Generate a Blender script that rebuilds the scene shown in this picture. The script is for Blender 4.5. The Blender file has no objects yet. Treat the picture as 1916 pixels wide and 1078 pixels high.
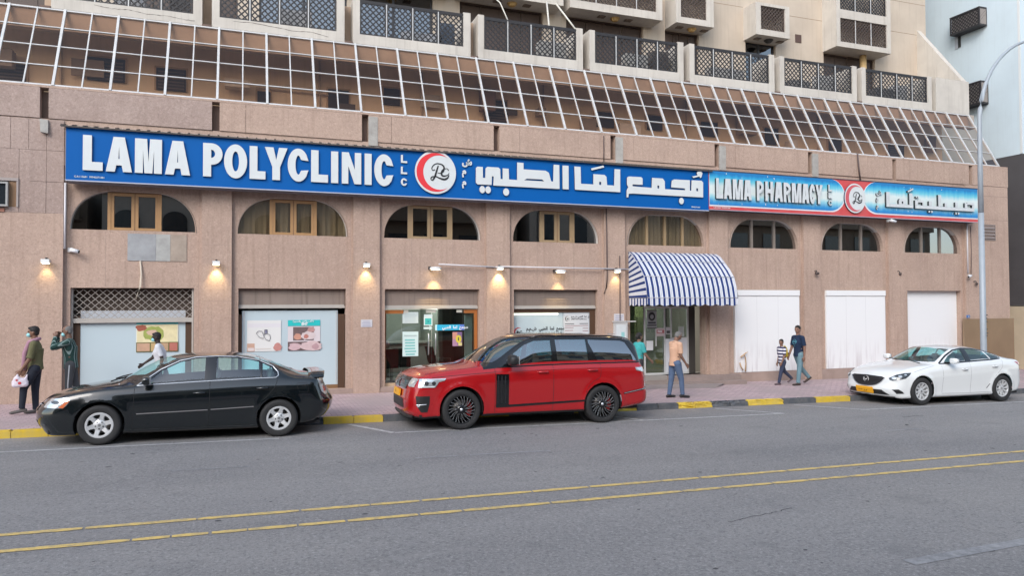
import bpy, bmesh, math, random
from math import radians as RAD, sin, cos, pi
from mathutils import Vector, Matrix
from mathutils.bvhtree import BVHTree
import numpy as np
random.seed(7)
scene = bpy.context.scene
COL = scene.collection

# ---------------------------------------------------------------- camera
CAM_H = 2.40
YAW, PITCH, ROLL = RAD(20.0), RAD(1.3917), RAD(-0.2188)
_F = Vector((sin(YAW)*cos(PITCH), cos(YAW)*cos(PITCH), sin(PITCH)))
_R0 = Vector((cos(YAW), -sin(YAW), 0)); _U0 = _R0.cross(_F)
_R = _R0*cos(ROLL) + _U0*sin(ROLL); _U = -_R0*sin(ROLL) + _U0*cos(ROLL)
cam_data = bpy.data.cameras.new('camera'); cam = bpy.data.objects.new('camera', cam_data); COL.objects.link(cam)
cam_data.sensor_width = 36; cam_data.lens = 36*1380.25/1916; cam_data.clip_start = .1; cam_data.clip_end = 1500
cam.matrix_world = Matrix(((_R.x,_U.x,-_F.x,0),(_R.y,_U.y,-_F.y,0),(_R.z,_U.z,-_F.z,CAM_H),(0,0,0,1)))
scene.camera = cam

# ---------------------------------------------------------------- sky, sun, exposure
SUN_EL, SUN_AZ = RAD(35), RAD(220)          # azimuth clockwise from +Y
world = bpy.data.worlds.new('World'); scene.world = world; world.use_nodes = True
wn = world.node_tree; wn.nodes.clear()
wo = wn.nodes.new('ShaderNodeOutputWorld'); wb = wn.nodes.new('ShaderNodeBackground'); ws = wn.nodes.new('ShaderNodeTexSky')
ws.sky_type = 'NISHITA'; ws.sun_disc = False; ws.sun_elevation = SUN_EL; ws.sun_rotation = SUN_AZ
ws.air_density = 1.0; ws.dust_density = 1.2; ws.ozone_density = 1.0
whs = wn.nodes.new('ShaderNodeHueSaturation'); whs.inputs['Hue'].default_value = .49; whs.inputs['Saturation'].default_value = .72
wn.links.new(ws.outputs[0], whs.inputs['Color']); wn.links.new(whs.outputs[0], wb.inputs[0]); wn.links.new(wb.outputs[0], wo.inputs[0])
wb.inputs[1].default_value = 0.13
sd = bpy.data.lights.new('sun', 'SUN'); sun = bpy.data.objects.new('sun', sd); COL.objects.link(sun)
sd.energy = .72; sd.angle = RAD(30); sd.color = (1.0, .96, .91)
_sd = Vector((sin(SUN_AZ)*cos(SUN_EL), cos(SUN_AZ)*cos(SUN_EL), sin(SUN_EL)))
sun.rotation_euler = _sd.to_track_quat('Z', 'Y').to_euler()
vs = scene.view_settings
scene.display_settings.display_device = 'sRGB'
vs.view_transform = 'Standard'; vs.look = 'None'; vs.gamma = 1; vs.use_curve_mapping = False; vs.exposure = 1.3
scene.cycles.use_denoising = True
scene.cycles.max_bounces = 8; scene.cycles.transparent_max_bounces = 16
scene.cycles.sample_clamp_indirect = 4

# ---------------------------------------------------------------- materials
def srgb(r, g, b):
    f = lambda c: (c/255/12.92 if c/255 <= .04045 else ((c/255+.055)/1.055)**2.4)
    return (f(r), f(g), f(b), 1)
def lin(r, g, b): return (r, g, b, 1)
_mats = {}
def mat(name, col, rough=.6, metal=0, var=0.0, vscale=3.0, bump=0.0, bscale=60.0, coat=0.0, emit=None, estr=0, spec=.5, speck=0.0, streak=0.0, tint=None):
    if name in _mats: return _mats[name]
    m = bpy.data.materials.new(name); m.use_nodes = True; nt = m.node_tree; b = nt.nodes['Principled BSDF']
    b.inputs['Base Color'].default_value = col; b.inputs['Roughness'].default_value = rough; b.inputs['Metallic'].default_value = metal
    b.inputs['Specular IOR Level'].default_value = spec
    if coat: b.inputs['Coat Weight'].default_value = coat; b.inputs['Coat Roughness'].default_value = .03
    if emit: b.inputs['Emission Color'].default_value = emit; b.inputs['Emission Strength'].default_value = estr
    tc = None
    def coord():
        nonlocal tc
        if tc is None:
            tc = nt.nodes.new('ShaderNodeNewGeometry')
        return tc.outputs['Position']
    last = None
    def mix(fac_socket, c2, prev):
        mx = nt.nodes.new('ShaderNodeMix'); mx.data_type = 'RGBA'
        nt.links.new(fac_socket, mx.inputs[0])
        if prev is None: mx.inputs[6].default_value = col
        else: nt.links.new(prev, mx.inputs[6])
        mx.inputs[7].default_value = c2
        return mx.outputs[2]
    def noise(scale, detail=4, vec=None, rough_=.6):
        n = nt.nodes.new('ShaderNodeTexNoise'); n.inputs['Scale'].default_value = scale; n.inputs['Detail'].default_value = detail
        n.inputs['Roughness'].default_value = rough_
        nt.links.new(vec or coord(), n.inputs['Vector']); return n.outputs['Fac']
    def ramp(s, a, b_, lo=0, hi=1):
        r = nt.nodes.new('ShaderNodeMapRange'); r.inputs[1].default_value = a; r.inputs[2].default_value = b_
        r.inputs[3].default_value = lo; r.inputs[4].default_value = hi; nt.links.new(s, r.inputs[0]); return r.outputs[0]
    if var:
        d = tint or (col[0]*.62, col[1]*.6, col[2]*.6, 1)
        last = mix(ramp(noise(vscale, 6), .35, .75, 0, var), d, last)
        lgt = (min(1, col[0]*1.25), min(1, col[1]*1.25), min(1, col[2]*1.25), 1)
        last = mix(ramp(noise(vscale*.37+.11, 4), .5, .75, 0, var*.7), lgt, last)
    if speck:
        last = mix(ramp(noise(21, 3), .50, .72, 0, speck*.6), (col[0]*.58, col[1]*.55, col[2]*.54, 1), last)
        last = mix(ramp(noise(17, 3), .52, .74, 0, speck*.55), (min(1, col[0]*1.35), min(1, col[1]*1.36), min(1, col[2]*1.38), 1), last)
        last = mix(ramp(noise(140, 2), .58, .72, 0, speck), (col[0]*.35, col[1]*.35, col[2]*.35, 1), last)
        last = mix(ramp(noise(110, 2), .60, .75, 0, speck), (min(1, col[0]*1.6), min(1, col[1]*1.6), min(1, col[2]*1.6), 1), last)
    if streak:
        mp = nt.nodes.new('ShaderNodeMapping'); mp.inputs['Scale'].default_value = (7, 7, .35); nt.links.new(coord(), mp.inputs[0])
        last = mix(ramp(noise(1.3, 5, mp.outputs[0]), .52, .8, 0, streak), (col[0]*.38, col[1]*.34, col[2]*.3, 1), last)
    if last is not None: nt.links.new(last, b.inputs['Base Color'])
    if bump:
        bp_ = nt.nodes.new('ShaderNodeBump'); bp_.inputs['Strength'].default_value = bump; bp_.inputs['Distance'].default_value = .01
        nt.links.new(noise(bscale, 3), bp_.inputs['Height']); nt.links.new(bp_.outputs[0], b.inputs['Normal'])
    _mats[name] = m; return m

def glass(name, tint, refl=.08, rough=.0, edge=True):
    """thin pane: tinted see-through with a fresnel mirror coat"""
    if name in _mats: return _mats[name]
    m = bpy.data.materials.new(name); m.use_nodes = True; nt = m.node_tree; nt.nodes.clear()
    out = nt.nodes.new('ShaderNodeOutputMaterial'); t = nt.nodes.new('ShaderNodeBsdfTransparent'); gl = nt.nodes.new('ShaderNodeBsdfGlossy')
    t.inputs[0].default_value = tint; gl.inputs['Color'].default_value = (.95, .97, 1, 1); gl.inputs['Roughness'].default_value = rough
    fr = nt.nodes.new('ShaderNodeFresnel'); fr.inputs[0].default_value = 1.5
    g_ = nt.nodes.new('ShaderNodeNewGeometry')
    # keep the same reflectance seen from inside and outside
    mr = nt.nodes.new('ShaderNodeMapRange'); mr.inputs[1].default_value = .04; mr.inputs[2].default_value = 1
    mr.inputs[3].default_value = refl; mr.inputs[4].default_value = 1; nt.links.new(fr.outputs[0], mr.inputs[0])
    bf = nt.nodes.new('ShaderNodeMath'); bf.operation = 'SUBTRACT'; bf.inputs[0].default_value = 1; nt.links.new(g_.outputs['Backfacing'], bf.inputs[1])
    mu = nt.nodes.new('ShaderNodeMath'); mu.operation = 'MULTIPLY'; nt.links.new(mr.outputs[0], mu.inputs[0]); nt.links.new(bf.outputs[0], mu.inputs[1])
    mx = nt.nodes.new('ShaderNodeMixShader'); nt.links.new(mu.outputs[0], mx.inputs[0]); nt.links.new(t.outputs[0], mx.inputs[1]); nt.links.new(gl.outputs[0], mx.inputs[2])
    nt.links.new(mx.outputs[0], out.inputs[0]); _mats[name] = m; return m

# ---------------------------------------------------------------- objects
G = -0.01316                                  # the street falls gently to the right
def gz(x, up=0.0): return G*x + up
def link(o, parent=None):
    COL.objects.link(o)
    if parent is not None: o.parent = parent
    return o
def tag(o, label=None, cat=None, group=None, kind=None):
    if label: o['label'] = label
    if cat: o['category'] = cat
    if group: o['group'] = group
    if kind: o['kind'] = kind
    return o
def empty(name, loc=(0,0,0), rz=0, label=None, cat=None, group=None):
    o = bpy.data.objects.new(name, None); o.location = loc; o.rotation_euler = (0,0,rz); link(o); o.empty_display_size = .1
    return tag(o, label, cat, group)
def obj(name, me, parent=None, loc=(0,0,0), rot=(0,0,0), scale=None):
    o = bpy.data.objects.new(name, me); o.location = loc; o.rotation_euler = rot
    if scale: o.scale = scale
    return link(o, parent)
def copy_tree(o, parent=None):
    c = o.copy(); COL.objects.link(c)
    if parent is not None: c.parent = parent
    for ch in list(o.children): copy_tree(ch, c)
    return c
class MB:
    """mesh builder"""
    def __init__(s): s.v = []; s.f = []; s.m = []; s.sm = []
    def add(s, vs, fs, mi=0, smooth=False):
        o = len(s.v); s.v += [tuple(v) for v in vs]
        for f in fs: s.f.append(tuple(i+o for i in f)); s.m.append(mi); s.sm.append(smooth)
        return s
    def box(s, x0, x1, y0, y1, z0, z1, mi=0):
        s.add([(x0,y0,z0),(x1,y0,z0),(x1,y1,z0),(x0,y1,z0),(x0,y0,z1),(x1,y0,z1),(x1,y1,z1),(x0,y1,z1)],
              [(0,3,2,1),(4,5,6,7),(0,1,5,4),(1,2,6,5),(2,3,7,6),(3,0,4,7)], mi); return s
    def hexa(s, p, mi=0):
        """8 points: bottom 4 ccw then top 4 ccw"""
        s.add(p, [(0,3,2,1),(4,5,6,7),(0,1,5,4),(1,2,6,5),(2,3,7,6),(3,0,4,7)], mi); return s
    def bar(s, a, b, w, h=None, mi=0, up=(0,0,1)):
        a = Vector(a); b = Vector(b); h = h or w; d = (b-a).normalized(); u = Vector(up)
        if abs(d.dot(u)) > .98: u = Vector((0,1,0))
        r = d.cross(u).normalized(); u2 = r.cross(d); p = []
        for c in (a, b):
            for sx, sy in ((-1,-1),(1,-1),(1,1),(-1,1)): p.append(c + r*sx*w/2 + u2*sy*h/2)
        s.add(p, [(0,1,2,3),(7,6,5,4),(0,4,5,1),(1,5,6,2),(2,6,7,3),(3,7,4,0)], mi); return s
    def tube(s, pts, r, n=8, mi=0, caps=True, smooth=True):
        pts = [Vector(p) for p in pts]; rings = []
        rr = r if isinstance(r, (list, tuple)) else [r]*len(pts)
        up = Vector((0,0,1))
        for i, p in enumerate(pts):
            d = (pts[min(i+1, len(pts)-1)] - pts[max(i-1, 0)]).normalized()
            u = up if abs(d.dot(up)) < .97 else Vector((1,0,0))
            a = d.cross(u).normalized(); b = a.cross(d)
            rings.append([p + (a*cos(2*pi*k/n) + b*sin(2*pi*k/n))*rr[i] for k in range(n)])
        fs = []
        for i in range(len(pts)-1):
            for k in range(n): fs.append((i*n+k, (i+1)*n+k, (i+1)*n+(k+1) % n, i*n+(k+1) % n))
        if caps: fs.append(tuple(range(n))); fs.append(tuple(reversed([(len(pts)-1)*n+k for k in range(n)])))
        s.add([v for r_ in rings for v in r_], fs, mi, smooth); return s
    def lathe(s, prof, n=32, axis='y', c=(0,0,0), mi=0, smooth=True, closed=False):
        """prof: (radius, offset along axis)"""
        vs = []; m = len(prof)
        for k in range(n):
            t = 2*pi*k/n
            for r, h in prof:
                if axis == 'y': vs.append((c[0]+r*cos(t), c[1]+h, c[2]+r*sin(t)))
                elif axis == 'z': vs.append((c[0]+r*cos(t), c[1]+r*sin(t), c[2]+h))
                else: vs.append((c[0]+h, c[1]+r*cos(t), c[2]+r*sin(t)))
        fs = [(k*m+i, ((k+1) % n)*m+i, ((k+1) % n)*m+i+1, k*m+i+1) for k in range(n) for i in range(m-1)]
        s.add(vs, fs, mi, smooth); return s
    def mesh(s, name, mats):
        me = bpy.data.meshes.new(name); me.from_pydata(s.v, [], s.f)
        for m in (mats if isinstance(mats, (list, tuple)) else [mats]): me.materials.append(m)
        me.polygons.foreach_set('material_index', s.m); me.polygons.foreach_set('use_smooth', s.sm); me.update()
        bm = bmesh.new(); bm.from_mesh(me); bmesh.ops.recalc_face_normals(bm, faces=bm.faces); bm.to_mesh(me); bm.free()
        return me
    def build(s, name, mats, parent=None, loc=(0,0,0), rot=(0,0,0)):
        return obj(name, s.mesh(name, mats), parent, loc, rot)
def boxmesh(name, sx, sy, sz, m, bev=0.0):
    """box with its base corner at the origin, optional chamfer"""
    bm = bmesh.new(); bmesh.ops.create_cube(bm, size=1)
    for v in bm.verts: v.co = Vector(((v.co.x+.5)*sx, (v.co.y+.5)*sy, (v.co.z+.5)*sz))
    if bev: bmesh.ops.bevel(bm, geom=bm.edges[:], offset=bev, segments=1, affect='EDGES')
    me = bpy.data.meshes.new(name); bm.to_mesh(me); bm.free(); me.materials.append(m); return me
_work = bpy.data.scenes.new('workbench')            # empty side scene: modifiers and curves are evaluated there, away from the big one
def evaluated_mesh(o):
    _work.collection.objects.link(o)
    with bpy.context.temp_override(scene=_work, view_layer=_work.view_layers[0]):
        dg = bpy.context.evaluated_depsgraph_get()
    dg.update(); me = bpy.data.meshes.new_from_object(o.evaluated_get(dg)); bpy.data.objects.remove(o)
    return me
def flat_shape(name, outlines, mats, depth, bevel=0.0):
    """filled outlines (first ones solid, holes by even-odd) in XZ, front face at y=0, going back to y=depth.
    mats[0] = front and back, mats[1] = edges"""
    cu = bpy.data.curves.new(name, 'CURVE'); cu.dimensions = '2D'; cu.fill_mode = 'BOTH'; cu.extrude = depth/2
    for pl in outlines:
        sp = cu.splines.new('POLY'); sp.points.add(len(pl)-1); sp.use_cyclic_u = True
        for i, (x, z) in enumerate(pl): sp.points[i].co = (x, z, 0, 1)
    me = evaluated_mesh(bpy.data.objects.new(name, cu)); bpy.data.curves.remove(cu)
    for v in me.vertices: v.co = Vector((v.co.x, depth/2 - v.co.z, v.co.y))
    me.materials.clear()
    for m in mats: me.materials.append(m)
    me.update()
    bm = bmesh.new(); bm.from_mesh(me); bmesh.ops.remove_doubles(bm, verts=bm.verts, dist=1e-5)
    bmesh.ops.recalc_face_normals(bm, faces=bm.faces); bm.to_mesh(me); bm.free()
    for p in me.polygons:
        p.use_smooth = False; p.material_index = 0 if abs(p.normal.y) > .7 or len(mats) == 1 else 1
    return me
def text_mesh(name, s, size, mats, depth=.004, bold=0.0, sx=1.0, spacing=1.0, align='LEFT'):
    cu = bpy.data.curves.new(name, 'FONT'); cu.body = s; cu.size = size; cu.extrude = depth/2; cu.offset = bold; cu.align_x = align
    cu.space_character = spacing; cu.resolution_u = 2
    me = evaluated_mesh(bpy.data.objects.new(name, cu)); bpy.data.curves.remove(cu)
    for v in me.vertices: v.co = Vector((v.co.x*sx, depth/2 - v.co.z, v.co.y))
    me.materials.clear()
    for m in mats: me.materials.append(m)
    for p in me.polygons: p.material_index = 0 if abs(p.normal.y) > .7 or len(mats) == 1 else 1
    return me
def circ(cx, cz, rx, rz=None, n=32, a0=0, a1=2*pi):
    rz = rz or rx
    return [(cx+rx*cos(a0+(a1-a0)*k/n), cz+rz*sin(a0+(a1-a0)*k/n)) for k in range(n if a1-a0 > 6.2 else n+1)]
def pchip(xs, ys):
    xs = np.array(xs, float); ys = np.array(ys, float); h = np.diff(xs); d = np.diff(ys)/h; n = len(xs); m = np.zeros(n)
    for i in range(1, n-1):
        if d[i-1]*d[i] > 0:
            w1 = 2*h[i]+h[i-1]; w2 = h[i]+2*h[i-1]; m[i] = (w1+w2)/(w1/d[i-1]+w2/d[i])
    m[0] = d[0]; m[-1] = d[-1]
    def f(x):
        x = min(max(x, xs[0]), xs[-1]); i = min(max(int(np.searchsorted(xs, x))-1, 0), n-2); t = (x-xs[i])/h[i]
        return float((2*t**3-3*t*t+1)*ys[i]+(t**3-2*t*t+t)*h[i]*m[i]+(-2*t**3+3*t*t)*ys[i+1]+(t**3-t*t)*h[i]*m[i+1])
    return f

# ================================================================ materials of the place
WALL = mat('pink_render', (.465, .338, .270, 1), .9, var=.7, vscale=.8, bump=1.0, bscale=22, speck=.75, streak=.34, tint=(.34,.24,.195,1))
WALL_L = mat('pink_render_left', (.40, .305, .265, 1), .9, var=.7, vscale=1.1, bump=1.0, bscale=22, speck=.95, streak=.2, tint=(.29,.21,.18,1))
GROOVE = mat('dark_recess', (.16,.11,.09,1), .95, var=.3)
CREAM = mat('cream_concrete', (.56, .52, .465, 1), .85, var=.45, vscale=1.4, bump=.25, bscale=40, streak=.35)
CREAM_W = mat('cream_wall', (.53, .45, .365, 1), .85, var=.35, vscale=1.0, bump=.2, bscale=40, streak=.22)
WHITE_MET = mat('white_metal', (.56, .56, .555, 1), .45, var=.45, vscale=4)
LATT = mat('dark_lattice', (.026, .024, .026, 1), .55, var=.2)
LATT_B = mat('brown_lattice', (.075, .052, .042, 1), .6, var=.3)
BROWN_W = mat('brown_wood_frame', (.22, .12, .055, 1), .5, var=.25, vscale=8)
OAK = mat('oak_frame', (.42, .235, .10, 1), .5, var=.3, vscale=7)
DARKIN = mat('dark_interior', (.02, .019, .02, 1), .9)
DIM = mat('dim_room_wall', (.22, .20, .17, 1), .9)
ASPH = None
def asphalt():
    m = bpy.data.materials.new('asphalt'); m.use_nodes = True; nt = m.node_tree; b = nt.nodes['Principled BSDF']; N = nt.nodes.new; L = nt.links.new
    g = N('ShaderNodeNewGeometry'); P = g.outputs['Position']
    def noise(sc, det=5, vec=P, r=.6):
        n = N('ShaderNodeTexNoise'); n.inputs['Scale'].default_value = sc; n.inputs['Detail'].default_value = det; n.inputs['Roughness'].default_value = r; L(vec, n.inputs['Vector']); return n.outputs['Fac']
    def rmp(s, a, b_, lo, hi):
        r = N('ShaderNodeMapRange'); r.inputs[1].default_value = a; r.inputs[2].default_value = b_; r.inputs[3].default_value = lo; r.inputs[4].default_value = hi; L(s, r.inputs[0]); return r.outputs[0]
    def mix(f, a, c):
        x = N('ShaderNodeMix'); x.data_type = 'RGBA'
        L(f, x.inputs[0])
        if isinstance(a, tuple): x.inputs[6].default_value = a
        else: L(a, x.inputs[6])
        x.inputs[7].default_value = c; return x.outputs[2]
    mp = N('ShaderNodeMapping'); mp.inputs['Scale'].default_value = (.07, .55, 1); L(P, mp.inputs[0])
    c = mix(rmp(noise(1.0, 5, mp.outputs[0]), .3, .7, 0, .8), (.262, .252, .250, 1), (.160, .156, .162, 1))      # wheel tracks along the road
    c = mix(rmp(noise(.22, 4), .45, .7, 0, .5), c, (.285, .268, .255, 1))
    c = mix(rmp(noise(24, 4), .50, .68, 0, .62), c, (.10, .10, .108, 1)); c = mix(rmp(noise(29, 4), .52, .70, 0, .60), c, (.40, .39, .38, 1))
    c = mix(rmp(noise(95, 2), .56, .70, 0, .6), c, (.05, .05, .055, 1))
    c = mix(rmp(noise(70, 2), .60, .75, 0, .6), c, (.42, .41, .41, 1))
    c = mix(rmp(noise(2.6, 7, P, .72), .66, .74, 0, .35), c, (.07, .07, .075, 1))
    c = mix(rmp(noise(.9, 6, P, .65), .58, .72, 0, .35), c, (.105, .105, .115, 1))
    mp2 = N('ShaderNodeMapping'); mp2.inputs['Scale'].default_value = (.25, 2.2, 1); L(P, mp2.inputs[0])
    c = mix(rmp(noise(1.0, 6, mp2.outputs[0]), .60, .70, 0, .30), c, (.30, .29, .28, 1))
    sp = N('ShaderNodeSeparateXYZ'); L(P, sp.inputs[0])
    dust = N('ShaderNodeMath'); dust.operation = 'MULTIPLY'; L(rmp(sp.outputs['Y'], 14.6, 15.6, 0, 1), dust.inputs[0]); L(rmp(noise(1.7, 6), .40, .60, 0, .7), dust.inputs[1])
    c = mix(dust.outputs[0], c, (.31, .27, .24, 1))
    L(c, b.inputs['Base Color']); b.inputs['Roughness'].default_value = .82; b.inputs['Specular IOR Level'].default_value = .35
    bu = N('ShaderNodeBump'); bu.inputs['Strength'].default_value = .6; bu.inputs['Distance'].default_value = .008; L(noise(120, 3), bu.inputs['Height']); L(bu.outputs[0], b.inputs['Normal'])
    return m
ASPH = asphalt()
def paver():
    m = bpy.data.materials.new('pink_pavers'); m.use_nodes = True; nt = m.node_tree; b = nt.nodes['Principled BSDF']; N = nt.nodes.new; L = nt.links.new
    g = N('ShaderNodeNewGeometry'); P = g.outputs['Position']
    br = N('ShaderNodeTexBrick'); L(P, br.inputs['Vector']); br.inputs['Scale'].default_value = 1
    br.inputs['Brick Width'].default_value = .22; br.inputs['Row Height'].default_value = .11; br.inputs['Mortar Size'].default_value = .006
    br.inputs['Color1'].default_value = (.52,.385,.395,1); br.inputs['Color2'].default_value = (.42,.31,.32,1); br.inputs['Mortar'].default_value = (.17,.13,.13,1)
    n = N('ShaderNodeTexNoise'); n.inputs['Scale'].default_value = .8; n.inputs['Detail'].default_value = 7; L(P, n.inputs['Vector'])
    r = N('ShaderNodeMapRange'); r.inputs[1].default_value = .44; r.inputs[2].default_value = .62; r.inputs[4].default_value = .7; L(n.outputs['Fac'], r.inputs[0])
    x = N('ShaderNodeMix'); x.data_type = 'RGBA'; L(r.outputs[0], x.inputs[0]); L(br.outputs['Color'], x.inputs[6]); x.inputs[7].default_value = (.35,.28,.275,1)
    L(x.outputs[2], b.inputs['Base Color']); b.inputs['Roughness'].default_value = .85
    bu = N('ShaderNodeBump'); bu.inputs['Strength'].default_value = .4; bu.inputs['Distance'].default_value = .006; L(br.outputs['Fac'], bu.inputs['Height']); bu.invert = True; L(bu.outputs[0], b.inputs['Normal'])
    return m
PAVE = paver()

# ================================================================ ground
def strip(name, x0, x1, y0, y1, up, m, kind='structure', n=1):
    mb = MB(); mb.add([(x0,y0,gz(x0,up)),(x1,y0,gz(x1,up)),(x1,y1,gz(x1,up)),(x0,y1,gz(x0,up))], [(0,1,2,3)])
    return tag(mb.build(name, m), kind=kind)
strip('ground', -400, 400, -400, 400, -.35, mat('sandy_ground', (.33,.28,.22,1), .95, var=.4, vscale=.05))
strip('road', -120, 120, 2.2, 15.62, 0, ASPH)
KERB_Y = 15.60
pv = MB()
pv.add([(-60,KERB_Y+.16,gz(-60,.13)),(60,KERB_Y+.16,gz(60,.13)),(60,21.6,gz(60,.13)),(-60,21.6,gz(-60,.13))], [(0,1,2,3)])
tag(pv.build('pavement', PAVE), kind='structure')
pv = MB(); pv.add([(-60,-10.9,gz(-60,.13)),(60,-10.9,gz(60,.13)),(60,2.06,gz(60,.13)),(-60,2.06,gz(-60,.13))], [(0,1,2,3)])
tag(pv.build('near_pavement', PAVE), kind='structure')
# kerbs: painted concrete blocks laid end to end
YEL = mat('yellow_kerb_paint', (.66,.46,.03,1), .7, var=.5, vscale=5, bump=.3, tint=(.36,.30,.20,1), streak=.25)
BLK = mat('black_kerb_paint', (.075,.085,.10,1), .7, var=.6, vscale=6, bump=.3, tint=(.20,.19,.18,1))
kerb = empty('kerb', (0, KERB_Y, 0)); tag(kerb, kind='structure')
def kerb_block(w, m, seed, worn=0.0):
    rnd = random.Random(seed); bm = bmesh.new(); bmesh.ops.create_cube(bm, size=1)
    for v in bm.verts: v.co = Vector((v.co.x*w, (v.co.y+.5)*.16, (v.co.z+.5)*.22-.08))
    bmesh.ops.bevel(bm, geom=[e for e in bm.edges if all(v.co.z > .1 for v in e.verts)], offset=.02, segments=2, affect='EDGES')
    if worn:
        bmesh.ops.subdivide_edges(bm, edges=bm.edges[:], cuts=3, use_grid_fill=True)
        for v in bm.verts:
            if v.co.z > .03 and v.co.y < .1: v.co += Vector((rnd.uniform(-.01,.01), rnd.uniform(0,.055)*worn, -rnd.uniform(0,.075)*worn))
    me = bpy.data.meshes.new('kerb_stone'); bm.to_mesh(me); bm.free(); me.materials.append(m); return me
# painted runs read off the street: (x0, x1, colour, worn)
runs = [(-9.5,-7.5,'b',0),(-7.5,-6.0,'y',0),(-6.0,-5.1,'b',0),(-5.1,-2.75,'y',0),(-2.75,-.9,'b',.15),(-.9,1.55,'b',.7),(1.55,2.78,'y',0),(2.78,4.1,'b',0),(4.1,5.6,'y',0),(5.6,7.2,'b',.2),(7.2,8.85,'y',.9),
        (8.85,10.0,'b',.1),(10.0,10.98,'y',1.0),(10.98,12.05,'b',.9),(12.05,13.15,'y',.5),(13.15,14.2,'b',.1),(14.2,15.35,'y',0),(15.35,17.2,'b',0),(17.2,19,'y',0),(19,24,'b',0),(24,26,'y',0),(26,28,'b',0)]
for i, (a, b_, c, wn_) in enumerate(runs):
    n = max(1, round((b_-a)/.62)); w = (b_-a)/n
    for k in range(n):
        me = kerb_block(w-.012, YEL if c == 'y' else BLK, i*7+k, wn_)
        x = a+w*(k+.5); obj('kerb_stone', me, kerb, (x, 0, gz(x)), (0, -math.atan(G)*1, 0))
nk = MB(); nk.add([(-60,2.06,gz(-60,-.05)),(60,2.06,gz(60,-.05)),(60,2.2,gz(60,-.05)),(-60,2.2,gz(-60,-.05)),(-60,2.06,gz(-60,.134)),(60,2.06,gz(60,.134)),(60,2.2,gz(60,.134)),(-60,2.2,gz(-60,.134))],
   [(0,3,2,1),(4,5,6,7),(0,1,5,4),(1,2,6,5),(2,3,7,6),(3,0,4,7)])
tag(nk.build('near_kerb', mat('grey_kerb', (.3,.3,.3,1), .9, var=.4)), kind='structure')

# painted lines (thin sheets on the road)
def paint(name, col, worn):
    m = bpy.data.materials.new(name); m.use_nodes = True; nt = m.node_tree; b = nt.nodes['Principled BSDF']; N = nt.nodes.new; L = nt.links.new
    g = N('ShaderNodeNewGeometry'); n = N('ShaderNodeTexNoise'); n.inputs['Scale'].default_value = 9; n.inputs['Detail'].default_value = 9; n.inputs['Roughness'].default_value = .75; L(g.outputs['Position'], n.inputs['Vector'])
    r = N('ShaderNodeMapRange'); r.inputs[1].default_value = .5-.12*worn; r.inputs[2].default_value = .62; r.inputs[4].default_value = min(worn, 1); L(n.outputs['Fac'], r.inputs[0])
    x = N('ShaderNodeMix'); x.data_type = 'RGBA'; L(r.outputs[0], x.inputs[0]); x.inputs[6].default_value = col; x.inputs[7].default_value = (.17,.17,.18,1); L(x.outputs[2], b.inputs['Base Color']); b.inputs['Roughness'].default_value = .7
    return m
YP = paint('yellow_road_paint', (.66,.47,.15,1), .6); WP = paint('white_road_paint', (.50,.50,.50,1), .65); WPW = paint('worn_white_road_paint', (.36,.36,.37,1), 1.9)
def line_sheet(name, segs, up, m, label=None, grp=None):
    """segs: (xa, ya, xb, yb, width)"""
    mb = MB()
    for xa, ya, xb, yb, w in segs:
        d = Vector((xb-xa, yb-ya, 0)).normalized(); p = Vector((-d.y, d.x, 0))*w/2
        q = [Vector((xa,ya,0))-p, Vector((xb,yb,0))-p, Vector((xb,yb,0))+p, Vector((xa,ya,0))+p]
        mb.add([(v.x, v.y, gz(v.x, up)) for v in q], [(0,1,2,3)])
    return tag(mb.build(name, m), kind='structure')
rnd = random.Random(3)
def crackled(y, w, x0, x1):
    """a thick old line broken by small cracks"""
    mb = MB(); x = x0
    while x < x1:
        l = rnd.choice([.35,.5,.6,.8,1.1,1.5]); n = max(2, int(l/.12)); top = []; bot = []
        for k in range(n+1):
            xx = x + l*k/n; e = .75 if k in (0, n) else 1
            top.append((xx, y + w/2*e*rnd.uniform(.86,1.05))); bot.append((xx, y - w/2*e*rnd.uniform(.86,1.05)))
        vs = [(a, b, gz(a, .006)) for a, b in bot] + [(a, b, gz(a, .006)) for a, b in top]; m_ = n+1
        mb.add(vs, [(k, k+1, m_+k+1, m_+k) for k in range(n)]); x += l + rnd.uniform(.012,.035)
    return mb
tag(crackled(9.08, .105, -14, 40).build('yellow_centre_line', YP), kind='structure')
tag(crackled(8.48, .105, -14, 40).build('yellow_centre_line', YP), kind='structure')
line_sheet('parking_bay_line', [(-9,14.17,.62,14.17,.07), (2.75,14.17,11.95,14.17,.08), (14.35,14.15,26,14.15,.08), (2.72,14.17,2.05,15.45,.11), (8.2,14.2,7.6,15.3,.09), (11.95,14.17,10.9,15.4,.08),
    (14.35,14.15,13.3,15.4,.08)], .004, WP)
line_sheet('lane_dash', [(2.6,11.68,3.3,11.65,.07),(3.5,11.67,4.9,11.6,.09),(-1.0,11.85,.1,11.82,.05),(12.2,11.5,13.2,11.5,.07)], .004, WPW)
line_sheet('lane_dash', [(6.0,5.40,9.6,5.62,.15),(9.9,5.64,11.4,5.7,.13),(3.2,4.85,3.9,4.9,.10)], .004, WPW)
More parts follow.
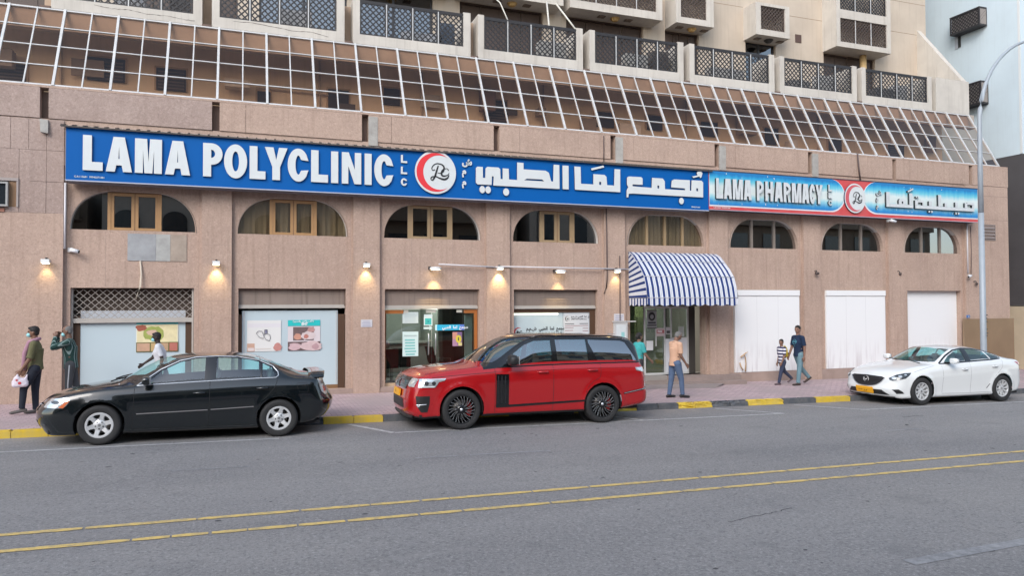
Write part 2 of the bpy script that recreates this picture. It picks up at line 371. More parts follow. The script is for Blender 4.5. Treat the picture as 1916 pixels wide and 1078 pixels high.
# cracks and dark flecks in the asphalt
cr = MB(); rc = random.Random(11)
def crack(pts, w=.012):
    P = [Vector((a, b, 0)) for a, b in pts]; out = []
    for i in range(len(P)-1):
        n = max(2, int((P[i+1]-P[i]).length/.06))
        for k in range(n): out.append(P[i].lerp(P[i+1], k/n) + Vector((rc.uniform(-.02,.02), rc.uniform(-.02,.02), 0)))
    out.append(P[-1])
    for i in range(len(out)-1):
        d = (out[i+1]-out[i]).normalized(); p = Vector((-d.y, d.x, 0))*w*rc.uniform(.3,1)
        q = [out[i]-p, out[i+1]-p, out[i+1]+p, out[i]+p]; cr.add([(v.x, v.y, gz(v.x,.002)) for v in q], [(0,1,2,3)])
crack([(2.15,5.62),(2.32,5.42),(2.75,5.35),(3.25,5.4)]); crack([(2.75,5.35),(2.8,5.2),(3.15,5.1)]); crack([(2.32,5.42),(1.9,5.25),(1.2,5.1)], .008)
crack([(5.2,7.1),(6.3,7.35)], .010); crack([(8.3,6.0),(9.6,6.3)], .008); crack([(-5.6,11.9),(-4.9,12.0)], .01); crack([(14.2,12.9),(14.9,12.95)], .03)
for k in range(90):
    x = rc.uniform(-6, 18); y = rc.uniform(4.5, 13.5); a = rc.uniform(.012,.05); b_ = a*rc.uniform(.4,.9)
    cr.add([(x+a*cos(t)*rc.uniform(.7,1.2), y+b_*sin(t)*rc.uniform(.7,1.2), gz(x,.003)) for t in [j*pi/3.5 for j in range(7)]], [tuple(range(7))])
tag(cr.build('road_cracks', mat('tar_dark', (.055,.055,.06,1), .9)), kind='structure')

# ================================================================ the clinic building
PITCH_X = 3.715
bld = empty('clinic_building', (10, 19.8, 0), label='pink rendered arcade building with arched windows, slanted glass canopy and lattice balconies', cat='building')
def part(name, mb_or_me, mats=None, parent=bld, loc=(0,0,0), rot=(0,0,0)):
    """part given in world coordinates, parented to the building"""
    me = mb_or_me.mesh(name, mats) if isinstance(mb_or_me, MB) else mb_or_me
    off = Vector((10, 19.8, 0)) if parent is bld else Vector((0,0,0))
    return obj(name, me, parent, Vector(loc)-off, rot)
YF = 19.80
def bc(i): return -2.49 + PITCH_X*i
# pilasters
for i in range(1, 8):
    x0 = -4.70+PITCH_X*i; x1 = -4.0+PITCH_X*i
    mb = MB(); mb.box(x0, x1, YF, YF+.3, -.6, 5.75)
    part('pilaster', mb, WALL)
mb = MB(); mb.box(-3.975+3.715*7+2.98, 27.25, YF, YF+.3, -.8, 6.82); part('end_pier', mb, WALL)
# arched bay walls
def arch_outline(hw=1.385, z0=4.24, z1=5.225, rx=.98):
    pts = [(-hw, z0), (hw, z0)]; ry = z1-z0-.02
    n = 14
    for k in range(n+1):
        t = pi/2*k/n; pts.append((hw-rx+rx*cos(t)**.9, z0+.02+ry*sin(t)**.95))
    for k in range(n+1):
        t = pi/2*(1-k/n); pts.append((-(hw-rx+rx*cos(t)**.9), z0+.02+ry*sin(t)**.95))
    return pts
REVEAL = mat('window_reveal', (.60,.56,.52,1), .9, var=.3)
def bay_mesh(kind):
    w = 1.508; outer = [(-w,-.55),(w,-.55),(w,5.75),(-w,5.75)]
    holes = [arch_outline()]
    if kind == 'shop': holes.append([(-1.35,.23),(1.33,.23),(1.33,2.87),(-1.35,2.87)])
    if kind == 'pharmacy': holes.append([(-1.30,.05),(1.42,.05),(1.42,2.87),(-1.30,2.87)])
    if kind == 'board': holes.append([(-1.25,.22),(1.37,.22),(1.37,2.89),(-1.25,2.89)])
    return flat_shape('bay_wall', [outer]+holes, [WALL], .34)
bm_shop = bay_mesh('shop'); bm_ph = bay_mesh('pharmacy'); bm_bd = bay_mesh('board')
for i in range(8):
    me = bm_ph if i == 4 else (bm_bd if i >= 5 else bm_shop)
    part('bay_wall', me, loc=(bc(i)+.0, YF+.115, 0))
# window linings (white plaster reveal ring) and arched windows
def ring_mesh():
    a = arch_outline(1.383); b = arch_outline(1.36, 4.262, 5.205, .97); return flat_shape('window_reveal', [a, b], [WALL, REVEAL], .16)
ringm = ring_mesh()
GL_ARCH = glass('arched_window_glass', (.10,.10,.105,1), .22, .01); GL_ARCH3 = glass('right_window_glass', (.34,.28,.24,1), .36, .01)  # right panes tinted brown to carry the street's reflected colour
GL_ARCH2 = glass('curtained_window_glass', (.70,.67,.61,1), .13, .01)
CURT = mat('beige_curtain_and_reflection', (.62,.56,.47,1), .9, var=.3, streak=.3)  # real curtain in the second bay; a painted tan reflection in the pharmacy bay
archpane = flat_shape('glass_pane', [arch_outline(1.36, 4.262, 5.2, .97)], [GL_ARCH], .012)
archpane2 = archpane.copy(); archpane2.materials[0] = GL_ARCH2; archpane3 = archpane.copy(); archpane3.materials[0] = GL_ARCH3
FR = [OAK, OAK, OAK, OAK, OAK, None, None, None]
def pleated(w, h, m, x=0, n=40):
    mb = MB(); vs = []
    for k in range(n+1):
        xx = -w/2+w*k/n+x; yy = .03*(k % 2) + .02*sin(k*1.7)
        vs += [(xx, yy, 0), (xx, yy, h)]
    mb.add(vs, [(2*k, 2*k+2, 2*k+3, 2*k+1) for k in range(n)]); return mb.mesh('curtain', m)
curtm = pleated(2.7, .95, CURT)
blindm = pleated(2.7, .95, mat('dark_blind', (.05,.048,.055,1), .9, var=.3), n=60)
brownm = pleated(2.7, .95, mat('brown_reflection', (.24,.16,.115,1), .9, var=.5), n=24)  # brown street reflections put in as coloured pleats, no blinds hang here
for i in range(8):
    c = bc(i) + (-.01 if i < 4 else .03)
    part('window_reveal', ringm, loc=(c, YF+.12, 0))
    w = empty('arched_window', (c-10, .2, 0)); w.parent = bld
    obj('glass_pane', archpane2 if i in (1, 4) else (archpane if i < 4 else archpane3), w, (0, .045, 0))
    if i < 4:
        x0, x1 = {0:(-.52,.52), 1:(-.52,.52), 2:(-.62,.50), 3:(-.42,.55)}[i]
        fm = OAK if i < 2 else mat('pale_oak_frame', (.36,.25,.14,1), .5, var=.3, vscale=7)
        zt = 5.17
        for xa, xb in ((x0-.07,x0),(x1,x1+.07)): MB().box(xa, xb, -.01, .08, 4.262, zt).build('post', fm, w)
        mx = (x0+x1)/2
        for xa, xb in ((x0+.004, mx-.012), (mx+.012, x1-.004)):
            s = MB(); t = .065
            s.box(xa, xa+t, 0, .055, 4.27, zt); s.box(xb-t, xb, 0, .055, 4.27, zt); s.box(xa+t, xb-t, 0, .055, 4.27, 4.27+t); s.box(xa+t, xb-t, 0, .055, zt-t, zt)
            s.build('sash', fm, w)
        mb = MB(); mb.box(mx-.012, mx+.012, .005, .05, 4.27, zt); mb.box(x0-.07, x1+.07, -.012, .06, zt+.002, zt+.03); mb.build('mullion', BROWN_W, w)
    elif i == 4:
        for xa in (-.66, -.02, .62): MB().box(xa-.035, xa+.035, -.01, .05, 4.262, 5.19).build('mullion', mat('pale_oak_frame', (.36,.25,.14,1)), w)
    else:
        for xa in (-.45, .45): MB().box(xa-.028, xa+.028, -.01, .05, 4.262, 5.19).build('mullion', mat('grey_mullion', (.24,.20,.17,1), .5, var=.4), w)
    mb = MB(); mb.box(-1.36, 1.36, -.05, .0, 4.24, 4.262); mb.build('sill', mat('dark_sill', (.12,.10,.09,1), .8), w)
    obj('curtain', curtm if i in (1, 4) else (blindm if i < 4 else brownm), w, (0, .09 if i in (1, 4) else .5, 4.26))  # pleats in the pharmacy and right bays paint the reflected buildings
# beam under and behind the signs, parapet band with its slabs and drain slots
mb = MB(); mb.box(-14, 27.25, YF+.02, YF+.34, 5.75, 6.82); part('beam', mb, WALL)
SLX = [-.675+PITCH_X*k for k in range(-3, 8)]
for k in range(-3, 9):
    x0 = SLX[k+3-1]+.085 if k > -3 else -14; x1 = SLX[k+3]-.085 if k < 8 else 27.27
    if x1 > x0:
        n = 1 if k > 0 else 1
        cuts = [x0, x0+.62, x1] if 0 < k < 8 else [x0, x1]
        for a, b_ in zip(cuts[:-1], cuts[1:]):
            mb = MB(); mb.box(a+.004, b_-.004, YF-.012, YF+.33, 6.83, 7.545); part('parapet_slab', mb, WALL if k > 0 else WALL_L)
for k, x in enumerate(SLX):
    mb = MB(); mb.box(x-.083, x+.083, YF+.20, YF+.33, 6.82, 7.5); part('drain_slot', mb, GROOVE)
    if k in (4, 6, 7, 8):
        mb = MB(); mb.box(x+.087, x+.33, YF-.03, YF+.02, 6.72, 7.50); part('rough_patch', mb, mat('grey_mortar', (.40,.38,.35,1), .95, var=.6, vscale=6, bump=.8, bscale=20))
mb = MB(); mb.hexa([(SLX[2]-.05,YF-.12,6.48),(SLX[2]+.10,YF-.10,6.46),(SLX[2]+.10,YF,6.46),(SLX[2]-.05,YF,6.48),(SLX[2]-.08,YF-.05,6.80),(SLX[2]+.09,YF-.05,6.78),(SLX[2]+.09,YF,6.78),(SLX[2]-.08,YF,6.80)])
part('drain_spout', mb, mat('grey_mortar', (.4,.38,.35,1)))
mb = MB(); mb.box(-14, 27.27, YF-.016, YF+.34, 7.549, 7.60); part('parapet_coping', mb, WALL)
# left wall: rendered slabs with fine joints
slab = boxmesh('wall_slab', .352, .30, .728, WALL_L)
slab2 = boxmesh('wall_slab', .352, .30, .728, WALL)
cols = [-3.975-.36*k for k in range(1, 8)]
zr = [6.075-.735*k for k in range(0, 3)]
part('left_wall', MB().box(-6.5, -3.979, YF-.003, YF+.06, -.3, 4.601), WALL)
for x in cols:
    for z in zr:
        if x < -4.7 and z < 5.4: continue
        part('wall_slab', slab if z > 3 else slab2, loc=(x+.004, YF+(-.001 if (int(x*7)+int(z*9)) % 3 else -.004), z))
mb = MB(); mb.box(-14, -6.50, YF, YF+.3, -.3, 6.80); part('left_wall', mb, WALL_L)
mb = MB(); mb.box(-6.5, -3.975, YF+.05, YF+.31, -.3, 6.80)
part('left_wall', mb, mat('joint_mortar', (.35,.27,.235,1), .95))
# fill slabs round the small left window
for (xa, xb, za, zb) in ((-6.5,-4.88,5.35,6.07),(-6.5,-4.88,4.605,4.72),(-4.876,-4.66,4.605,6.07)):
    mb = MB(); mb.box(xa, xb-.004, YF-.002, YF+.04, za, zb); part('wall_slab', mb, WALL_L)
w = empty('small_window', (-5.45-10, 0, 4.72)); w.parent = bld
mb = MB(); mb.box(-.6, .57, -.035, .03, .60, .67); mb.box(.53, .57, -.03, .04, .0, .60); mb.build('frame', mat('grey_trim', (.36,.31,.29,1), .7, var=.3), w)
mb = MB(); mb.box(-.6,.38,-.11,.0,.52,.56); mb.box(-.6,.38,-.11,.0,.0,.04); mb.box(.34,.38,-.11,0,.04,.52); mb.build('sash', mat('grey_alu', (.33,.33,.32,1), .5), w)
mb = MB(); mb.box(-.6,.34,-.06,-.05,.04,.52); mb.build('glass_pane', mat('dark_pane', (.02,.025,.03,1), .1), w)
mb = MB(); mb.box(.38,.53,.0,.03,.0,.6); mb.build('louvre', BROWN_W, w)
mb = MB(); mb.box(-.6,.3,-.03,.0,-.12,-.04); mb.build('patch', mat('red_patch', (.32,.15,.11,1), .9), w)
# grooves on the right pier
gm = mat('pier_joint', (.27,.20,.175,1), .95)
mb = MB()
for z in (6.45, 5.55): mb.box(25.36, 27.25, YF-.0025, YF+.01, z-.006, z+.006)
part('joint', mb, gm)
jm = mat('render_joint', (.33,.25,.215,1), .95)
for i in range(8):
    c = bc(i); jy = YF+.1135
    for x, z0, z1 in ((c-.62,2.9,4.22),(c+.55,2.9,4.22),(c-1.44,.25,5.3),(c+1.44,.25,5.3)):
        if i == 0 and x > c+.5 and x < c+1: continue
        mb = MB(); mb.box(x-.0035, x+.0035, jy, jy+.01, z0, z1); part('joint', mb, jm)
    if i:
        x = -4.35+PITCH_X*i
        for z in (1.15, 2.55, 3.95): mb = MB(); mb.box(x-.349, x+.349, YF-.0015, YF+.01, z-.003, z+.003); part('joint', mb, jm)
# plinth with openings' thresholds and the pharmacy step
for i in range(8):
    if i == 4: continue
    x = bc(i); mb = MB(); mb.box(x-1.50, x+1.5, YF+.03, YF+.12, -.5, .225); part('plinth', mb, mat('plinth_render', (.36,.27,.23,1), .95, var=.6, bump=.5, bscale=25))
mb = MB(); mb.box(10.95, 14.75, 19.15, 20.5, -.4, .06); mb.box(12.5, 14.75, 19.42, 20.5, .06, .20)
part('entrance_step', mb, mat('step_stone', (.30,.235,.21,1), .85, var=.5))
for k in range(3):
    pass
mb = MB(); mb.add([(10.9,18.75,gz(11,.135)),(13.0,18.35,gz(13,.135)),(13.9,19.14,gz(14,.07+.11)),(10.95,19.14,.062)], [(0,1,2,3)]); part('ramp', mb, mat('ramp_concrete', (.29,.24,.23,1), .9, var=.5))
# small high window at the right pier
w = empty('small_window', (26.15-10, -.01, 4.80)); w.parent = bld
mb = MB()
mb.box(-.36,.40,-.012,.03,.53,.58); mb.box(-.36,.40,-.012,.03,-.01,.03); mb.box(.36,.40,-.012,.03,.03,.53); mb.box(-.36,-.32,-.012,.03,.03,.53); mb.build('frame', mat('taupe_frame', (.22,.18,.165,1), .6), w)
for k in range(4):
    mb = MB(); mb.hexa([(-.32,-.03,.05+.12*k),(.36,-.03,.05+.12*k),(.36,.02,.08+.12*k),(-.32,.02,.08+.12*k),(-.32,-.03,.06+.12*k),(.36,-.03,.06+.12*k),(.36,.02,.16+.12*k),(-.32,.02,.16+.12*k)]); mb.build('slat', mat('taupe_frame', (.22,.18,.165,1)), w)
# marble cladding at the foot of the right pier
MARB = mat('brown_marble', (.26,.175,.105,1), .12, var=.4, vscale=1.2, spec=.6)
for xa, xb in ((24.78, 26.05), (26.056, 27.36)):
    mb = MB(); mb.box(xa, xb, YF-.07, YF-.001, -.35, 1.86); part('marble_slab', mb, MARB)
mb = MB(); mb.box(27.252, 27.9, YF-.02, YF+10, -.6, 7.3)
# mass of the building behind the arcade
mb = MB()
mb.box(-14, 27.20, 24.2, 24.4, -.6, 7.2)                     # back wall of the shops
mb.box(-14, 27.20, YF+.34, 24.2, 3.2, 3.4)                   # slab over the shops
mb.box(-14, 27.20, YF+.34, 24.2, 7.30, 7.50)                 # floor of the canopy gallery
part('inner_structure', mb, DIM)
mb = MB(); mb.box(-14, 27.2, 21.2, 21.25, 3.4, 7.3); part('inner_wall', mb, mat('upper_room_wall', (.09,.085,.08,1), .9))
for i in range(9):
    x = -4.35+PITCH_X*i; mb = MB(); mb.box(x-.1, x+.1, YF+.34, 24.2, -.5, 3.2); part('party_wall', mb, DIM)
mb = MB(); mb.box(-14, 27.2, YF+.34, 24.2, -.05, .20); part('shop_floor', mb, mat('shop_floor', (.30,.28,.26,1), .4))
mb = MB(); mb.box(27.21, 27.25, YF+.3, 34, -.8, 7.5); part('side_wall', mb, WALL)

# ---------------------------------------------------------------- glazed canopy
can = empty('glazed_canopy', (10, YF, 7.6)); can.parent = bld; can.location = (0, 0, 0)
Y0, Z0, Y1, Z1 = 19.83, 7.60, 21.05, 9.865
MX = [26.84-.5975*k for k in range(0, 57)]
sl = Vector((0, Y1-Y0, Z1-Z0)); nrm = Vector((0, -(Z1-Z0), (Y1-Y0))).normalized()
def mull_mesh(w, d):
    mb = MB(); a = Vector((0,Y0,Z0)); b_ = Vector((0,Y1,Z1)); p = []
    for c in (a, b_):
        for sx, sn in ((-1,0),(1,0),(1,1),(-1,1)): p.append(c + Vector((sx*w/2,0,0)) + nrm*sn*d - nrm*.03)
    mb.hexa(p); return mb.mesh('mullion', WHITE_MET)
m_a = mull_mesh(.056, .07); m_b = mull_mesh(.030, .055)
off = Vector((-10, -YF, 0))
for k, x in enumerate(MX): obj('mullion', m_a if k % 2 == 0 else m_b, can, Vector((x,0,0))+off)
def rail(t, w=.038, d=.04, y_off=.0):
    c = Vector((0,Y0,Z0)) + sl*t; mb = MB(); u = sl.normalized(); p = []
    for x in (MX[-1], MX[0]):
        for su, sn in ((-1,0),(1,0),(1,1),(-1,1)): p.append(c + Vector((x,0,0)) + u*su*w/2 + nrm*sn*d - nrm*.02)
    mb.add(p, [(0,1,2,3),(7,6,5,4),(0,4,5,1),(1,5,6,2),(2,6,7,3),(3,7,4,0)]); return mb.mesh('transom', WHITE_MET)
for t in (0.008, .25, .5, .75, .99): obj('transom', rail(t, .042 if t in (.008,.99) else .025), can, off)
BRGL = glass('bronze_glass', (.80, .66, .56, 1), .026, .02)
for r in range(4):
    mb = MB(); a = Vector((0,Y0,Z0)) + sl*(r*.25+.006); b_ = Vector((0,Y0,Z0)) + sl*((r+1)*.25-.006)
    mb.add([a+Vector((.006,0,0)), a+Vector((.591,0,0)), b_+Vector((.591,0,0)), b_+Vector((.006,0,0))], [(0,1,2,3)]); pm = mb.mesh('glass_pane', BRGL)
    if pm.polygons[0].normal.dot(nrm) < 0: pm.flip_normals()
    for x in MX[1:]: obj('glass_pane', pm, can, Vector((x,0,0))+off)
GALW = mat('gallery_wall', (.84,.69,.51,1), .85, var=.5, vscale=.8, streak=.2)
mb = MB(); mb.box(-9, 27.2, 22.5, 22.6, 7.5, 9.87); part('gallery_wall', mb, GALW)
mb = MB(); mb.box(-9, 27.2, 21.26, 23.2, 9.87, 9.95); part('terrace_slab', mb, mat('terrace_soffit', (.30,.24,.19,1), .9, var=.3))
mb = MB(); mb.box(-9, 27.2, 21.06, 21.26, 9.35, 9.89); part('gallery_beam', mb, mat('gallery_beam_concrete', (.42,.37,.32,1), .9, var=.7, vscale=1.2))
# things seen through the bronze glass: shuttered windows, grilles, boxes, pipes
rg = random.Random(5)
DKB = mat('dark_shutter', (.045,.032,.028,1), .8)
def gal_win(x, z, w, h, louv=True):
    g_ = empty('gallery_window', (x-10, 22.5-YF, z)); g_.parent = bld
    mb = MB(); mb.box(0, w, -.10, 0, 0, h); mb.build('panel', DKB, g_)
    mb = MB(); mb.box(-.05, w+.05, -.06, .0, h+.002, h+.06); mb.box(-.05, -.002, -.06, 0, 0, h); mb.box(w+.002, w+.05, -.06, 0, 0, h); mb.build('frame', mat('tan_trim', (.5,.36,.23,1), .8), g_)
    if louv:
        n = int(h/.09)
        for k in range(n):
            mb = MB(); mb.box(.04, w-.04, -.115, -.102, .03+k*.09, .07+k*.09); mb.build('slat', mat('brown_slat', (.10,.07,.055,1), .7), g_)
for x, z, w_, h in ((-4.0,7.62,.95,.62),(-3.98,8.55,.9,.62),(-2.35,7.62,1.3,.45),(-2.3,8.45,.75,.6),(.35,8.35,.35,.3),(2.0,7.62,1.7,.52),(2.35,8.35,.6,.55),(4.0,8.6,.5,.5),(4.25,7.62,1.3,.45),(5.9,7.62,1.1,.5),
    (7.2,7.62,1.2,.6),(7.25,8.35,.75,.7),(9.8,7.62,1.2,.55),(11.2,8.5,.7,.5),(12.3,7.62,1.3,.55),(13.2,8.55,.6,.5),(16.4,7.62,1.4,.6),(15.4,8.5,.7,.5),(18.2,8.4,.6,.6),(19.8,7.62,1.3,.6),(21.2,8.3,.6,.55),(22.4,7.65,1.2,.6),(24.2,8.2,.8,.6),(-6.4,8.0,1.0,.8)):
    gal_win(x, z, w_, h, w_ > .7)
pip = MB()
for x in (-4.6, 2.1, 5.2, 9.3, 14.8, 20.7): pip.tube([(x, 22.44, 7.5), (x, 22.44, 9.86)], .03, 8)
for x0, x1, z in ((.3,2.6,8.75),(5.2,7.3,7.95),(10.2,12.1,8.2),(14.8,16.3,8.1)): pip.tube([(x0,22.42,z),(x1,22.42,z-.05)], .02, 6)
part('gallery_pipe', pip, mat('tan_pipe', (.50,.40,.30,1), .6))
mb = MB(); mb.tube([(-1.6,21.9,7.6),(-1.6,21.9,8.05),(-1.5,21.9,8.12),(-1.4,21.9,8.05),(-1.38,21.9,7.6)], .018, 8); part('ladder_rail', mb, WHITE_MET)
bx = MB()
for x, w_ in ((3.7,.5),(8.9,.55),(17.6,.6),(-.3,.4)): bx.box(x, x+w_, 22.1, 22.45, 7.52, 7.52+w_*.9)
part('gallery_box', bx, mat('tan_box', (.48,.38,.28,1), .8))
rb_ = random.Random(21)
for k in range(26):
    x = -6+1.27*k+rb_.uniform(-.4,.4); z = rb_.choice([7.52, 7.52, 8.2, 8.6]); w_ = rb_.uniform(.25,.9); h = rb_.uniform(.2,.7); dcol = rb_.choice([(.10,.08,.07,1),(.30,.24,.19,1),(.55,.50,.44,1),(.20,.13,.10,1)])
    part('gallery_clutter', MB().box(x, x+w_, 22.0+.3*(k % 2), 22.35, z, z+h), mat('clutter_%02x%02x' % (int(dcol[0]*255), int(dcol[1]*255)), dcol, .8, var=.4))

# ---------------------------------------------------------------- lattice balconies
def lattice_mesh(w, h, m, step=.12, bw=.036, name='lattice_panel', frame=.035, yb=0):
    mb = MB(); d = step*math.sqrt(2)
    def clipbar(x0, z0, dx, dz, y):
        # line through (x0,z0) direction (dx,dz) clipped to the panel
        ts = []
        for (a, p, lo, hi) in ((dx, x0, 0, w), (dz, z0, 0, h)):
            t0, t1 = (lo-p)/a, (hi-p)/a; ts.append((min(t0,t1), max(t0,t1)))
        a, b_ = max(ts[0][0], ts[1][0]), min(ts[0][1], ts[1][1])
        if b_-a < .02: return
        A = Vector((x0+dx*a, y, z0+dz*a)); B = Vector((x0+dx*b_, y, z0+dz*b_)); n = Vector((-dz, 0, dx)).normalized()*bw/2
        f = Vector((0,.012,0)); vs = [A-n, A+n, B+n, B-n, A-n+f, A+n+f, B+n+f, B-n+f]
        mb.add(vs, [(0,1,2,3),(7,6,5,4),(0,4,5,1),(1,5,6,2),(2,6,7,3),(3,7,4,0)])
    k = -int(h/d)-1
    while k*d < w+h:
        clipbar(k*d+.03, 0, 1, 1, 0); clipbar(k*d+.03, 0, -1, 1, .013); k += 1
    f = frame
    mb.box(0, w, -.008, .03, 0, f); mb.box(0, w, -.008, .03, h-f, h); mb.box(0, f, -.008, .03, f, h-f); mb.box(w-f, w, -.008, .03, f, h-f)
    return mb.mesh(name, m)
lm_low = lattice_mesh(.735, .94, LATT)
def balcony_u(W, zb, zt, beam, postL, postR, depth):
    """concrete tray: beam, two end posts with their return walls"""
    mb = MB(); mb.box(0, W, 0, .16, zb, zb+beam); mb.box(0, postL, 0, .16, zb+beam, zt); mb.box(W-postR, W, 0, .16, zb+beam, zt)
    mb.box(0, .12, .16, depth, zb, zt); mb.box(W-.12, W, .16, depth, zb, zt)
    mb.box(.12, W-.12, .16, depth, zb, zb+.10)
    return mb.mesh('balcony', CREAM)
YB = 21.05
bmesh_low = balcony_u(3.48, 9.885, 11.21, .285, .19, .22, 1.2)
capm = MB(); capm.box(0, 3.06, -.01, .05, .94, 1.0); capm = capm.mesh('hand_rail', LATT)
postm = MB(); postm.box(-.014, .014, -.015, .04, 0, .95); postm = postm.mesh('post', WHITE_MET)
for k in range(-1, 7):
    x = -.83 + 3.7185*k
    b_ = part('balcony', bmesh_low, loc=(x, YB, 0))
    for j in range(4): obj('lattice_panel', lm_low, b_, (.205+.7675*j, .03, 10.175))
    for j in range(1, 4): obj('post', postm, b_, (.205+.7675*j-.016, .03, 10.175))
    obj('hand_rail', capm, b_, (.20, .03, 10.175))
    # recess between the trays
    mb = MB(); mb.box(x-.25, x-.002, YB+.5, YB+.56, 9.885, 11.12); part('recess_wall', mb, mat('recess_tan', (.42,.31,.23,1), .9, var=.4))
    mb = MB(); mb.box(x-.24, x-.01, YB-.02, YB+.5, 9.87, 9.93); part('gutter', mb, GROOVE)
for k, (x, w_, h, dcol) in enumerate(((-3.2,.7,.8,(.55,.56,.58,1)),(-1.9,.5,.6,(.12,.11,.11,1)),(.9,.9,.7,(.62,.62,.63,1)),(4.4,1.2,.5,(.60,.62,.66,1)),(5.5,.5,.9,(.13,.16,.21,1)),(8.8,.9,.75,(.62,.60,.56,1)),(11.9,.8,.7,(.60,.58,.54,1)),(12.9,.6,.9,(.14,.12,.11,1)),(15.2,1.4,.6,(.62,.60,.57,1)),(18.6,.9,.5,(.40,.38,.36,1)),(19.9,.8,.8,(.62,.60,.57,1)),(22.6,.9,.6,(.20,.19,.19,1)),(23.6,.6,.8,(.58,.57,.56,1)))):
    part('stored_item', MB().box(x, x+w_, YB+.45, YB+.8, 9.99, 9.99+h+.1), mat('stored_%02x%02x' % (int(dcol[0]*255), int(dcol[2]*255)), dcol, .8, var=.4))
# crack lines in the leftmost trays
ck = MB(); rcc = random.Random(2)
def wall_crack(pts, y):
    out = []
    for i in range(len(pts)-1):
        for t in range(6):
            a = pts[i]; b_ = pts[i+1]; out.append((a[0]+(b_[0]-a[0])*t/6, a[1]+(b_[1]-a[1])*t/6+rcc.uniform(-.008,.008)))
    for i in range(len(out)-1):
        w_ = .005*rcc.uniform(.5,1.6); a, b_ = out[i], out[i+1]; ck.add([(a[0],y,a[1]-w_),(b_[0],y,b_[1]-w_),(b_[0],y,b_[1]+w_),(a[0],y,a[1]+w_)], [(0,1,2,3)])
wall_crack([(-.3,10.10),(.2,10.12),(.7,10.08),(1.2,10.03),(1.7,10.06),(2.3,9.97)], YB-.003)
wall_crack([(-3.6,10.09),(-3.2,10.05),(-2.8,10.07),(-2.4,10.02),(-1.9,10.03),(-1.5,9.99),(-1.2,9.98)], YB-.003)
part('crack', ck, mat('crack_dark', (.12,.10,.085,1), .9))
# end block with the sloping fin
mb = MB(); mb.box(25.18, 26.93, YB, 23.2, 9.885, 11.205); part('end_block', mb, CREAM)
mb = MB(); fy0, fy1 = 21.15, 23.2
mb.hexa([(26.70,fy0,11.2),(26.95,fy0,11.2),(26.95,fy1,11.2),(26.70,fy1,11.2),(26.70,fy0,11.24),(26.95,fy0,11.24),(26.95,fy1,14.0),(26.70,fy1,14.0)]); part('sloping_fin', mb, CREAM)

# ---------------------------------------------------------------- upper floors
YW = 23.2; YU = 22.45
mb = MB(); mb.box(-10, 27.22, YW, YW+.3, 12.5, 20); part('upper_wall', mb, CREAM_W)
doors = [(-6.9,-3.9),(-3.3,-.2),(.4,3.0),(3.2,5.75),(6.65,9.62),(10.48,13.53),(14.43,15.88),(17.97,19.38),(21.72,24.38)]
xs = -10
for a, b_ in doors + [(27.22, None)]:
    mb = MB(); mb.box(xs, a, YW, YW+.3, 9.9, 12.5); part('upper_wall', mb, CREAM_W); xs = b_
UGL = glass('balcony_door_glass', (.10,.10,.11,1), .22, .01)
BRD = mat('brown_door', (.075,.05,.04,1), .5, var=.3)
for n, (a, b_) in enumerate(doors):
    d = empty('balcony_door', (a-10, YW+.12-YF, 9.95)); d.parent = bld; w_ = b_-a
    blue = n in (2, 3, 7)
    fm = mat('dark_alu', (.03,.03,.035,1), .4) if blue else BRD
    mb = MB(); mb.box(0,.07,0,.06,0,2.55); mb.box(w_-.07,w_,0,.06,0,2.55); mb.box(.07,w_-.07,0,.06,2.49,2.55); mb.box(w_/2-.04,w_/2+.04,0,.06,0,2.49); mb.build('frame', fm, d)
    if blue:
        mb = MB(); mb.box(.07, w_/2-.04, .02, .03, 0, 2.49); mb.box(w_/2+.04, w_-.07, .02, .03, 0, 2.49); mb.build('glass_pane', UGL, d)
        mb = MB(); mb.box(.02, w_-.02, .18, .19, 0, 2.5); mb.build('curtain', mat('blue_grey_blind', (.10,.13,.17,1), .8), d)
    else:
        for q in range(4):
            xa = .07+(w_-.14)/4*q; mb = MB(); mb.box(xa+.015, xa+(w_-.14)/4-.015, .015+.008*(q % 2), .04, .02, 2.47); mb.build('door_leaf', BRD, d)
for a, b_ in ((-4.0,-3.2),(24.36,24.4)): pass
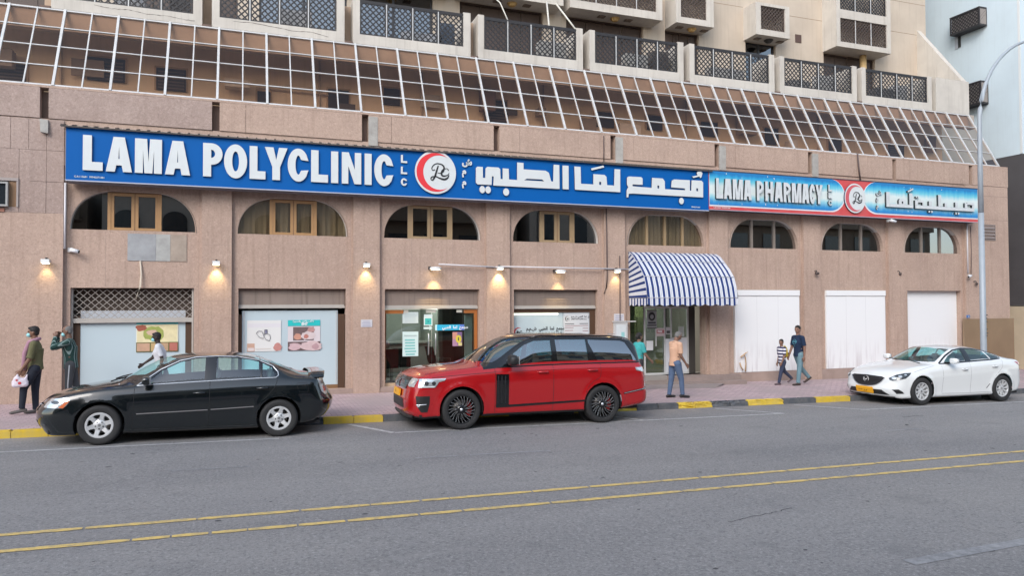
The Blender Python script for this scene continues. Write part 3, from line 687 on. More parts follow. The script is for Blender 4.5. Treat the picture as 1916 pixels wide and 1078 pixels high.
def ubalc(x0, x1, zb, ztop, nlat, lat_z0, lat_z1, lx0, lx1, roof=True, light=None, m_lat=LATT_B, extra=None):
    W = x1-x0; mb = MB(); D = YW-YU
    mb.box(0, W, 0, .14, zb, lat_z0); 
    mb.box(0, lx0-x0, 0, .14, lat_z0, ztop); mb.box(lx1-x0, W, 0, .14, lat_z0, ztop)
    mb.box(0, .10, .14, D, zb, ztop); mb.box(W-.10, W, .14, D, zb, ztop); mb.box(.10, W-.10, .14, D, zb, zb+.08)
    if roof: mb.box(lx0-x0, lx1-x0, 0, .14, lat_z1, ztop); mb.box(.1, W-.1, .14, D, ztop-.08, ztop)
    if extra:
        for za, zb_ in extra: mb.box(lx0-x0, lx1-x0, 0, .14, za, zb_)
    o = part('upper_balcony', mb, CREAM, loc=(x0, YU, 0))
    pw = (lx1-lx0)/nlat
    lm = lattice_mesh(pw-.03, lat_z1-lat_z0, m_lat, step=.105, bw=.036)
    for j in range(nlat):
        obj('lattice_panel', lm, o, (lx0-x0+pw*j+.015, .05, lat_z0))
        if j: mb = MB(); mb.box(-.014,.014,-.01,.05,0,lat_z1-lat_z0); mb.build('post', WHITE_MET, o, (lx0-x0+pw*j, .04, lat_z0))
    if light is not None:
        mb = MB(); mb.lathe([(0,-.11),(.09,-.105),(.13,-.07),(.13,-.03),(.17,-.03),(.17,0)], 20, 'z', (0,0,0)); mb.build('ceiling_lamp', mat('yellowed_lamp', (.55,.36,.14,1), .5) if light else LATT, o, (W/2+.1, .38, zb-.001))
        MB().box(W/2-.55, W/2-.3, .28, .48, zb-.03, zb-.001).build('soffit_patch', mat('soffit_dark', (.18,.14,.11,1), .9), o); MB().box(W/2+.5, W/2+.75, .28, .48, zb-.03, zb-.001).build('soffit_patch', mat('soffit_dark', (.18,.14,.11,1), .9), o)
    return o
ubalc(10.30, 13.87, 12.48, 13.9, 4, 12.75, 13.8, 10.50, 13.64, light=True)
ubalc(6.45, 10.05, 12.48, 13.9, 4, 12.75, 13.8, 6.65, 9.85, light=True)
ubalc(2.6, 6.2, 12.48, 13.9, 4, 12.75, 13.8, 2.8, 6.0, light=True)
ubalc(14.44, 16.02, 12.50, 14.2, 1, 12.72, 14.0, 14.63, 15.72, light=True, m_lat=LATT_B)
ubalc(17.88, 19.42, 12.50, 13.72, 1, 12.72, 13.61, 18.10, 19.22, light=False, m_lat=LATT_B)
o = ubalc(21.68, 24.45, 12.50, 15.4, 3, 12.70, 13.64, 21.87, 24.25, light=None, m_lat=LATT_B)
# the middle beam and the second tier of lattice on the tall box
for ch in list(o.children):
    pass
mb = MB(); 
for j in range(3): pass
lm = lattice_mesh(.763, 1.2, LATT, step=.105, bw=.036)
o2 = [c for c in bld.children if c.name.startswith('upper_balcony')][-1]
me = o2.data
mb = MB(); mb.box(2.0,2.0001,0,.0001,0,.0001)
bm = bmesh.new(); bm.from_mesh(me)
# open the upper tier: remove the infill over the first tier and put the beam in
for v in bm.verts: pass
bm.free()
bl = MB(); W = 24.45-21.68
bl.box(0,W,0,.14,12.5,12.70); bl.box(0,.19,0,.14,12.7,15.4); bl.box(W-.20,W,0,.14,12.7,15.4); bl.box(.19,W-.2,0,.14,13.64,13.98); bl.box(.19,W-.2,0,.14,15.2,15.4)
bl.box(0,.10,.14,.75,12.5,15.4); bl.box(W-.1,W,.14,.75,12.5,15.4); bl.box(.1,W-.1,.14,.75,12.5,12.6); bl.box(.1,W-.1,.14,.75,13.7,13.8)
o2.data = bl.mesh('upper_balcony', CREAM)
for j in range(3):
    obj('lattice_panel', lm, o2, (.205+.7933*j, .05, 13.985))
    if j: mb = MB(); mb.box(-.014,.014,-.01,.05,0,1.2); mb.build('post', WHITE_MET, o2, (.19+.7933*j, .04, 13.985))
# shallow grooves, vents and a pipe on the upper wall
gj = MB()
for xa, xb, z in ((16.03,17.87,13.79),(19.43,21.67,13.75),(24.46,27.22,13.80),(24.46,27.22,15.12),(19.43,21.67,15.3)): gj.box(xa, xb, YW-.002, YW+.01, z-.012, z+.012)
part('wall_groove', gj, mat('groove_tan', (.30,.23,.17,1), .9))
mb = MB(); mb.box(20.33,20.62,YW-.02,YW+.02,12.73,13.05); part('vent', mb, mat('vent_brown', (.10,.06,.05,1), .8))
mb = MB(); mb.tube([(23.55,23.0,12.52),(23.55,23.0,9.95)], .13, 14); part('down_pipe', mb, mat('ochre_pipe', (.52,.36,.17,1), .7, var=.3))
for pp, r_ in (([(7.35,22.3,12.5),(7.5,21.6,11.9),(7.62,21.2,11.2)], .02), ([(9.42,22.4,12.5),(9.25,21.8,11.4)], .03), ([(9.75,22.4,12.5),(10.3,21.8,11.35)], .03)):
    mb = MB(); mb.tube(pp, r_, 6); part('loose_pipe', mb, mat('pale_pipe', (.62,.60,.54,1), .6))
mb = MB(); mb.box(-10, 27.2, YW+.3, 34, 9.9, 20); part('building_core', mb, CREAM_W)

# ================================================================ shop fronts
GREY_SH = mat('grey_brown_shutter', (.26,.20,.165,1), .6, var=.4, vscale=3, streak=.75, bump=.1)
SH_BAR = mat('shutter_bar', (.45,.42,.38,1), .5, var=.3)
VINYL = mat('white_vinyl', (.50,.60,.64,1), .35, var=.12, vscale=.6)
DBR = mat('dark_brown_frame', (.085,.045,.025,1), .5, var=.3)
ORG = mat('orange_wood', (.40,.14,.035,1), .45, var=.25, vscale=8)
YS = YF+.25
def front(i):
    e = empty('shop_front', (bc(i)-10-.01, YS-YF, 0)); e.parent = bld; return e
# bay 0: lattice roller grille over a white sheet
f0 = front(0)
mb = MB(); mb.box(-1.34,-1.16,.05,.14,.23,2.2); mb.build('jamb', DBR, f0)
mb = MB(); mb.box(1.14,1.32,.05,.14,.23,2.2); mb.build('jamb', DBR, f0)
mb = MB(); mb.box(-1.159,1.139,.06,.10,.23,2.05); mb.build('white_sheet', VINYL, f0)
mb = MB(); mb.box(-1.345,1.325,.30,.34,2.0,2.9); mb.build('backing', mat('brown_backing', (.10,.075,.06,1), .9), f0)
mb = MB(); mb.box(-1.16,1.14,.08,.12,2.05,2.32); mb.build('fascia', mat('pale_fascia', (.55,.58,.62,1), .5), f0)
mb = MB(); mb.box(-1.345,1.325,-.04,.03,2.03,2.14); mb.build('bottom_rail', SH_BAR, f0)
gr = MB(); w_, h_ = 2.67, .72
def wave(z, ph):
    pts = []; n = 68
    for k in range(n+1):
        x = -w_/2+w_*k/n; t = (k % 4)/4
        pts.append((x-.01, -.01, z + (.030 if ((k//2+ph) % 2 == 0) else -.030)*(1 if k % 2 == 0 else 1)))
    return pts
nd = 16
for r in range(9):
    z = 2.17+.078*r
    for k in range(nd):
        xa = -w_/2-.01+w_*k/nd; xb = xa+w_/nd; xm = (xa+xb)/2
        up = .039 if (r % 2) else -.039
        gr.bar((xa,0,z+up),(xm,0,z-up),.011); gr.bar((xm,0,z-up),(xb,0,z+up),.011)
gr.build('roller_grille', mat('grille_metal', (.42,.38,.34,1), .5, var=.3), f0)
MB().box(-1.348,-1.30,-.05,.0,.23,2.86).build('guide_rail', SH_BAR, f0); MB().box(1.29,1.328,-.05,.0,.23,2.86).build('guide_rail', SH_BAR, f0)
# bay 1: white sheet shop window
f1 = front(1)
mb = MB(); mb.box(-1.345,-1.25,.03,.10,.23,2.2); mb.build('jamb', DBR, f1)
mb = MB(); mb.box(1.15,1.325,.03,.10,.23,2.2); mb.build('jamb', DBR, f1)
mb = MB(); mb.box(-1.249,1.149,.035,.10,.23,.33); mb.build('bottom_frame', BROWN_W, f1)
mb = MB(); mb.box(-1.249,1.149,.06,.10,.33,2.30); mb.build('white_sheet', VINYL, f1)
mb = MB(); mb.box(-1.21,-1.19,.05,.06,.35,2.28); mb.box(1.10,1.12,.05,.06,.35,2.28); mb.build('sheet_edge', WHITE_MET, f1)
def roller(f, za, zb=2.865, col=GREY_SH, x0=-1.345, x1=1.325, bar=True, n=10):
    """closed part of a steel roller shutter, one strip per curtain lath"""
    h = (zb-za)/n; mb = MB()
    for k in range(n):
        z = za+h*k; mb.hexa([(x0,-.0,z),(x1,-.0,z),(x1,.03,z),(x0,.03,z),(x0,.012,z+h),(x1,.012,z+h),(x1,.03,z+h),(x0,.03,z+h)])
    mb.build('roller_shutter', col, f)
    if bar: mb = MB(); mb.box(x0,x1,-.03,.035,za-.09,za-.03); mb.box(x0+.02,x1-.02,-.02,.03,za-.03,za); mb.build('bottom_rail', SH_BAR, f)
roller(f1, 2.45)
# bay 2: glass door front
f2 = front(2)
roller(f2, 2.42)
mb = MB(); mb.box(-1.345,-.80,.03,.12,2.2,2.3); mb.box(.95,1.325,.03,.12,2.2,2.3); mb.box(-1.345,-1.30,.03,.12,.23,2.2); mb.box(1.235,1.325,.03,.12,.23,2.2); mb.build('wood_frame', ORG, f2)
mb = MB(); mb.box(-1.345,1.325,.02,.12,.23,.30); mb.build('threshold', mat('tan_threshold', (.5,.36,.24,1), .7), f2)
DG = glass('door_glass', (.62,.68,.66,1), .10, .0)
for xa, xb in ((-1.30,-.845),(-.84,-.01),(.01,.90),(.905,1.235)):
    mb = MB(); mb.box(xa,xb,.06,.072,.31,2.2 if abs(xa) > .8 and xa != -.84 else 2.3); mb.build('glass_pane', DG, f2)
mb = MB()
for xa, xb in ((-.78,-.66),(-.16,.12),(.72,.88)): mb.box(xa,xb,.04,.09,2.22,2.30)
mb.build('glass_clamp', mat('pale_clamp', (.6,.58,.5,1), .4), f2)
for sx in (-.10,.10):
    mb = MB(); mb.tube([(sx,.04,1.05),(sx,.0,1.07),(sx,.0,1.62),(sx,.04,1.64)], .016, 8); mb.build('door_handle', mat('steel', (.55,.55,.55,1), .3, .8), f2)
# bay 3
f3 = front(3)
roller(f3, 2.40, col=mat('plain_shutter', (.23,.18,.15,1), .6, var=.3, streak=.35))
mb = MB(); mb.box(1.15,1.325,.03,.12,.23,2.3); mb.build('jamb', DBR, f3)
mb = MB(); mb.box(-1.345,1.149,.03,.12,2.2,2.31); mb.build('head_frame', DBR, f3)
mb = MB(); mb.box(-1.345,.28,.06,.09,.23,2.2); mb.build('white_sheet', mat('pale_blue_vinyl', (.50,.60,.62,1), .35, var=.15), f3)
mb = MB(); mb.box(.29,1.149,.055,.09,.23,2.2); mb.build('white_sheet', mat('grey_vinyl', (.52,.56,.58,1), .35, var=.15), f3)
mb = MB(); mb.box(-1.33,.12,.035,.06,2.135,2.175); mb.build('tube_light', mat('lit_tube', (.9,.9,.8,1), .5, emit=(1,.93,.72,1), estr=.9), f3)
# bay 4: pharmacy entrance
f4 = empty('shop_front', (bc(4)-10, .65, 0)); f4.parent = bld
mb = MB(); mb.box(-1.30,-.52,.0,.02,.2,2.87); mb.build('glass_pane', glass('green_glass', (.40,.46,.33,1), .10), f4)
mb = MB(); mb.box(-1.30,-.55,.5,.55,.2,2.9); mb.box(-1.28,-.9,.1,.5,.2,1.3); mb.build('display_back', mat('olive_panel', (.36,.39,.29,1), .8, var=.4, vscale=3), f4)
mb = MB(); fw = WHITE_MET
for xa, xb, za, zb in ((-.52,-.46,.2,2.36),(1.06,1.12,.2,2.36),(-.46,1.06,2.30,2.36),(-.46,1.06,.2,.26),(.21,.26,.26,2.30),(.45,.50,1.35,2.30),(.45,1.06,1.33,1.37),(-.10,-.06,1.1,2.30)): mb.box(xa,xb,-.02,.03,za,zb)
mb.build('door_frame', fw, f4)
mb = MB(); mb.box(.26,1.06,-.005,.02,.26,1.33); mb.build('white_panel', mat('door_white', (.62,.63,.66,1), .5, var=.1), f4)
mb = MB(); mb.box(-.46,.21,.0,.012,.26,2.30); mb.box(.26,.45,.0,.012,1.33,2.30); mb.box(.50,1.06,.0,.012,1.37,2.30); mb.build('glass_pane', DG, f4)
mb = MB(); mb.box(-.45,.21,.10,.12,.26,1.28); mb.build('inner_screen', mat('olive_screen', (.40,.36,.20,1), .8), f4)
mb = MB(); mb.box(-1.3,1.42,-.05,.0,2.365,2.87); mb.build('head_panel', mat('door_dark', (.05,.045,.04,1), .8), f4)
mb = MB(); mb.box(1.12,1.36,-.02,.1,.2,2.36); mb.build('dark_jamb', mat('door_dark', (.05,.045,.04,1), .8), f4)
mb = MB(); mb.box(-.3,.15,1.6,2.0,.2,1.3); mb.box(.4,1.1,2.0,2.4,.2,2.0); mb.build('shelf', mat('shelf_grey', (.25,.25,.24,1), .8), f4)
pl = bpy.data.lights.new('pharmacy_lamp', 'AREA'); pl.energy = 30; pl.size = .8; pl.color = (1,.98,.92); po = bpy.data.objects.new('pharmacy_lamp', pl); po.location = (bc(4), 21.6, 3.0); COL.objects.link(po)
tag(po, 'ceiling light inside the pharmacy behind the awning entrance', 'lamp')
mb = MB(); mb.box(bc(4)-1.5, bc(4)+1.5, 22.6, 22.65, .2, 3.1); part('pharmacy_wall', mb, mat('pharmacy_wall', (.40,.41,.34,1), .8, var=.4, vscale=3))
# bays 5, 6, 7: white painted boards
WB = bpy.data.materials.new('white_board'); WB.use_nodes = True
def board_mat():
    nt = WB.node_tree; b = nt.nodes['Principled BSDF']; N = nt.nodes.new; L = nt.links.new
    g = N('ShaderNodeNewGeometry'); mp = N('ShaderNodeMapping'); mp.inputs['Scale'].default_value = (9,9,1.1); L(g.outputs['Position'], mp.inputs[0])
    n = N('ShaderNodeTexNoise'); n.inputs['Scale'].default_value = 1; n.inputs['Detail'].default_value = 7; L(mp.outputs[0], n.inputs['Vector'])
    sp = N('ShaderNodeSeparateXYZ'); L(g.outputs['Position'], sp.inputs[0])
    z = N('ShaderNodeMapRange'); z.inputs[1].default_value = 1.25; z.inputs[2].default_value = .2; z.inputs[3].default_value = 0; z.inputs[4].default_value = 1; L(sp.outputs['Z'], z.inputs[0])
    r = N('ShaderNodeMapRange'); r.inputs[1].default_value = .47; r.inputs[2].default_value = .68; L(n.outputs['Fac'], r.inputs[0])
    m_ = N('ShaderNodeMath'); m_.operation = 'MULTIPLY'; L(z.outputs[0], m_.inputs[0]); L(r.outputs[0], m_.inputs[1])
    x = N('ShaderNodeMix'); x.data_type = 'RGBA'; L(m_.outputs[0], x.inputs[0]); x.inputs[6].default_value = (.80,.80,.80,1); x.inputs[7].default_value = (.60,.565,.57,1)
    L(x.outputs[2], b.inputs['Base Color']); b.inputs['Roughness'].default_value = .55
board_mat()
for i in (5, 6, 7):
    f = empty('shop_front', (bc(i)-10, 0, 0)); f.parent = bld; yy = .12 if i < 7 else .30
    zb = .23
    if i < 7:
        ww = (-1.22,1.345) if i == 5 else (-1.245,1.365)
        mb = MB(); mb.box(ww[0],ww[1],yy-.06,yy+.15,zb,2.70); mb.build('white_board', WB, f)
        for q in (.33, .66): xx = ww[0]+(ww[1]-ww[0])*q; MB().box(xx-.003, xx+.003, yy-.0605, yy, zb+.01, 2.69).build('seam', mat('board_seam', (.52,.51,.52,1), .8), f)
        mb = MB(); mb.box(ww[0],ww[1],yy-.09,yy+.15,2.705,2.885); mb.build('shutter_box', WB, f)
    else:
        mb = MB(); n = 24
        for k in range(n): z = zb+(2.885-zb)/n*k; h = (2.885-zb)/n; mb.hexa([(-1.245,yy,z),(1.365,yy,z),(1.365,yy+.05,z),(-1.245,yy+.05,z),(-1.245,yy+.008,z+h),(1.365,yy+.008,z+h),(1.365,yy+.05,z+h),(-1.245,yy+.05,z+h)])
        mb.build('roller_shutter', WB, f)
# peeled corner of the board
mb = MB(); mb.tube([(14.98,19.80,.55),(15.0,19.77,.42),(15.08,19.77,.30)], .022, 6); mb.tube([(15.02,19.80,.72),(15.10,19.76,.80),(15.17,19.77,.72),(15.20,19.78,.50),(15.19,19.8,.26)], [.03,.02,.018,.02,.026], 6)
mb.tube([(15.10,19.76,.80),(15.18,19.76,.85),(15.27,19.77,.89)], [.022,.02,.006], 6); part('peeled_strip', mb, mat('peeled_cardboard', (.50,.34,.20,1), .9))

# posters and notices (top-level sheets of paper)
def poster(name, x, z, w, h, y, cells, label, cat='poster', base=(.72,.72,.70,1)):
    """cells: (x0,z0,x1,z1,material or colour) in 0..1 of the sheet"""
    e = empty(name, (x, y, z), label=label, cat=cat)
    mb = MB(); mb.box(0, w, 0, .006, 0, h); mb.build('sheet', mat('paper_%02x%02x%02x' % tuple(int(c*255) for c in base[:3]), base, .5), e)
    for k, c in enumerate(cells):
        if len(c) == 5:
            a, b_, c2, d, col = c; mb = MB(); mb.box(a*w, c2*w, -.0009*(k+1)-.0006, -.0002, b_*h, d*h)
            mb.build('print', mat('print_%02x%02x%02x' % tuple(int(min(q,1)*255) for q in col[:3]), (*col[:3],1), .5, var=.5 if len(col) > 3 else .1, vscale=6), e)
        else:
            pts, col = c; me = flat_shape('print', [[(a*w, b_*h) for a, b_ in pts]], [mat('print_%02x%02x%02x' % tuple(int(min(q,1)*255) for q in col[:3]), (*col[:3],1), .5, var=.4, vscale=9)], .0012); obj('print', me, e, (0, -.0009*(k+1)-.0012, 0))
    return e
def blob(cx, cz, rx, rz, n=18, j=.18, seed=1):
    r_ = random.Random(seed); return [(cx+rx*cos(2*pi*k/n)*(1+r_.uniform(-j,j)), cz+rz*sin(2*pi*k/n)*(1+r_.uniform(-j,j))) for k in range(n)]
TEAL = (.05,.42,.44); SKIN = (.62,.42,.36)
# bay 0 poster: px 252-333, y 610-673
poster('food_poster', -2.46, 1.30, .94, .72, YS+.045, [(0,.94,1,1,TEAL),(.02,.33,.98,.93,(.78,.70,.42,1)),(blob(.12,.82,.13,.11,seed=2),(.35,.10,.06)),(blob(.42,.62,.25,.26,seed=3),(.35,.40,.10)),(blob(.38,.66,.13,.10,seed=4),(.66,.46,.34)),
    (0,0,1,.33,(.14,.13,.04)),(.02,.03,.32,.30,(.58,.36,.24,1)),(.35,.03,.48,.30,(.55,.38,.18,1)),(.51,.03,.76,.30,(.5,.33,.2,1)),(.79,.03,.98,.30,(.50,.17,.13,1))],
    'food poster with a green leaf shape on the white sheet under the lattice grille', base=(.75,.73,.62,1))
# bay 1: stethoscope and ENT posters
p1 = poster('stethoscope_poster', .09, 1.25, .83, .80, YS+.045, [(.02,.77,1,.9,(.70,.68,.70)),(.0,.0,.22,.26,(.62,.40,.30,1)),(.02,.02,.2,.12,(.7,.62,.6)),(blob(.9,.13,.12,.13,seed=6),(.55,.25,.22)),(.50,.55,.60,.70,(.06,.06,.10)),(.53,.58,.57,.67,(.3,.3,.42)),(.25,.07,.7,.10,(.66,.62,.58))],
    'pale poster showing a stethoscope, left one of the two clinic posters', base=(.72,.72,.70,1))
st = MB(); st.tube([(.22,-.014,.47),(.27,-.014,.53),(.36,-.014,.52),(.40,-.014,.40),(.46,-.014,.30),(.54,-.014,.27),(.57,-.014,.34),(.55,-.014,.43),(.42,-.014,.47)], .007, 5); st.tube([(.22,-.014,.47),(.28,-.014,.38),(.38,-.014,.33),(.42,-.014,.44),(.43,-.014,.56)], .007, 5)
st.build('print', mat('print_grey_tube', (.25,.25,.27,1), .5), p1)
p2 = poster('ear_nose_poster', 1.09, 1.25, .82, .80, YS+.045, [(0,.80,1,1,(.02,.50,.50)),(0,.79,1,.80,(.45,.2,.2)),(.16,.33,.80,.77,(.16,.11,.11,1)),(blob(.30,.46,.13,.10,seed=8),(.60,.30,.22)),(blob(.72,.68,.12,.09,seed=9),(.5,.28,.26)),(blob(.63,.48,.22,.14,seed=10),(.68,.58,.58)),(blob(.56,.46,.08,.07,seed=12),(.5,.2,.16)),
    (.0,.0,1,.29,(.14,.09,.09,1)),(blob(.22,.14,.2,.12,seed=13),(.60,.42,.44)),(blob(.72,.14,.34,.16,seed=14),(.66,.50,.50)),(blob(.85,.12,.1,.1,seed=15),(.5,.32,.34))],
    'teal headed ear, nose and throat poster, right one of the two clinic posters', base=(.66,.60,.62,1))
WINK = mat('white_ink', (.85,.87,.87,1), .5)
AR = lambda s: s
# Arabic in visual (left to right) order, presentation forms
AR_CLINIC = '\uFEF2\uFE92\uFEC4\uFEDF\uFE8D  \uFE8E\uFEE4\uFEDF  \uFEC6\uFEE4\uFEA0\uFEE3'.replace('\uFEC6', '\uFECA')
AR_LLC = '\uFEE1.\uFEE1.\uFEB5'
obj('lettering', text_mesh('lettering', 'ENT', .085, [WINK], .001, .004), p2, (.34, -.014, .665)); obj('lettering', text_mesh('lettering', '\uFE93\uFEAE\uFEA0\uFEE8\uFEA4\uFEDF\uFE8D\uFEED \uFEE5\uFEAB\uFEF9\uFE8D\uFEED \uFED2\uFEE7\uFEF7\uFE8D', .062, [WINK], .001, .002), p2, (.12, -.014, .745))
BINK = mat('black_ink', (.02,.02,.025,1), .5); RINK = mat('red_ink', (.55,.05,.06,1), .5)
def crescent_logo(parent, x, z, r, y=0, dep=.002, red=None, white=None):
    red = red or RINK
    out = []
    n = 36
    for k in range(n+1):
        t = RAD(52)+(RAD(308)-RAD(52))*k/n; out.append((r*cos(t), r*sin(t)))
    inn = []
    for k in range(n+1):
        t = RAD(298)-(RAD(298)-RAD(62))*k/n; inn.append((r*.17+r*.84*cos(t)*.98, r*.84*sin(t)*1.03))
    obj('crescent', flat_shape('crescent', [out+inn], [red], dep), parent, (x, y, z))
# clinic lettering on the bay 3 window
e3 = empty('clinic_window_lettering', (bc(3)-.01-1.27, YS+.05, 1.58), label='crescent logo and clinic name lettering on the pale window behind the red car', cat='lettering')
crescent_logo(e3, .13, .05, .14)
obj('lettering', text_mesh('lettering', 'RC', .13, [BINK], .001, .006), e3, (.08, -.001, .0)); obj('lettering', text_mesh('lettering', AR_LLC+'  '+AR_CLINIC, .13, [BINK], .001, .003, sx=.95), e3, (.38, -.001, .11))
obj('lettering', text_mesh('lettering', 'LAMA POLYCLINIC LLC', .11, [BINK], .001, .004, sx=1.0), e3, (.36, -.001, -.04))
e4 = empty('doctors_list', (bc(3)-.01+.32, YS+.048, 1.45), label='pale board listing doctors beside the clinic lettering', cat='notice')
mb = MB(); mb.box(0,.80,0,.003,0,.72); mb.build('sheet', mat('paper_grey', (.60,.62,.63,1), .5), e4)
crescent_logo(e4, .10, .56, .075); obj('lettering', text_mesh('lettering', 'RC', .07, [BINK], .001, .003), e4, (.08,-.002,.53))
obj('lettering', text_mesh('lettering', AR_LLC+' '+AR_CLINIC, .075, [BINK], .001, .002), e4, (.22,-.002,.60)); obj('lettering', text_mesh('lettering', 'LAMA POLYCLINIC LLC', .052, [BINK], .001, .002, sx=.95), e4, (.22,-.002,.53))
for xa, xb, z in ((.02,.32,.40),(.50,.78,.40),(.02,.3,.28),(.02,.28,.2),(.6,.78,.26),(.6,.78,.18),(.02,.78,.34),(.02,.26,.1)):
    mb = MB(); mb.box(xa, xb, -.002, 0, z, z+.018); mb.build('print', mat('print_maroon', (.30,.16,.17,1), .5) if z < .38 else BINK, e4)
# notices on the glass door (bay 2)
x2 = bc(2)-.01; yn = YS+.05
def lines(n, x0=.1, x1=.9, col=TEAL, z0=.08, z1=.92, t=.35):
    r_ = random.Random(n); h = (z1-z0)/n
    return [(x0+r_.uniform(0,.1), z0+h*k, x1-r_.uniform(0,.15), z0+h*(k+t), col) for k in range(n)]
poster('landscape_notice', x2-.82, 1.93, .44, .31, yn, lines(7, col=(.50,.58,.58)), 'blank looking landscape notice at the top left of the clinic glass door', 'notice', (.60,.68,.66,1))
poster('teal_notice', x2-.22, 1.86, .24, .31, yn, [(.12,.08,.88,.66,(.06,.45,.42)),(.42,.3,.6,.42,(.02,.25,.26))], 'small teal and white notice on the clinic glass door above the arrow', 'notice', (.66,.76,.74,1))
a_ = empty('arrow_sticker', (x2-.23, yn, 1.73), label='white arrow sticker pointing right on the clinic glass door', cat='sticker')
obj('sheet', flat_shape('sheet', [[(0,.03),(.17,.03),(.17,-.01),(.25,.06),(.17,.13),(.17,.09),(0,.09)]], [mat('sticker_white', (.62,.75,.72,1), .5)], .002), a_)
poster('hygiene_notice', x2-.82, 1.02, .44, .68, yn, lines(6, .12, .9, (.20,.52,.50), .05, .75, .5)+[(.1,.82,.9,.86,(.4,.5,.5))], 'tall pale green hygiene notice low on the left of the clinic glass door', 'notice', (.62,.76,.74,1))
db = poster('blue_door_sign', x2+.10, 1.72, .84, .16, yn, [(0,0,.06,1,(.55,.8,.85)),(.85,0,.99,1,(.12,.20,.60))], 'bright blue strip sign with white Arabic lettering across the glass door', 'sign', (.03,.42,.66,1))
obj('lettering', text_mesh('lettering', AR_CLINIC, .11, [WINK], .001, .004), db, (.20,-.008,.05))
poster('yellow_circle_notice', x2+.60, 1.27, .28, .40, yn, [(0,.5,.5,.98,(.60,.28,.22)),(.5,.5,1,.98,(.20,.12,.25)),(0,0,.5,.5,(.40,.22,.34)),(blob(.62,.5,.3,.28,j=.02),(.70,.58,.06)),(.55,.38,.68,.62,(.10,.10,.05)),(.6,.03,.98,.24,(.66,.58,.25))], 'purple notice with a yellow disc below the blue strip sign', 'notice', (.25,.14,.25,1))
# notices at the pharmacy door
xp = bc(4); yp = YF+.65-.03
pm_ = poster('mask_notice', xp-.41, 1.66, .34, .60, yp, [(0,.0,1,.08,(.10,.10,.10)),(.02,.14,.98,.22,(.07,.07,.08)),(.08,.26,.92,.36,(.06,.06,.07)),(0,.93,1,1,(.10,.10,.1))], 'grey notice with a black face mask emblem on the pharmacy door', 'notice', (.42,.42,.43,1))
obj('print', flat_shape('print', [circ(.17,.39,.12,.14), circ(.17,.38,.065,.07)], [BINK], .001), pm_, (0,-.009,0))
pr = poster('red_free_notice', xp-.08, 1.42, .30, .26, yp, [(.05,.35,.95,.75,(.45,.12,.13))], 'white notice with a red band on the pharmacy door', 'notice', (.60,.50,.50,1))
obj('lettering', text_mesh('lettering', 'FREE', .08, [WINK], .001, .004), pr, (.045,-.006,.12))
poster('door_paper', xp+.74, 1.40, .20, .32, yp, lines(5, col=(.4,.4,.4)), 'sheet of paper taped in the right window of the pharmacy door', 'notice', (.50,.53,.50,1))
poster('torn_paper', xp-.44, .98, .24, .30, yp, [], 'blank white paper taped low on the left pharmacy door leaf', 'notice', (.70,.70,.72,1))
poster('door_label', xp+.28, 1.48, .16, .22, yp, [(.1,.1,.9,.5,(.05,.05,.05))], 'small black and white label between the pharmacy door windows', 'notice', (.55,.5,.52,1))
for k, (x, z, w_, h, lb) in enumerate(((2.93,1.85,.30,.20,'small white wall notice between the poster window and the glass door'),(10.46,1.94,.34,.21,'small framed white notice on the pillar left of the striped awning'))):
    poster('wall_notice', x, z, w_, h, YF-.012, lines(4 if k == 0 else 3, col=(.32,.33,.46)), lb, 'notice', (.58,.57,.60,1))
# glazed notice box under the notice
nb = empty('notice_box', (10.43, YF-.1, 1.20), label='white glazed notice box on the pillar beside the pharmacy door', cat='notice box')
mb = MB(); mb.box(0,.44,0,.09,0,.70); mb.build('case', WHITE_MET, nb)
mb = MB(); mb.box(.06,.38,-.004,-.001,.05,.62); mb.build('display', mat('display_white', (.66,.70,.71,1), .3, var=.3, vscale=5), nb)
mb = MB(); mb.box(.22,.33,-.008,-.005,.08,.40); mb.build('print', mat('print_pale_teal', (.30,.58,.58,1), .5), nb); mb = MB(); mb.box(-.03,.72,-.02,.09,.70,.735); mb.build('top', WHITE_MET, nb)
# interior of the clinic lobby (behind the glass door)
ch_m = mat('chair_black', (.02,.02,.022,1), .5); ch_s = mat('chair_steel', (.45,.45,.45,1), .3, .7)
def waiting_chair(x, y, rz, label):
    e = empty('waiting_chair', (x, y, .20), rz, label, 'chair', 'waiting chairs in the clinic lobby')
    mb = MB(); mb.box(-.26,.26,-.25,.25,.42,.50); mb.build('seat', ch_m, e)
    mb = MB(); mb.hexa([(-.26,.22,.5),(.26,.22,.5),(.26,.29,.5),(-.26,.29,.5),(-.26,.34,.98),(.26,.34,.98),(.26,.40,.98),(-.26,.40,.98)]); mb.build('backrest', ch_m, e)
    for sx in (-.27,.27): mb = MB(); mb.tube([(sx,-.22,0),(sx,-.22,.62),(sx,.24,.64),(sx,.28,0)], .015, 6); mb.build('leg', ch_s, e)
waiting_chair(x2-1.05, 21.3, RAD(200), 'black waiting chair nearest the left edge of the clinic glass front')
waiting_chair(x2-.55, 21.6, RAD(170), 'black waiting chair behind the tall hygiene notice')
waiting_chair(x2+.7, 21.9, RAD(100), 'black waiting chair behind the right hand door leaf')
dk = empty('reception_desk', (x2, 22.7, .2), label='grey reception desk inside the clinic behind the glass door', cat='desk')
mb = MB(); mb.box(-.7,.9,0,.5,0,1.05); mb.build('front_panel', mat('desk_grey', (.28,.29,.28,1), .6), dk); mb = MB(); mb.box(-.75,.95,-.05,.55,1.05,1.10); mb.build('top', mat('desk_top', (.4,.4,.38,1), .4), dk)
mb = MB(); mb.box(x2-1.34,x2+1.3,23.9,23.95,.2,3.1); mb.box(x2+.55,x2+.60,21.6,23.9,.2,3.1); part('lobby_wall', mb, mat('lobby_wall', (.42,.44,.40,1), .8))
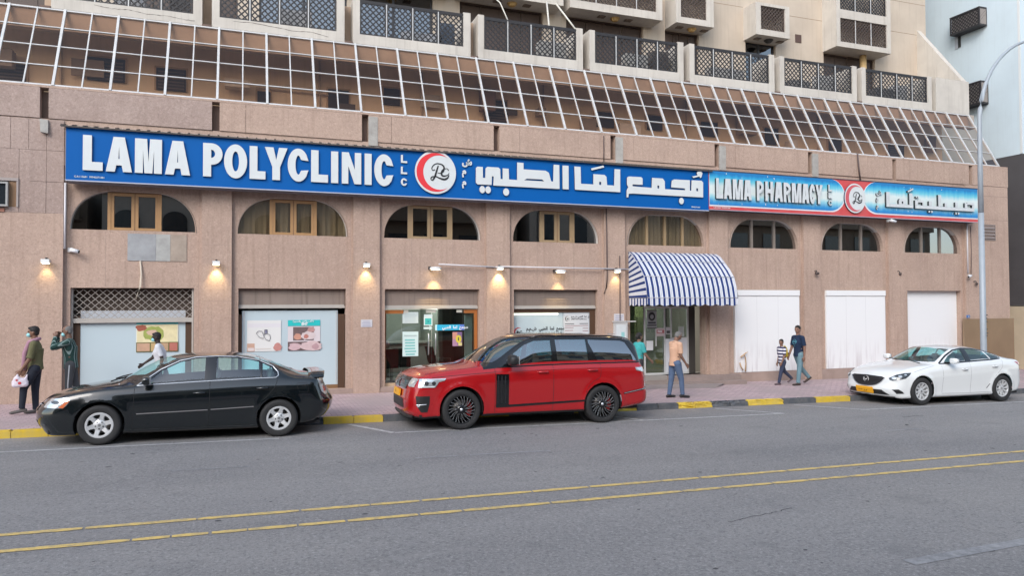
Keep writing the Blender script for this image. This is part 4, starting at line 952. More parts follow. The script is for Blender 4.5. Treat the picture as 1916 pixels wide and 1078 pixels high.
mb = MB(); mb.box(x2+1.0,x2+1.22,20.25,20.3,.3,2.15); part('lobby_panel', mb, mat('pale_green_panel', (.45,.50,.48,1), .6))
mb = MB(); mb.box(x2-1.22,x2-1.12,20.9,20.95,.3,2.2); part('lobby_door', mb, mat('lobby_orange', (.50,.24,.17,1), .6))
for k, (xx, yy) in enumerate(((x2+.1,21.9),)):
    pl = bpy.data.lights.new('lobby_lamp', 'AREA'); pl.energy = 42; pl.size = 1.2; pl.color = (1,.98,.92); po = bpy.data.objects.new('lobby_lamp', pl); po.location = (xx, yy, 3.1); COL.objects.link(po); po.parent = None
    tag(po, 'ceiling light inside the clinic lobby behind the glass door', 'lamp')

# ================================================================ the two long signs
BLUE = mat('sign_blue', (.002,.105,.38,1), .55, var=.12, vscale=.5, spec=.15)
NAVY = mat('sign_navy_edge', (.010,.020,.09,1), .6)
LETW = mat('letter_white', (.64,.67,.67,1), .45, var=.12, vscale=5)
LEDG = mat('letter_edge', (.03,.04,.09,1), .5)
YG = 19.40
def glyph(c, w, s=None):
    """bold condensed capitals in a box w wide, 1 high; returns outlines"""
    s = s or .235
    if c == 'L': return [[(0,0),(w,0),(w,.245),(s,.245),(s,1),(0,1)]]
    if c == 'I': return [[(0,0),(w,0),(w,1),(0,1)]]
    if c == 'A':
        k = w/2; t = .145*1.0
        return [[(0,0),(s*1.02,0),(k-.50*t-.13+.01,.185) if 0 else (s*1.18,.185),(w-s*1.18,.185),(w-s*1.02,0),(w,0),(k+t,1),(k-t,1)], [(s*1.55,.37),(w-s*1.55,.37),(k,.74)]]
    if c == 'M':
        q = s*.93; k = w/2
        return [[(0,0),(q,0),(q,.68),(k-.105,0),(k+.105,0),(w-q,.68),(w-q,0),(w,0),(w,1),(w-q*1.5,1),(k,.34),(q*1.5,1),(0,1)]]
    if c == 'N': return [[(0,0),(s*.9,0),(s*.9,.56),(w-s*.95,0),(w,0),(w,1),(w-s*.9,1),(w-s*.9,.46),(s*.95,1),(0,1)]]
    if c == 'H': return [[(0,0),(s,0),(s,.41),(w-s,.41),(w-s,0),(w,0),(w,1),(w-s,1),(w-s,.62),(s,.62),(s,1),(0,1)]]
    if c == 'Y': return [[(w/2-s/2,0),(w/2+s/2,0),(w/2+s/2,.40),(w,1),(w-s*1.12,1),(w/2,.62),(s*1.12,1),(0,1),(w/2-s/2,.40)]]
    if c in 'PR':
        r = .31; o = [(0,0),(s,0),(s,.36)]; cx_ = w-r*.95
        o += [(cx_+r*.95*cos(t), .68+.32*sin(t)) for t in [(-pi/2)+pi*k/14 for k in range(15)]] + [(0,1)]
        if c == 'R': o = [(0,0),(s,0),(s,.38),(s+.08,.38),(w-s*1.02,0),(w,0),(w-.19,.42)] + [(cx_+r*.95*cos(t), .70+.30*sin(t)) for t in [(-pi/2.6)+(pi/2.6+pi/2)*k/12 for k in range(13)]] + [(0,1)]
        rx = max(.04, (w-2*s+.05)*.75); hx = w-s*.92-rx
        h = [(s,.565)] + [(hx+rx*cos(t), .685+.12*sin(t)) for t in [(-pi/2)+pi*k/8 for k in range(9)]] + [(s,.805)]
        return [o, h]
    if c == 'O': return [circ(w/2,.5,w/2,.515,36), circ(w/2,.5,w/2-s*1.02,.30,28)]
    if c == 'C':
        a = RAD(32); out = [(w/2+w/2*1.02*cos(t), .5+.515*sin(t)) for t in [a+(2*pi-2*a)*k/32 for k in range(33)]]
        b_ = RAD(33); inn = [(w/2+(w/2-s*1.0)*cos(t), .5+.295*sin(t)) for t in [2*pi-b_-(2*pi-2*b_)*k/24 for k in range(25)]]
        out[0] = (w*.985,.645); out[-1] = (w*.985,.355)
        inn = [(w-s*1.0,.335)]+inn[1:-1]+[(w-s*1.0,.665)]
        return [out+inn]
def put_letter(par, c, x0, x1, z0, z1, mats, dep, y, org, s=.235):
    h = z1-z0; w = (x1-x0)/h; me = flat_shape('letter', [[(a*h, b_*h) for a, b_ in pl] for pl in glyph(c.upper(), w, s)], mats, dep)
    obj('letter', me, par, (x0-org[0], y-org[1], z0-org[2]))
sg = empty('polyclinic_sign', (5, YG, 5.35), label='long blue clinic signboard with raised white English and Arabic letters over the left arches', cat='sign'); SO = (5, YG, 5.35)
def sp_(name, mb, m, par=sg, so=SO): return obj(name, mb.mesh(name, m), par, (-so[0],-so[1],-so[2]))
mb = MB(); mb.box(-3.86, 13.58, YG, YG+.06, 5.35, 6.57); sp_('panel', mb, BLUE)
mb = MB(); mb.box(-3.875,-3.862,YG+.0,YF,5.33,6.58); mb.box(-3.862,13.6,YG+.062,YF,5.32,5.345); sp_('casing', mb, mat('sign_grey_edge', (.20,.20,.24,1), .6))
mb = MB(); mb.box(-3.87,13.59,YG-.012,YG+.01,5.325,5.352); sp_('bottom_trim', mb, mat('trim_aluminium', (.42,.44,.52,1), .4))
# corrugated cover sheet sloping back to the wall
RF = mat('cover_sheet', (.44,.41,.38,1), .7, var=.5, vscale=3)
RD = mat('cover_sheet_edge', (.07,.06,.055,1), .8)
mb = MB(); n = 79
for k in range(n):
    x = -3.95+ (13.68+3.95)*k/n; w_ = (13.68+3.95)/n
    mb.hexa([(x,YG-.07,6.575),(x+w_,YG-.07,6.575),(x+w_,YF,6.69),(x,YF,6.69),(x,YG-.07,6.587),(x+w_,YG-.07,6.587),(x+w_,YF,6.70),(x,YF,6.70)])
sp_('cover_sheet', mb, RF)
for k in range(n+1):
    x = -3.95+(13.68+3.95)*k/n; mb = MB(); mb.hexa([(x-.022,YG-.075,6.57),(x+.022,YG-.075,6.57),(x+.022,YF,6.69),(x-.022,YF,6.69),(x-.008,YG-.075,6.615),(x+.008,YG-.075,6.615),(x+.008,YF,6.725),(x-.008,YF,6.725)]); sp_('sheet_rib', mb, RD)
mb = MB(); mb.box(-3.95,13.68,YG-.082,YG-.076,6.555,6.59); sp_('sheet_edge', mb, RD)
MLET = [('L',-3.51,-3.10),('A',-3.036,-2.488),('M',-2.428,-1.849),('A',-1.781,-1.229),('P',-.942,-.50),('O',-.466,.067),('L',.125,.50),('Y',.482,1.027),('C',1.036,1.545),('L',1.603,2.025),('I',2.101,2.281),('N',2.372,2.869),('I',2.956,3.139),('C',3.212,3.718)]
for c, a, b_ in MLET: put_letter(sg, c, a, b_, 5.585, 6.405, [LETW, LEDG], .045, YG-.055, SO, .225)
for c, z0, z1 in (('L',6.223,6.438),('L',5.924,6.124),('C',5.615,5.812)): put_letter(sg, c, 3.915, 4.085, z0, z1, [LETW, LEDG], .03, YG-.04, SO, .26)
ar = {'w1':[[(13.345,5.736),(13.351,6.203),(13.293,6.254),(12.93,6.25),(12.917,5.931),(12.869,5.921),(12.872,6.247),(12.311,6.241),(12.225,6.195),(12.204,5.99),(12.687,5.982),(12.696,5.928),(11.988,5.925),(11.981,6.17),(11.912,6.247),(11.541,6.247),(11.524,5.942),(11.231,5.947),(10.877,5.957),(10.877,6.009),(11.218,6.015),(11.219,6.209),(11.174,6.246),(10.744,6.242),(10.69,6.199),(10.688,5.999),(10.732,5.922),(10.673,5.819),(10.671,5.619),(10.729,5.614),(10.748,5.723),(10.875,5.737)],
 [(11.724,6.023),(11.785,6.023),(11.785,5.935),(11.724,5.935)],[(13.10,6.01),(13.16,6.01),(13.16,5.92),(13.10,5.92)]],
 'dot':[circ(12.564,5.59,.085,.1,20)],
 'damma':[[(12.955,6.368),(13.149,6.412),(13.116,6.48),(13.15,6.524),(13.272,6.543),(13.33,6.493),(13.294,6.366),(13.245,6.334),(13.212,6.382),(13.003,6.321)]],
 'w2':[[(8.974,6.434),(9.174,6.43),(9.184,5.942),(9.58,5.942),(9.582,6.245),(9.944,6.245),(10.01,6.19),(10.03,5.945),(10.259,5.945),(10.277,6.435),(10.468,6.435),(10.462,5.757),(8.991,5.757)],[(9.77,6.03),(9.835,6.03),(9.835,5.939),(9.77,5.939)]],
 'fatha':[[(9.51,6.408),(9.911,6.519),(9.937,6.465),(9.531,6.35)]],
 'alef':[[(8.60,6.44),(8.793,6.44),(8.793,5.755),(8.60,5.755)]],
 'w3':[[(8.321,6.445),(8.501,6.445),(8.505,5.752),(6.499,5.748),(6.512,6.0),(6.461,6.0),(6.452,5.762),(6.04,5.755),(5.994,5.806),(5.995,6.205),(6.042,6.25),(6.197,6.247),(6.2,5.949),(6.266,5.949),(6.274,6.207),(6.325,6.26),(6.658,6.26),(6.706,6.215),(6.716,5.942),(6.776,5.942),(6.777,6.245),(6.956,6.245),(6.966,5.945),(7.206,5.940),(7.208,6.439),(7.402,6.435),(7.401,6.255),(8.071,6.255),(8.174,6.205),(8.244,5.962),(8.306,5.958)],[(7.416,5.947),(7.497,5.994),(7.967,5.998),(8.028,5.947)]],
 'dots':[circ(6.179,5.62,.082,.1,20)], 'dots2':[circ(6.348,5.62,.082,.1,20)], 'dots3':[circ(6.878,5.585,.09,.105,20)]}
for k, pls in ar.items(): obj('arabic_letter', flat_shape('arabic_letter', pls, [LETW, LEDG], .045), sg, (-5, -.055, -5.35))
for s_, z in (('\uFEB5',6.22),('\uFEE1',5.97),('\uFEE1',5.67)):
    obj('arabic_letter', text_mesh('arabic_letter', s_, .23, [LETW, LEDG], .03, .012), sg, (5.61-5, -.04, z-5.35+.06))
obj('small_print', text_mesh('small_print', 'C.R:115681  99942371081', .058, [LETW], .004, .001), sg, (-3.69-5,-.008,5.415-5.35))
obj('small_print', text_mesh('small_print', '99942371081', .058, [LETW], .004, .001), sg, (12.95-5,-.008,5.41-5.35))
def ribbon_stroke(pts, ws, n=5):
    """calligraphic stroke outline from a centre line"""
    P = [Vector((a, b_, 0)) for a, b_ in pts]; fx = pchip(range(len(P)), [p.x for p in P]); fz = pchip(range(len(P)), [p.y for p in P]); fw = pchip(range(len(ws)), ws)
    N = (len(P)-1)*n; C = [Vector((fx(i/n), fz(i/n), 0)) for i in range(N+1)]; vs = []
    for i, c in enumerate(C):
        d = (C[min(i+1,N)]-C[max(i-1,0)]).normalized(); q = Vector((-d.y, d.x, 0))*fw(i/N*(len(ws)-1))/2; vs += [(c-q), (c+q)]
    return vs, [(2*i,2*i+2,2*i+3,2*i+1) for i in range(N)]
def monogram(par, cx_, cz_, s, y, m, sx=1.0):
    mb = MB()
    ST = [([(.06,.42),(-.02,.18),(-.10,-.08),(-.20,-.32),(-.32,-.45),(-.40,-.36),(-.30,-.24),(-.10,-.22),(.14,-.30),(.40,-.36),(.62,-.28),(.74,-.08)], [.06,.08,.09,.08,.05,.06,.05,.06,.10,.09,.03]),
          ([(-.14,.18),(-.27,.12),(-.34,.24),(-.24,.42),(0,.54),(.26,.50),(.42,.32),(.36,.10),(.16,-.02),(.02,.0)], [.05,.04,.05,.05,.06,.08,.09,.05,.03]),
          ([(.70,.16),(.62,.28),(.44,.26),(.28,.10),(.26,-.08),(.40,-.17),(.60,-.12),(.74,.02)], [.05,.03,.05,.09,.09,.05,.03])]
    for i, (p, w_) in enumerate(ST):
        v, f = ribbon_stroke([(a*s*sx, b_*s) for a, b_ in p], [q*s*1.15 for q in w_]); mb.add([(cx_+q.x, y-.001*i, cz_+q.y) for q in v], f)
    obj('monogram', mb.mesh('monogram', m), par)
def emblem(par, cx_, cz_, rx, rz, y, red):
    obj('disc', flat_shape('disc', [circ(0,0,rx,rz,56)], [LETW, LEDG], .05), par, (cx_, y, cz_))
    n = 44; out = [(rx*.92*cos(t), rz*.90*sin(t)) for t in [RAD(58)+RAD(240)*k/n for k in range(n+1)]]
    inn = [(rx*.19+rx*.79*cos(t), rz*.80*sin(t)-.0) for t in [RAD(300)-RAD(238)*k/n for k in range(n+1)]]
    obj('crescent', flat_shape('crescent', [out+inn], [red], .004), par, (cx_, y-.005, cz_))
    monogram(par, cx_+rx*.08, cz_-rz*.02, rz*.80, y-.008, mat('monogram_black', (.015,.015,.018,1), .5), sx=rx/rz*.98)
emblem(sg, 4.857-5, 6.018-5.35, .570, .585, -.06, mat('crescent_red', (.72,.035,.045,1), .45))

# pharmacy sign
PO = (19.4, YG, 5.4)
ps = empty('pharmacy_sign', PO, label='faded blue, white and red pharmacy signboard over the right hand arches', cat='sign')
def grad_panel():
    m = bpy.data.materials.new('faded_sign_print'); m.use_nodes = True; nt = m.node_tree; b = nt.nodes['Principled BSDF']; N = nt.nodes.new; L = nt.links.new
    g = N('ShaderNodeNewGeometry'); s = N('ShaderNodeSeparateXYZ'); L(g.outputs['Position'], s.inputs[0])
    mr = N('ShaderNodeMapRange'); mr.inputs[1].default_value = 5.5; mr.inputs[2].default_value = 6.6; L(s.outputs['Z'], mr.inputs[0])
    n = N('ShaderNodeTexNoise'); mp = N('ShaderNodeMapping'); mp.inputs['Scale'].default_value = (12,1,1.2); L(g.outputs['Position'], mp.inputs[0]); L(mp.outputs[0], n.inputs['Vector']); n.inputs['Scale'].default_value = 1; n.inputs['Detail'].default_value = 5
    a = N('ShaderNodeMath'); a.operation = 'MULTIPLY_ADD'; L(n.outputs['Fac'], a.inputs[0]); a.inputs[1].default_value = .16; L(mr.outputs[0], a.inputs[2])
    r = N('ShaderNodeValToRGB'); e = r.color_ramp.elements; e[0].position = .06; e[0].color = (.012,.14,.46,1); e[1].position = 1.08; e[1].color = (.012,.19,.46,1)
    for p_, c in ((.20,(.03,.27,.58,1)),(.36,(.30,.62,.70,1)),(.46,(.66,.74,.72,1)),(.66,(.66,.75,.74,1)),(.80,(.16,.56,.68,1)),(.93,(.02,.32,.60,1))): q = e.new(p_); q.color = c
    L(a.outputs[0], r.inputs[0]); L(r.outputs[0], b.inputs['Base Color']); b.inputs['Roughness'].default_value = .55; return m
GP = grad_panel(); RPN = mat('faded_red', (.58,.055,.06,1), .55, var=.35, vscale=2, tint=(.62,.22,.20,1)); SW = mat('sign_white_line', (.72,.72,.74,1), .5)
mb = MB(); mb.box(13.60,25.15,YG+.0,YG+.08,5.39,6.60); sp_('panel', mb, RPN, ps, PO)
def zone(pts, m, y): obj('print', flat_shape('print', [pts], [m], .004), ps, (-PO[0], y, -PO[2]))
def left_zone(g, zb, zt, xl):
    return [(xl, zb), (18.35, zb)] + [(18.35+.60*sin(t)+g, (zb+zt)/2-(zt-zb)/2*cos(t)) for t in [pi*k/22 for k in range(1, 22)]] + [(18.35, zt), (xl, zt)]
def right_zone(g, zb, zt, xr):
    return [(xr, zb), (20.40, zb)] + [(20.40-.60*sin(t)-g, (zb+zt)/2-(zt-zb)/2*cos(t)) for t in [pi*k/22 for k in range(1, 22)]] + [(20.40, zt), (xr, zt)]
zone(left_zone(.04, 5.49, 6.595, 13.605), SW, -.005); zone(left_zone(0, 5.535, 6.594, 13.61), GP, -.010)
zone(right_zone(.04, 5.49, 6.595, 25.145), SW, -.005); zone(right_zone(0, 5.535, 6.594, 25.14), GP, -.010)
mb = MB(); mb.box(13.59,25.17,YG-.02,YG+.10,6.60,6.625); sp_('top_edge', mb, mat('sign_dark_edge', (.07,.06,.08,1), .6), ps, PO)
mb = MB(); mb.box(13.59,25.17,YG-.015,YG+.10,5.375,5.39); sp_('bottom_trim', mb, mat('trim_aluminium', (.42,.44,.52,1)), ps, PO)
mb = MB(); mb.box(13.6,25.15,YG+.10,YF,5.38,5.40); mb.box(25.12,25.15,YG+.1,YF,5.4,6.6); sp_('casing', mb, mat('sign_dark_edge', (.07,.06,.08,1)), ps, PO)
PW = mat('pharmacy_letter_face', (.62,.65,.66,1), .4, var=.3, vscale=9); PE = mat('pharmacy_letter_edge', (.03,.035,.04,1), .5)
for c, a, b_ in (('L',13.803,14.06),('A',14.09,14.385),('M',14.42,14.80),('A',14.84,15.13),('P',15.334,15.593),('H',15.663,15.96),('A',16.03,16.347),('R',16.382,16.668),('M',16.71,17.09),('A',17.12,17.409),('C',17.427,17.66),('Y',17.67,17.965)):
    put_letter(ps, c, a, b_, 5.725, 6.36, [PW, PE], .075, YG-.09, PO, .155)
for c, z0, z1 in (('L',6.165,6.389),('L',5.936,6.135),('C',5.70,5.86)): put_letter(ps, c, 18.22, 18.375, z0, z1, [PW, PE], .06, YG-.075, PO, .24)
emblem(ps, 19.366-PO[0], 5.99-PO[2], .45, .50, -.06, mat('crescent_faded', (.58,.10,.12,1), .5))
def kufi(boxes):
    for x0, x1, z0, z1 in boxes:
        obj('arabic_letter', flat_shape('arabic_letter', [[(x0,z0),(x1,z0),(x1,z1),(x0,z1)]], [PW, PE], .075), ps, (-PO[0], -.09, -PO[2]))
kufi([(20.71,20.86,5.76,6.27),(20.864,21.93,5.76,5.87),(21.755,21.90,5.874,6.27)])
obj('arabic_letter', flat_shape('arabic_letter', [[(21.27,5.874),(21.60,5.874),(21.60,6.02),(21.5,6.06),(21.32,6.06),(21.27,6.0)],[(21.40,5.90),(21.47,5.90),(21.47,5.97),(21.40,5.97)]], [PW, PE], .075), ps, (-PO[0], -.09, -PO[2]))
obj('arabic_letter', flat_shape('arabic_letter', [[(21.68,6.35),(21.93,6.46),(21.96,6.41),(21.70,6.30)]], [PW, PE], .075), ps, (-PO[0], -.09, -PO[2]))
kufi([(22.02,22.15,5.874,6.04),(22.02,24.87,5.755,5.87),(22.154,22.36,5.97,6.05),(22.36,22.42,5.874,6.05),(22.67,22.80,5.874,6.04),(23.11,23.25,5.874,6.28),(23.42,23.54,5.874,6.0),(23.93,24.05,5.874,6.05),(24.40,24.52,5.874,6.05),(24.523,24.87,5.99,6.07),(24.76,24.87,5.874,5.985)])
kufi([(22.06,22.11,6.13,6.18),(22.15,22.20,6.13,6.18),(22.64,22.72,5.64,5.70),(22.76,22.84,5.64,5.70),(23.93,24.0,5.62,5.69),(24.05,24.12,5.62,5.69)])
for s_, z in (('\uFEB5',6.15),('\uFEE1',5.95),('\uFEE1',5.70)): obj('arabic_letter', text_mesh('arabic_letter', s_, .20, [PW, PE], .05, .006), ps, (20.30-PO[0], -.06, z-PO[2]+.02))
obj('small_print', text_mesh('small_print', 'C.R:115681 99942371081', .06, [LETW], .004, .001), ps, (13.75-PO[0],-.012,5.43-PO[2]))
rs = random.Random(8); sc_ = MB()
for k in range(26):
    x = rs.choice([rs.uniform(13.8,18.3), rs.uniform(20.6,24.9)]); z = rs.choice([rs.uniform(6.38,6.55), rs.uniform(5.56,5.68)]); a = rs.uniform(.008,.022); sc_.box(x, x+a, YG-.0152, YG-.0148, z, z+a*rs.uniform(1,3.5))
sp_('scuff', sc_, SW, ps, PO)

# ================================================================ striped awning
AW = empty('striped_awning', (12.5, 19.8, 3.2), label='blue and white striped fabric awning over the pharmacy entrance', cat='awning')
def stripe_mat():
    m = bpy.data.materials.new('awning_fabric'); m.use_nodes = True; nt = m.node_tree; b = nt.nodes['Principled BSDF']; N = nt.nodes.new; L = nt.links.new
    uv = N('ShaderNodeUVMap'); s = N('ShaderNodeSeparateXYZ'); L(uv.outputs[0], s.inputs[0])
    f = N('ShaderNodeMath'); f.operation = 'FRACT'; L(s.outputs['X'], f.inputs[0])
    def band(a, b_):
        r = N('ShaderNodeMath'); r.operation = 'GREATER_THAN'; L(f.outputs[0], r.inputs[0]); r.inputs[1].default_value = a
        q = N('ShaderNodeMath'); q.operation = 'LESS_THAN'; L(f.outputs[0], q.inputs[0]); q.inputs[1].default_value = b_
        m_ = N('ShaderNodeMath'); m_.operation = 'MULTIPLY'; L(r.outputs[0], m_.inputs[0]); L(q.outputs[0], m_.inputs[1]); return m_.outputs[0]
    bl = band(.06,.50); gr = band(.74,.80)
    x1 = N('ShaderNodeMix'); x1.data_type = 'RGBA'; L(gr, x1.inputs[0]); x1.inputs[6].default_value = (.66,.67,.70,1); x1.inputs[7].default_value = (.30,.33,.45,1)
    x2_ = N('ShaderNodeMix'); x2_.data_type = 'RGBA'; L(bl, x2_.inputs[0]); L(x1.outputs[2], x2_.inputs[6]); x2_.inputs[7].default_value = (.009,.032,.155,1)
    L(x2_.outputs[2], b.inputs['Base Color']); b.inputs['Roughness'].default_value = .85; return m
SM = stripe_mat()
APR = [(19.79,4.03),(19.56,3.92),(19.33,3.72),(19.08,3.49),(18.88,3.25),(18.77,2.95),(18.70,2.62)]
AX0, AX1 = 10.97, 14.10
def awning():
    nst = 18; me_v = []; me_f = []; uvs = []
    nx = nst*4
    def sheet(P, U):
        # P: grid rows x cols of points, U: grid of u coordinate
        o = len(me_v); R, C = len(P), len(P[0])
        for r in P: me_v.extend(r)
        for i in range(R-1):
            for j in range(C-1):
                me_f.append((o+i*C+j, o+i*C+j+1, o+(i+1)*C+j+1, o+(i+1)*C+j)); uvs.append([U[i][j], U[i][j+1], U[i+1][j+1], U[i+1][j]])
    rows = []; us = []
    for (y, z) in APR:
        rows.append([(AX0+(AX1-AX0)*j/nx, y, z-.012*sin(pi*(j % 16)/16)) for j in range(nx+1)]); us.append([nst*j/nx for j in range(nx+1)])
    sheet(rows, us)
    # scalloped valance
    rows = []; us = []
    for t in (0, .5, 1):
        rows.append([(AX0+(AX1-AX0)*j/nx, 18.70-.01*t, 2.62-t*(.19+.05*abs(sin(pi*j/9.0)))) for j in range(nx+1)]); us.append([nst*j/nx for j in range(nx+1)])
    sheet(rows, us)
    for X, sgn in ((AX0, 1), (AX1, -1)):
        # side cheek: fan from the wall bottom corner; stripes run out from the wall
        rows = []; us = []; n = 24
        pr = pchip(range(len(APR)), [p[0] for p in APR]); pz = pchip(range(len(APR)), [p[1] for p in APR])
        for t in (0, .25, .5, .75, 1):
            row = []; u = []
            for k in range(n+1):
                q = k/n*(len(APR)-1); y = pr(q); z = pz(q); yw, zw = 19.795, 4.03-(4.03-2.62)*(k/n)
                row.append((X, y+(yw-y)*t, z+(zw-z)*t)); u.append(k/n*9.5)
            rows.append(row); us.append(u)
        sheet(rows, us)
        rows = []; us = []; n = 28
        for t in (0, 1):
            rows.append([(X, 18.70+1.09*k/n, 2.62-t*(.19+.05*abs(sin(pi*k/8.0)))) for k in range(n+1)]); us.append([6.3*k/n for k in range(n+1)])
        sheet(rows, us)
    me = bpy.data.meshes.new('canopy_fabric'); me.from_pydata(me_v, [], me_f); ul = me.uv_layers.new(name='UVMap'); i = 0
    for p, u4 in zip(me.polygons, uvs):
        for li, u in zip(p.loop_indices, u4): ul.data[li].uv = (u, 0)
    me.materials.append(SM); return me
obj('canopy_fabric', awning(), AW, (-12.5,-19.8,-3.2))
mb = MB()
for (y, z) in (APR[2], APR[4], APR[6]): mb.tube([(AX0,y-.006,z+.004),(AX1,y-.006,z+.004)], .009, 6)
for X in (AX0, AX1): mb.tube([(X,y,z) for y, z in APR]+[(X,19.79,2.62)], .012, 6)
obj('frame', mb.mesh('frame', mat('frame_grey', (.50,.50,.55,1), .5)), AW, (-12.5,-19.8,-3.2))
mb = MB(); mb.box(AX0,AX1,18.67,18.70,2.36,2.40)

# ================================================================ wall lamps, conduit, cameras
LW = mat('lamp_white', (.70,.70,.68,1), .4); LD = mat('lamp_dark', (.03,.03,.03,1), .5); LIT = mat('lit_lens', (.9,.85,.6,1), .5, emit=(1,.82,.42,1), estr=5)
def wall_lamp(x, z, kind, label, e_w):
    e = empty('wall_lamp', (x, YF-.01, z), label=label, cat='lamp', group='wall lamps along the arcade')
    if kind == 'flood':
        mb = MB(); mb.box(-.02,.02,-.09,.0,-.02,.06); mb.tube([(0,-.02,.05),(0,-.12,.03)], .014, 6); mb.build('bracket', LD, e)
        mb = MB(); mb.hexa([(-.085,-.20,-.055),(.085,-.20,-.055),(.085,-.07,-.075),(-.085,-.07,-.075),(-.085,-.19,.02),(.085,-.19,.02),(.085,-.08,.0),(-.085,-.08,.0)]); mb.build('housing', LW, e)
        mb = MB(); mb.hexa([(-.07,-.19,-.066),(.07,-.19,-.066),(.07,-.08,-.083),(-.07,-.08,-.083),(-.07,-.19,-.06),(.07,-.19,-.06),(.07,-.08,-.076),(-.07,-.08,-.076)]); mb.build('lens', LIT, e)
    else:
        mb = MB(); mb.box(-.16,-.12,-.07,.1,-.03,.05); mb.build('bracket', LD, e)
        mb = MB(); n = 20
        for k in range(n): pass
        mb.lathe([(0,.045),(.09,.04),(.15,.02),(.17,-.01),(.16,-.035),(.0,-.04)], 24, 'z', (0,0,0)); me = mb.mesh('housing', LW)
        for v in me.vertices: v.co = Vector((v.co.x, v.co.y*.62-.10, v.co.z))
        obj('housing', me, e)
        mb = MB(); mb.lathe([(0,-.047),(.12,-.044),(.13,-.036)], 20, 'z', (0,0,0)); me = mb.mesh('lens', LIT)
        for v in me.vertices: v.co = Vector((v.co.x, v.co.y*.62-.10, v.co.z))
        obj('lens', me, e)
    if e_w:
        l = bpy.data.lights.new('lamp_bulb', 'SPOT'); l.energy = e_w; l.spot_size = RAD(82 if kind == 'flood' else 66); l.spot_blend = .9; l.color = (1,.74,.33); l.shadow_soft_size = .03
        o = bpy.data.objects.new('lamp_bulb', l); o.location = (0,-.125,-.10); o.rotation_euler = (RAD(16),0,0); link(o, e)
LAMPS = [(-4.30,3.50,'flood','white flood lamp on the left wall beside the security camera',5),(-.64,3.52,'flood','white flood lamp on the pillar between the lattice grille and the poster window',14),(3.06,3.53,'flood','white flood lamp on the pillar left of the clinic glass door',14),
    (4.94,3.44,'oval','oval white lamp over the clinic glass door, left end of the conduit',26),(6.80,3.50,'flood','white flood lamp on the pillar right of the clinic glass door, bright pool below',26),(8.68,3.41,'oval','oval white lamp over the window behind the red car',20),(10.52,3.47,'flood','white lamp just left of the striped awning',9)]
for a in LAMPS: wall_lamp(*a)
# unlit small fittings on the right pillars
def spot_fit(x, z, rz, label):
    e = empty('spot_fitting', (x, YF, z), rz, label, 'lamp', 'unlit spot fittings on the right pillars')
    mb = MB(); mb.tube([(0,0,.04),(0,-.08,.05),(0,-.10,.0)], .015, 6); mb.build('bracket', LD, e)
    mb = MB(); mb.lathe([(.0,0),(.045,.01),(.05,.10),(.038,.13),(0,.13)], 12, 'x', (-.06,-.11,-.05)); mb.build('head', mat('fitting_brown', (.07,.05,.045,1), .5), e)
spot_fit(18.03, 3.50, 0, 'small dark unlit spot lamp on the pillar between the first two white boards'); spot_fit(21.68, 3.53, RAD(90), 'dark unlit spot lamp with white bulb base on the pillar before the last bay'); spot_fit(25.37, 3.20, RAD(40), 'round dark spot lamp below the right hand camera')
cd = empty('conduit', (7.7, YF-.03, 3.52), label='thin white conduit running along the wall between the lamps and the awning', cat='conduit')
mb = MB(); mb.tube([(5.05,YF-.03,3.56),(6.7,YF-.03,3.50)], .022, 6); mb.tube([(6.9,YF-.03,3.52),(10.95,YF-.03,3.50)], .022, 6); mb.tube([(6.7,YF-.03,3.50),(6.9,YF-.03,3.52)], .022, 6)
obj('pipe', mb.mesh('pipe', mat('conduit_white', (.62,.60,.62,1), .5)), cd, (-7.7,-YF+.03,-3.52))
def camera_fit(x, z, y, label, flip=1):
    e = empty('security_camera', (x, y, z), 0, label, 'camera', 'security cameras on the facade')
    mb = MB(); mb.box(-.05,.05,-.05,0,-.05,.05); mb.tube([(0,-.05,0),(.04*flip,-.10,-.01)], .022, 8); mb.build('mount', WHITE_MET, e)
    mb = MB(); mb.tube([(.02*flip,-.11,.0),(.20*flip,-.16,-.05)], .045, 14); mb.build('body', mat('camera_white', (.72,.73,.75,1), .35), e)
    mb = MB(); mb.tube([(.201*flip,-.1605,-.0505),(.212*flip,-.163,-.0535)], .036, 14); mb.build('lens', mat('black_gloss', (.01,.01,.012,1), .1), e)
camera_fit(-3.84, 3.76, YF+.08, 'white bullet security camera at the left corner under the blue sign')
camera_fit(25.14, 3.45, YF-.0, 'white security camera at the foot of the right hand conduit', -1)
camera_fit(20.95, 5.31, YG+.1, 'small white camera hanging under the pharmacy sign')
for x, y, z0, z1, lb in ((-3.94,YF-.02,3.78,5.33,'white conduit dropping from the sign to the left security camera'),(25.07,YF-.03,3.55,5.38,'white conduit dropping from the pharmacy sign to the right camera')):
    e = empty('conduit', (x, y, z0), label=lb, cat='conduit', group='drop conduits'); mb = MB(); mb.tube([(0,0,0),(0,0,z1-z0)], .024, 8); mb.build('pipe', mat('conduit_white', (.62,.60,.62,1)), e)
def cable(name, pts, r, m, label): 
    e = empty(name, pts[0], label=label, cat='cable'); mb = MB(); mb.tube([Vector(p)-Vector(pts[0]) for p in pts], r, 6); mb.build('strand', m, e)
DKC = mat('dark_cable', (.10,.07,.065,1), .7)
cable('cable', [(10.22,YF-.02,5.33),(10.23,YF-.02,4.6),(10.24,YF-.02,3.3),(10.20,YF-.03,2.95),(10.12,YF-.03,2.75)], .018, DKC, 'dark cable hanging down the pillar left of the awning')
cable('cable', [(10.14,YF-.04,7.5),(10.14,YF-.04,6.7)], .014, DKC, 'thin black cable over the parapet above the Arabic lettering')
cable('cable', [(19.92,YF-.04,7.62),(19.95,YF-.05,7.2),(20.04,YF-.04,6.65)], .028, DKC, 'thick dark cable over the parapet above the pharmacy emblem')
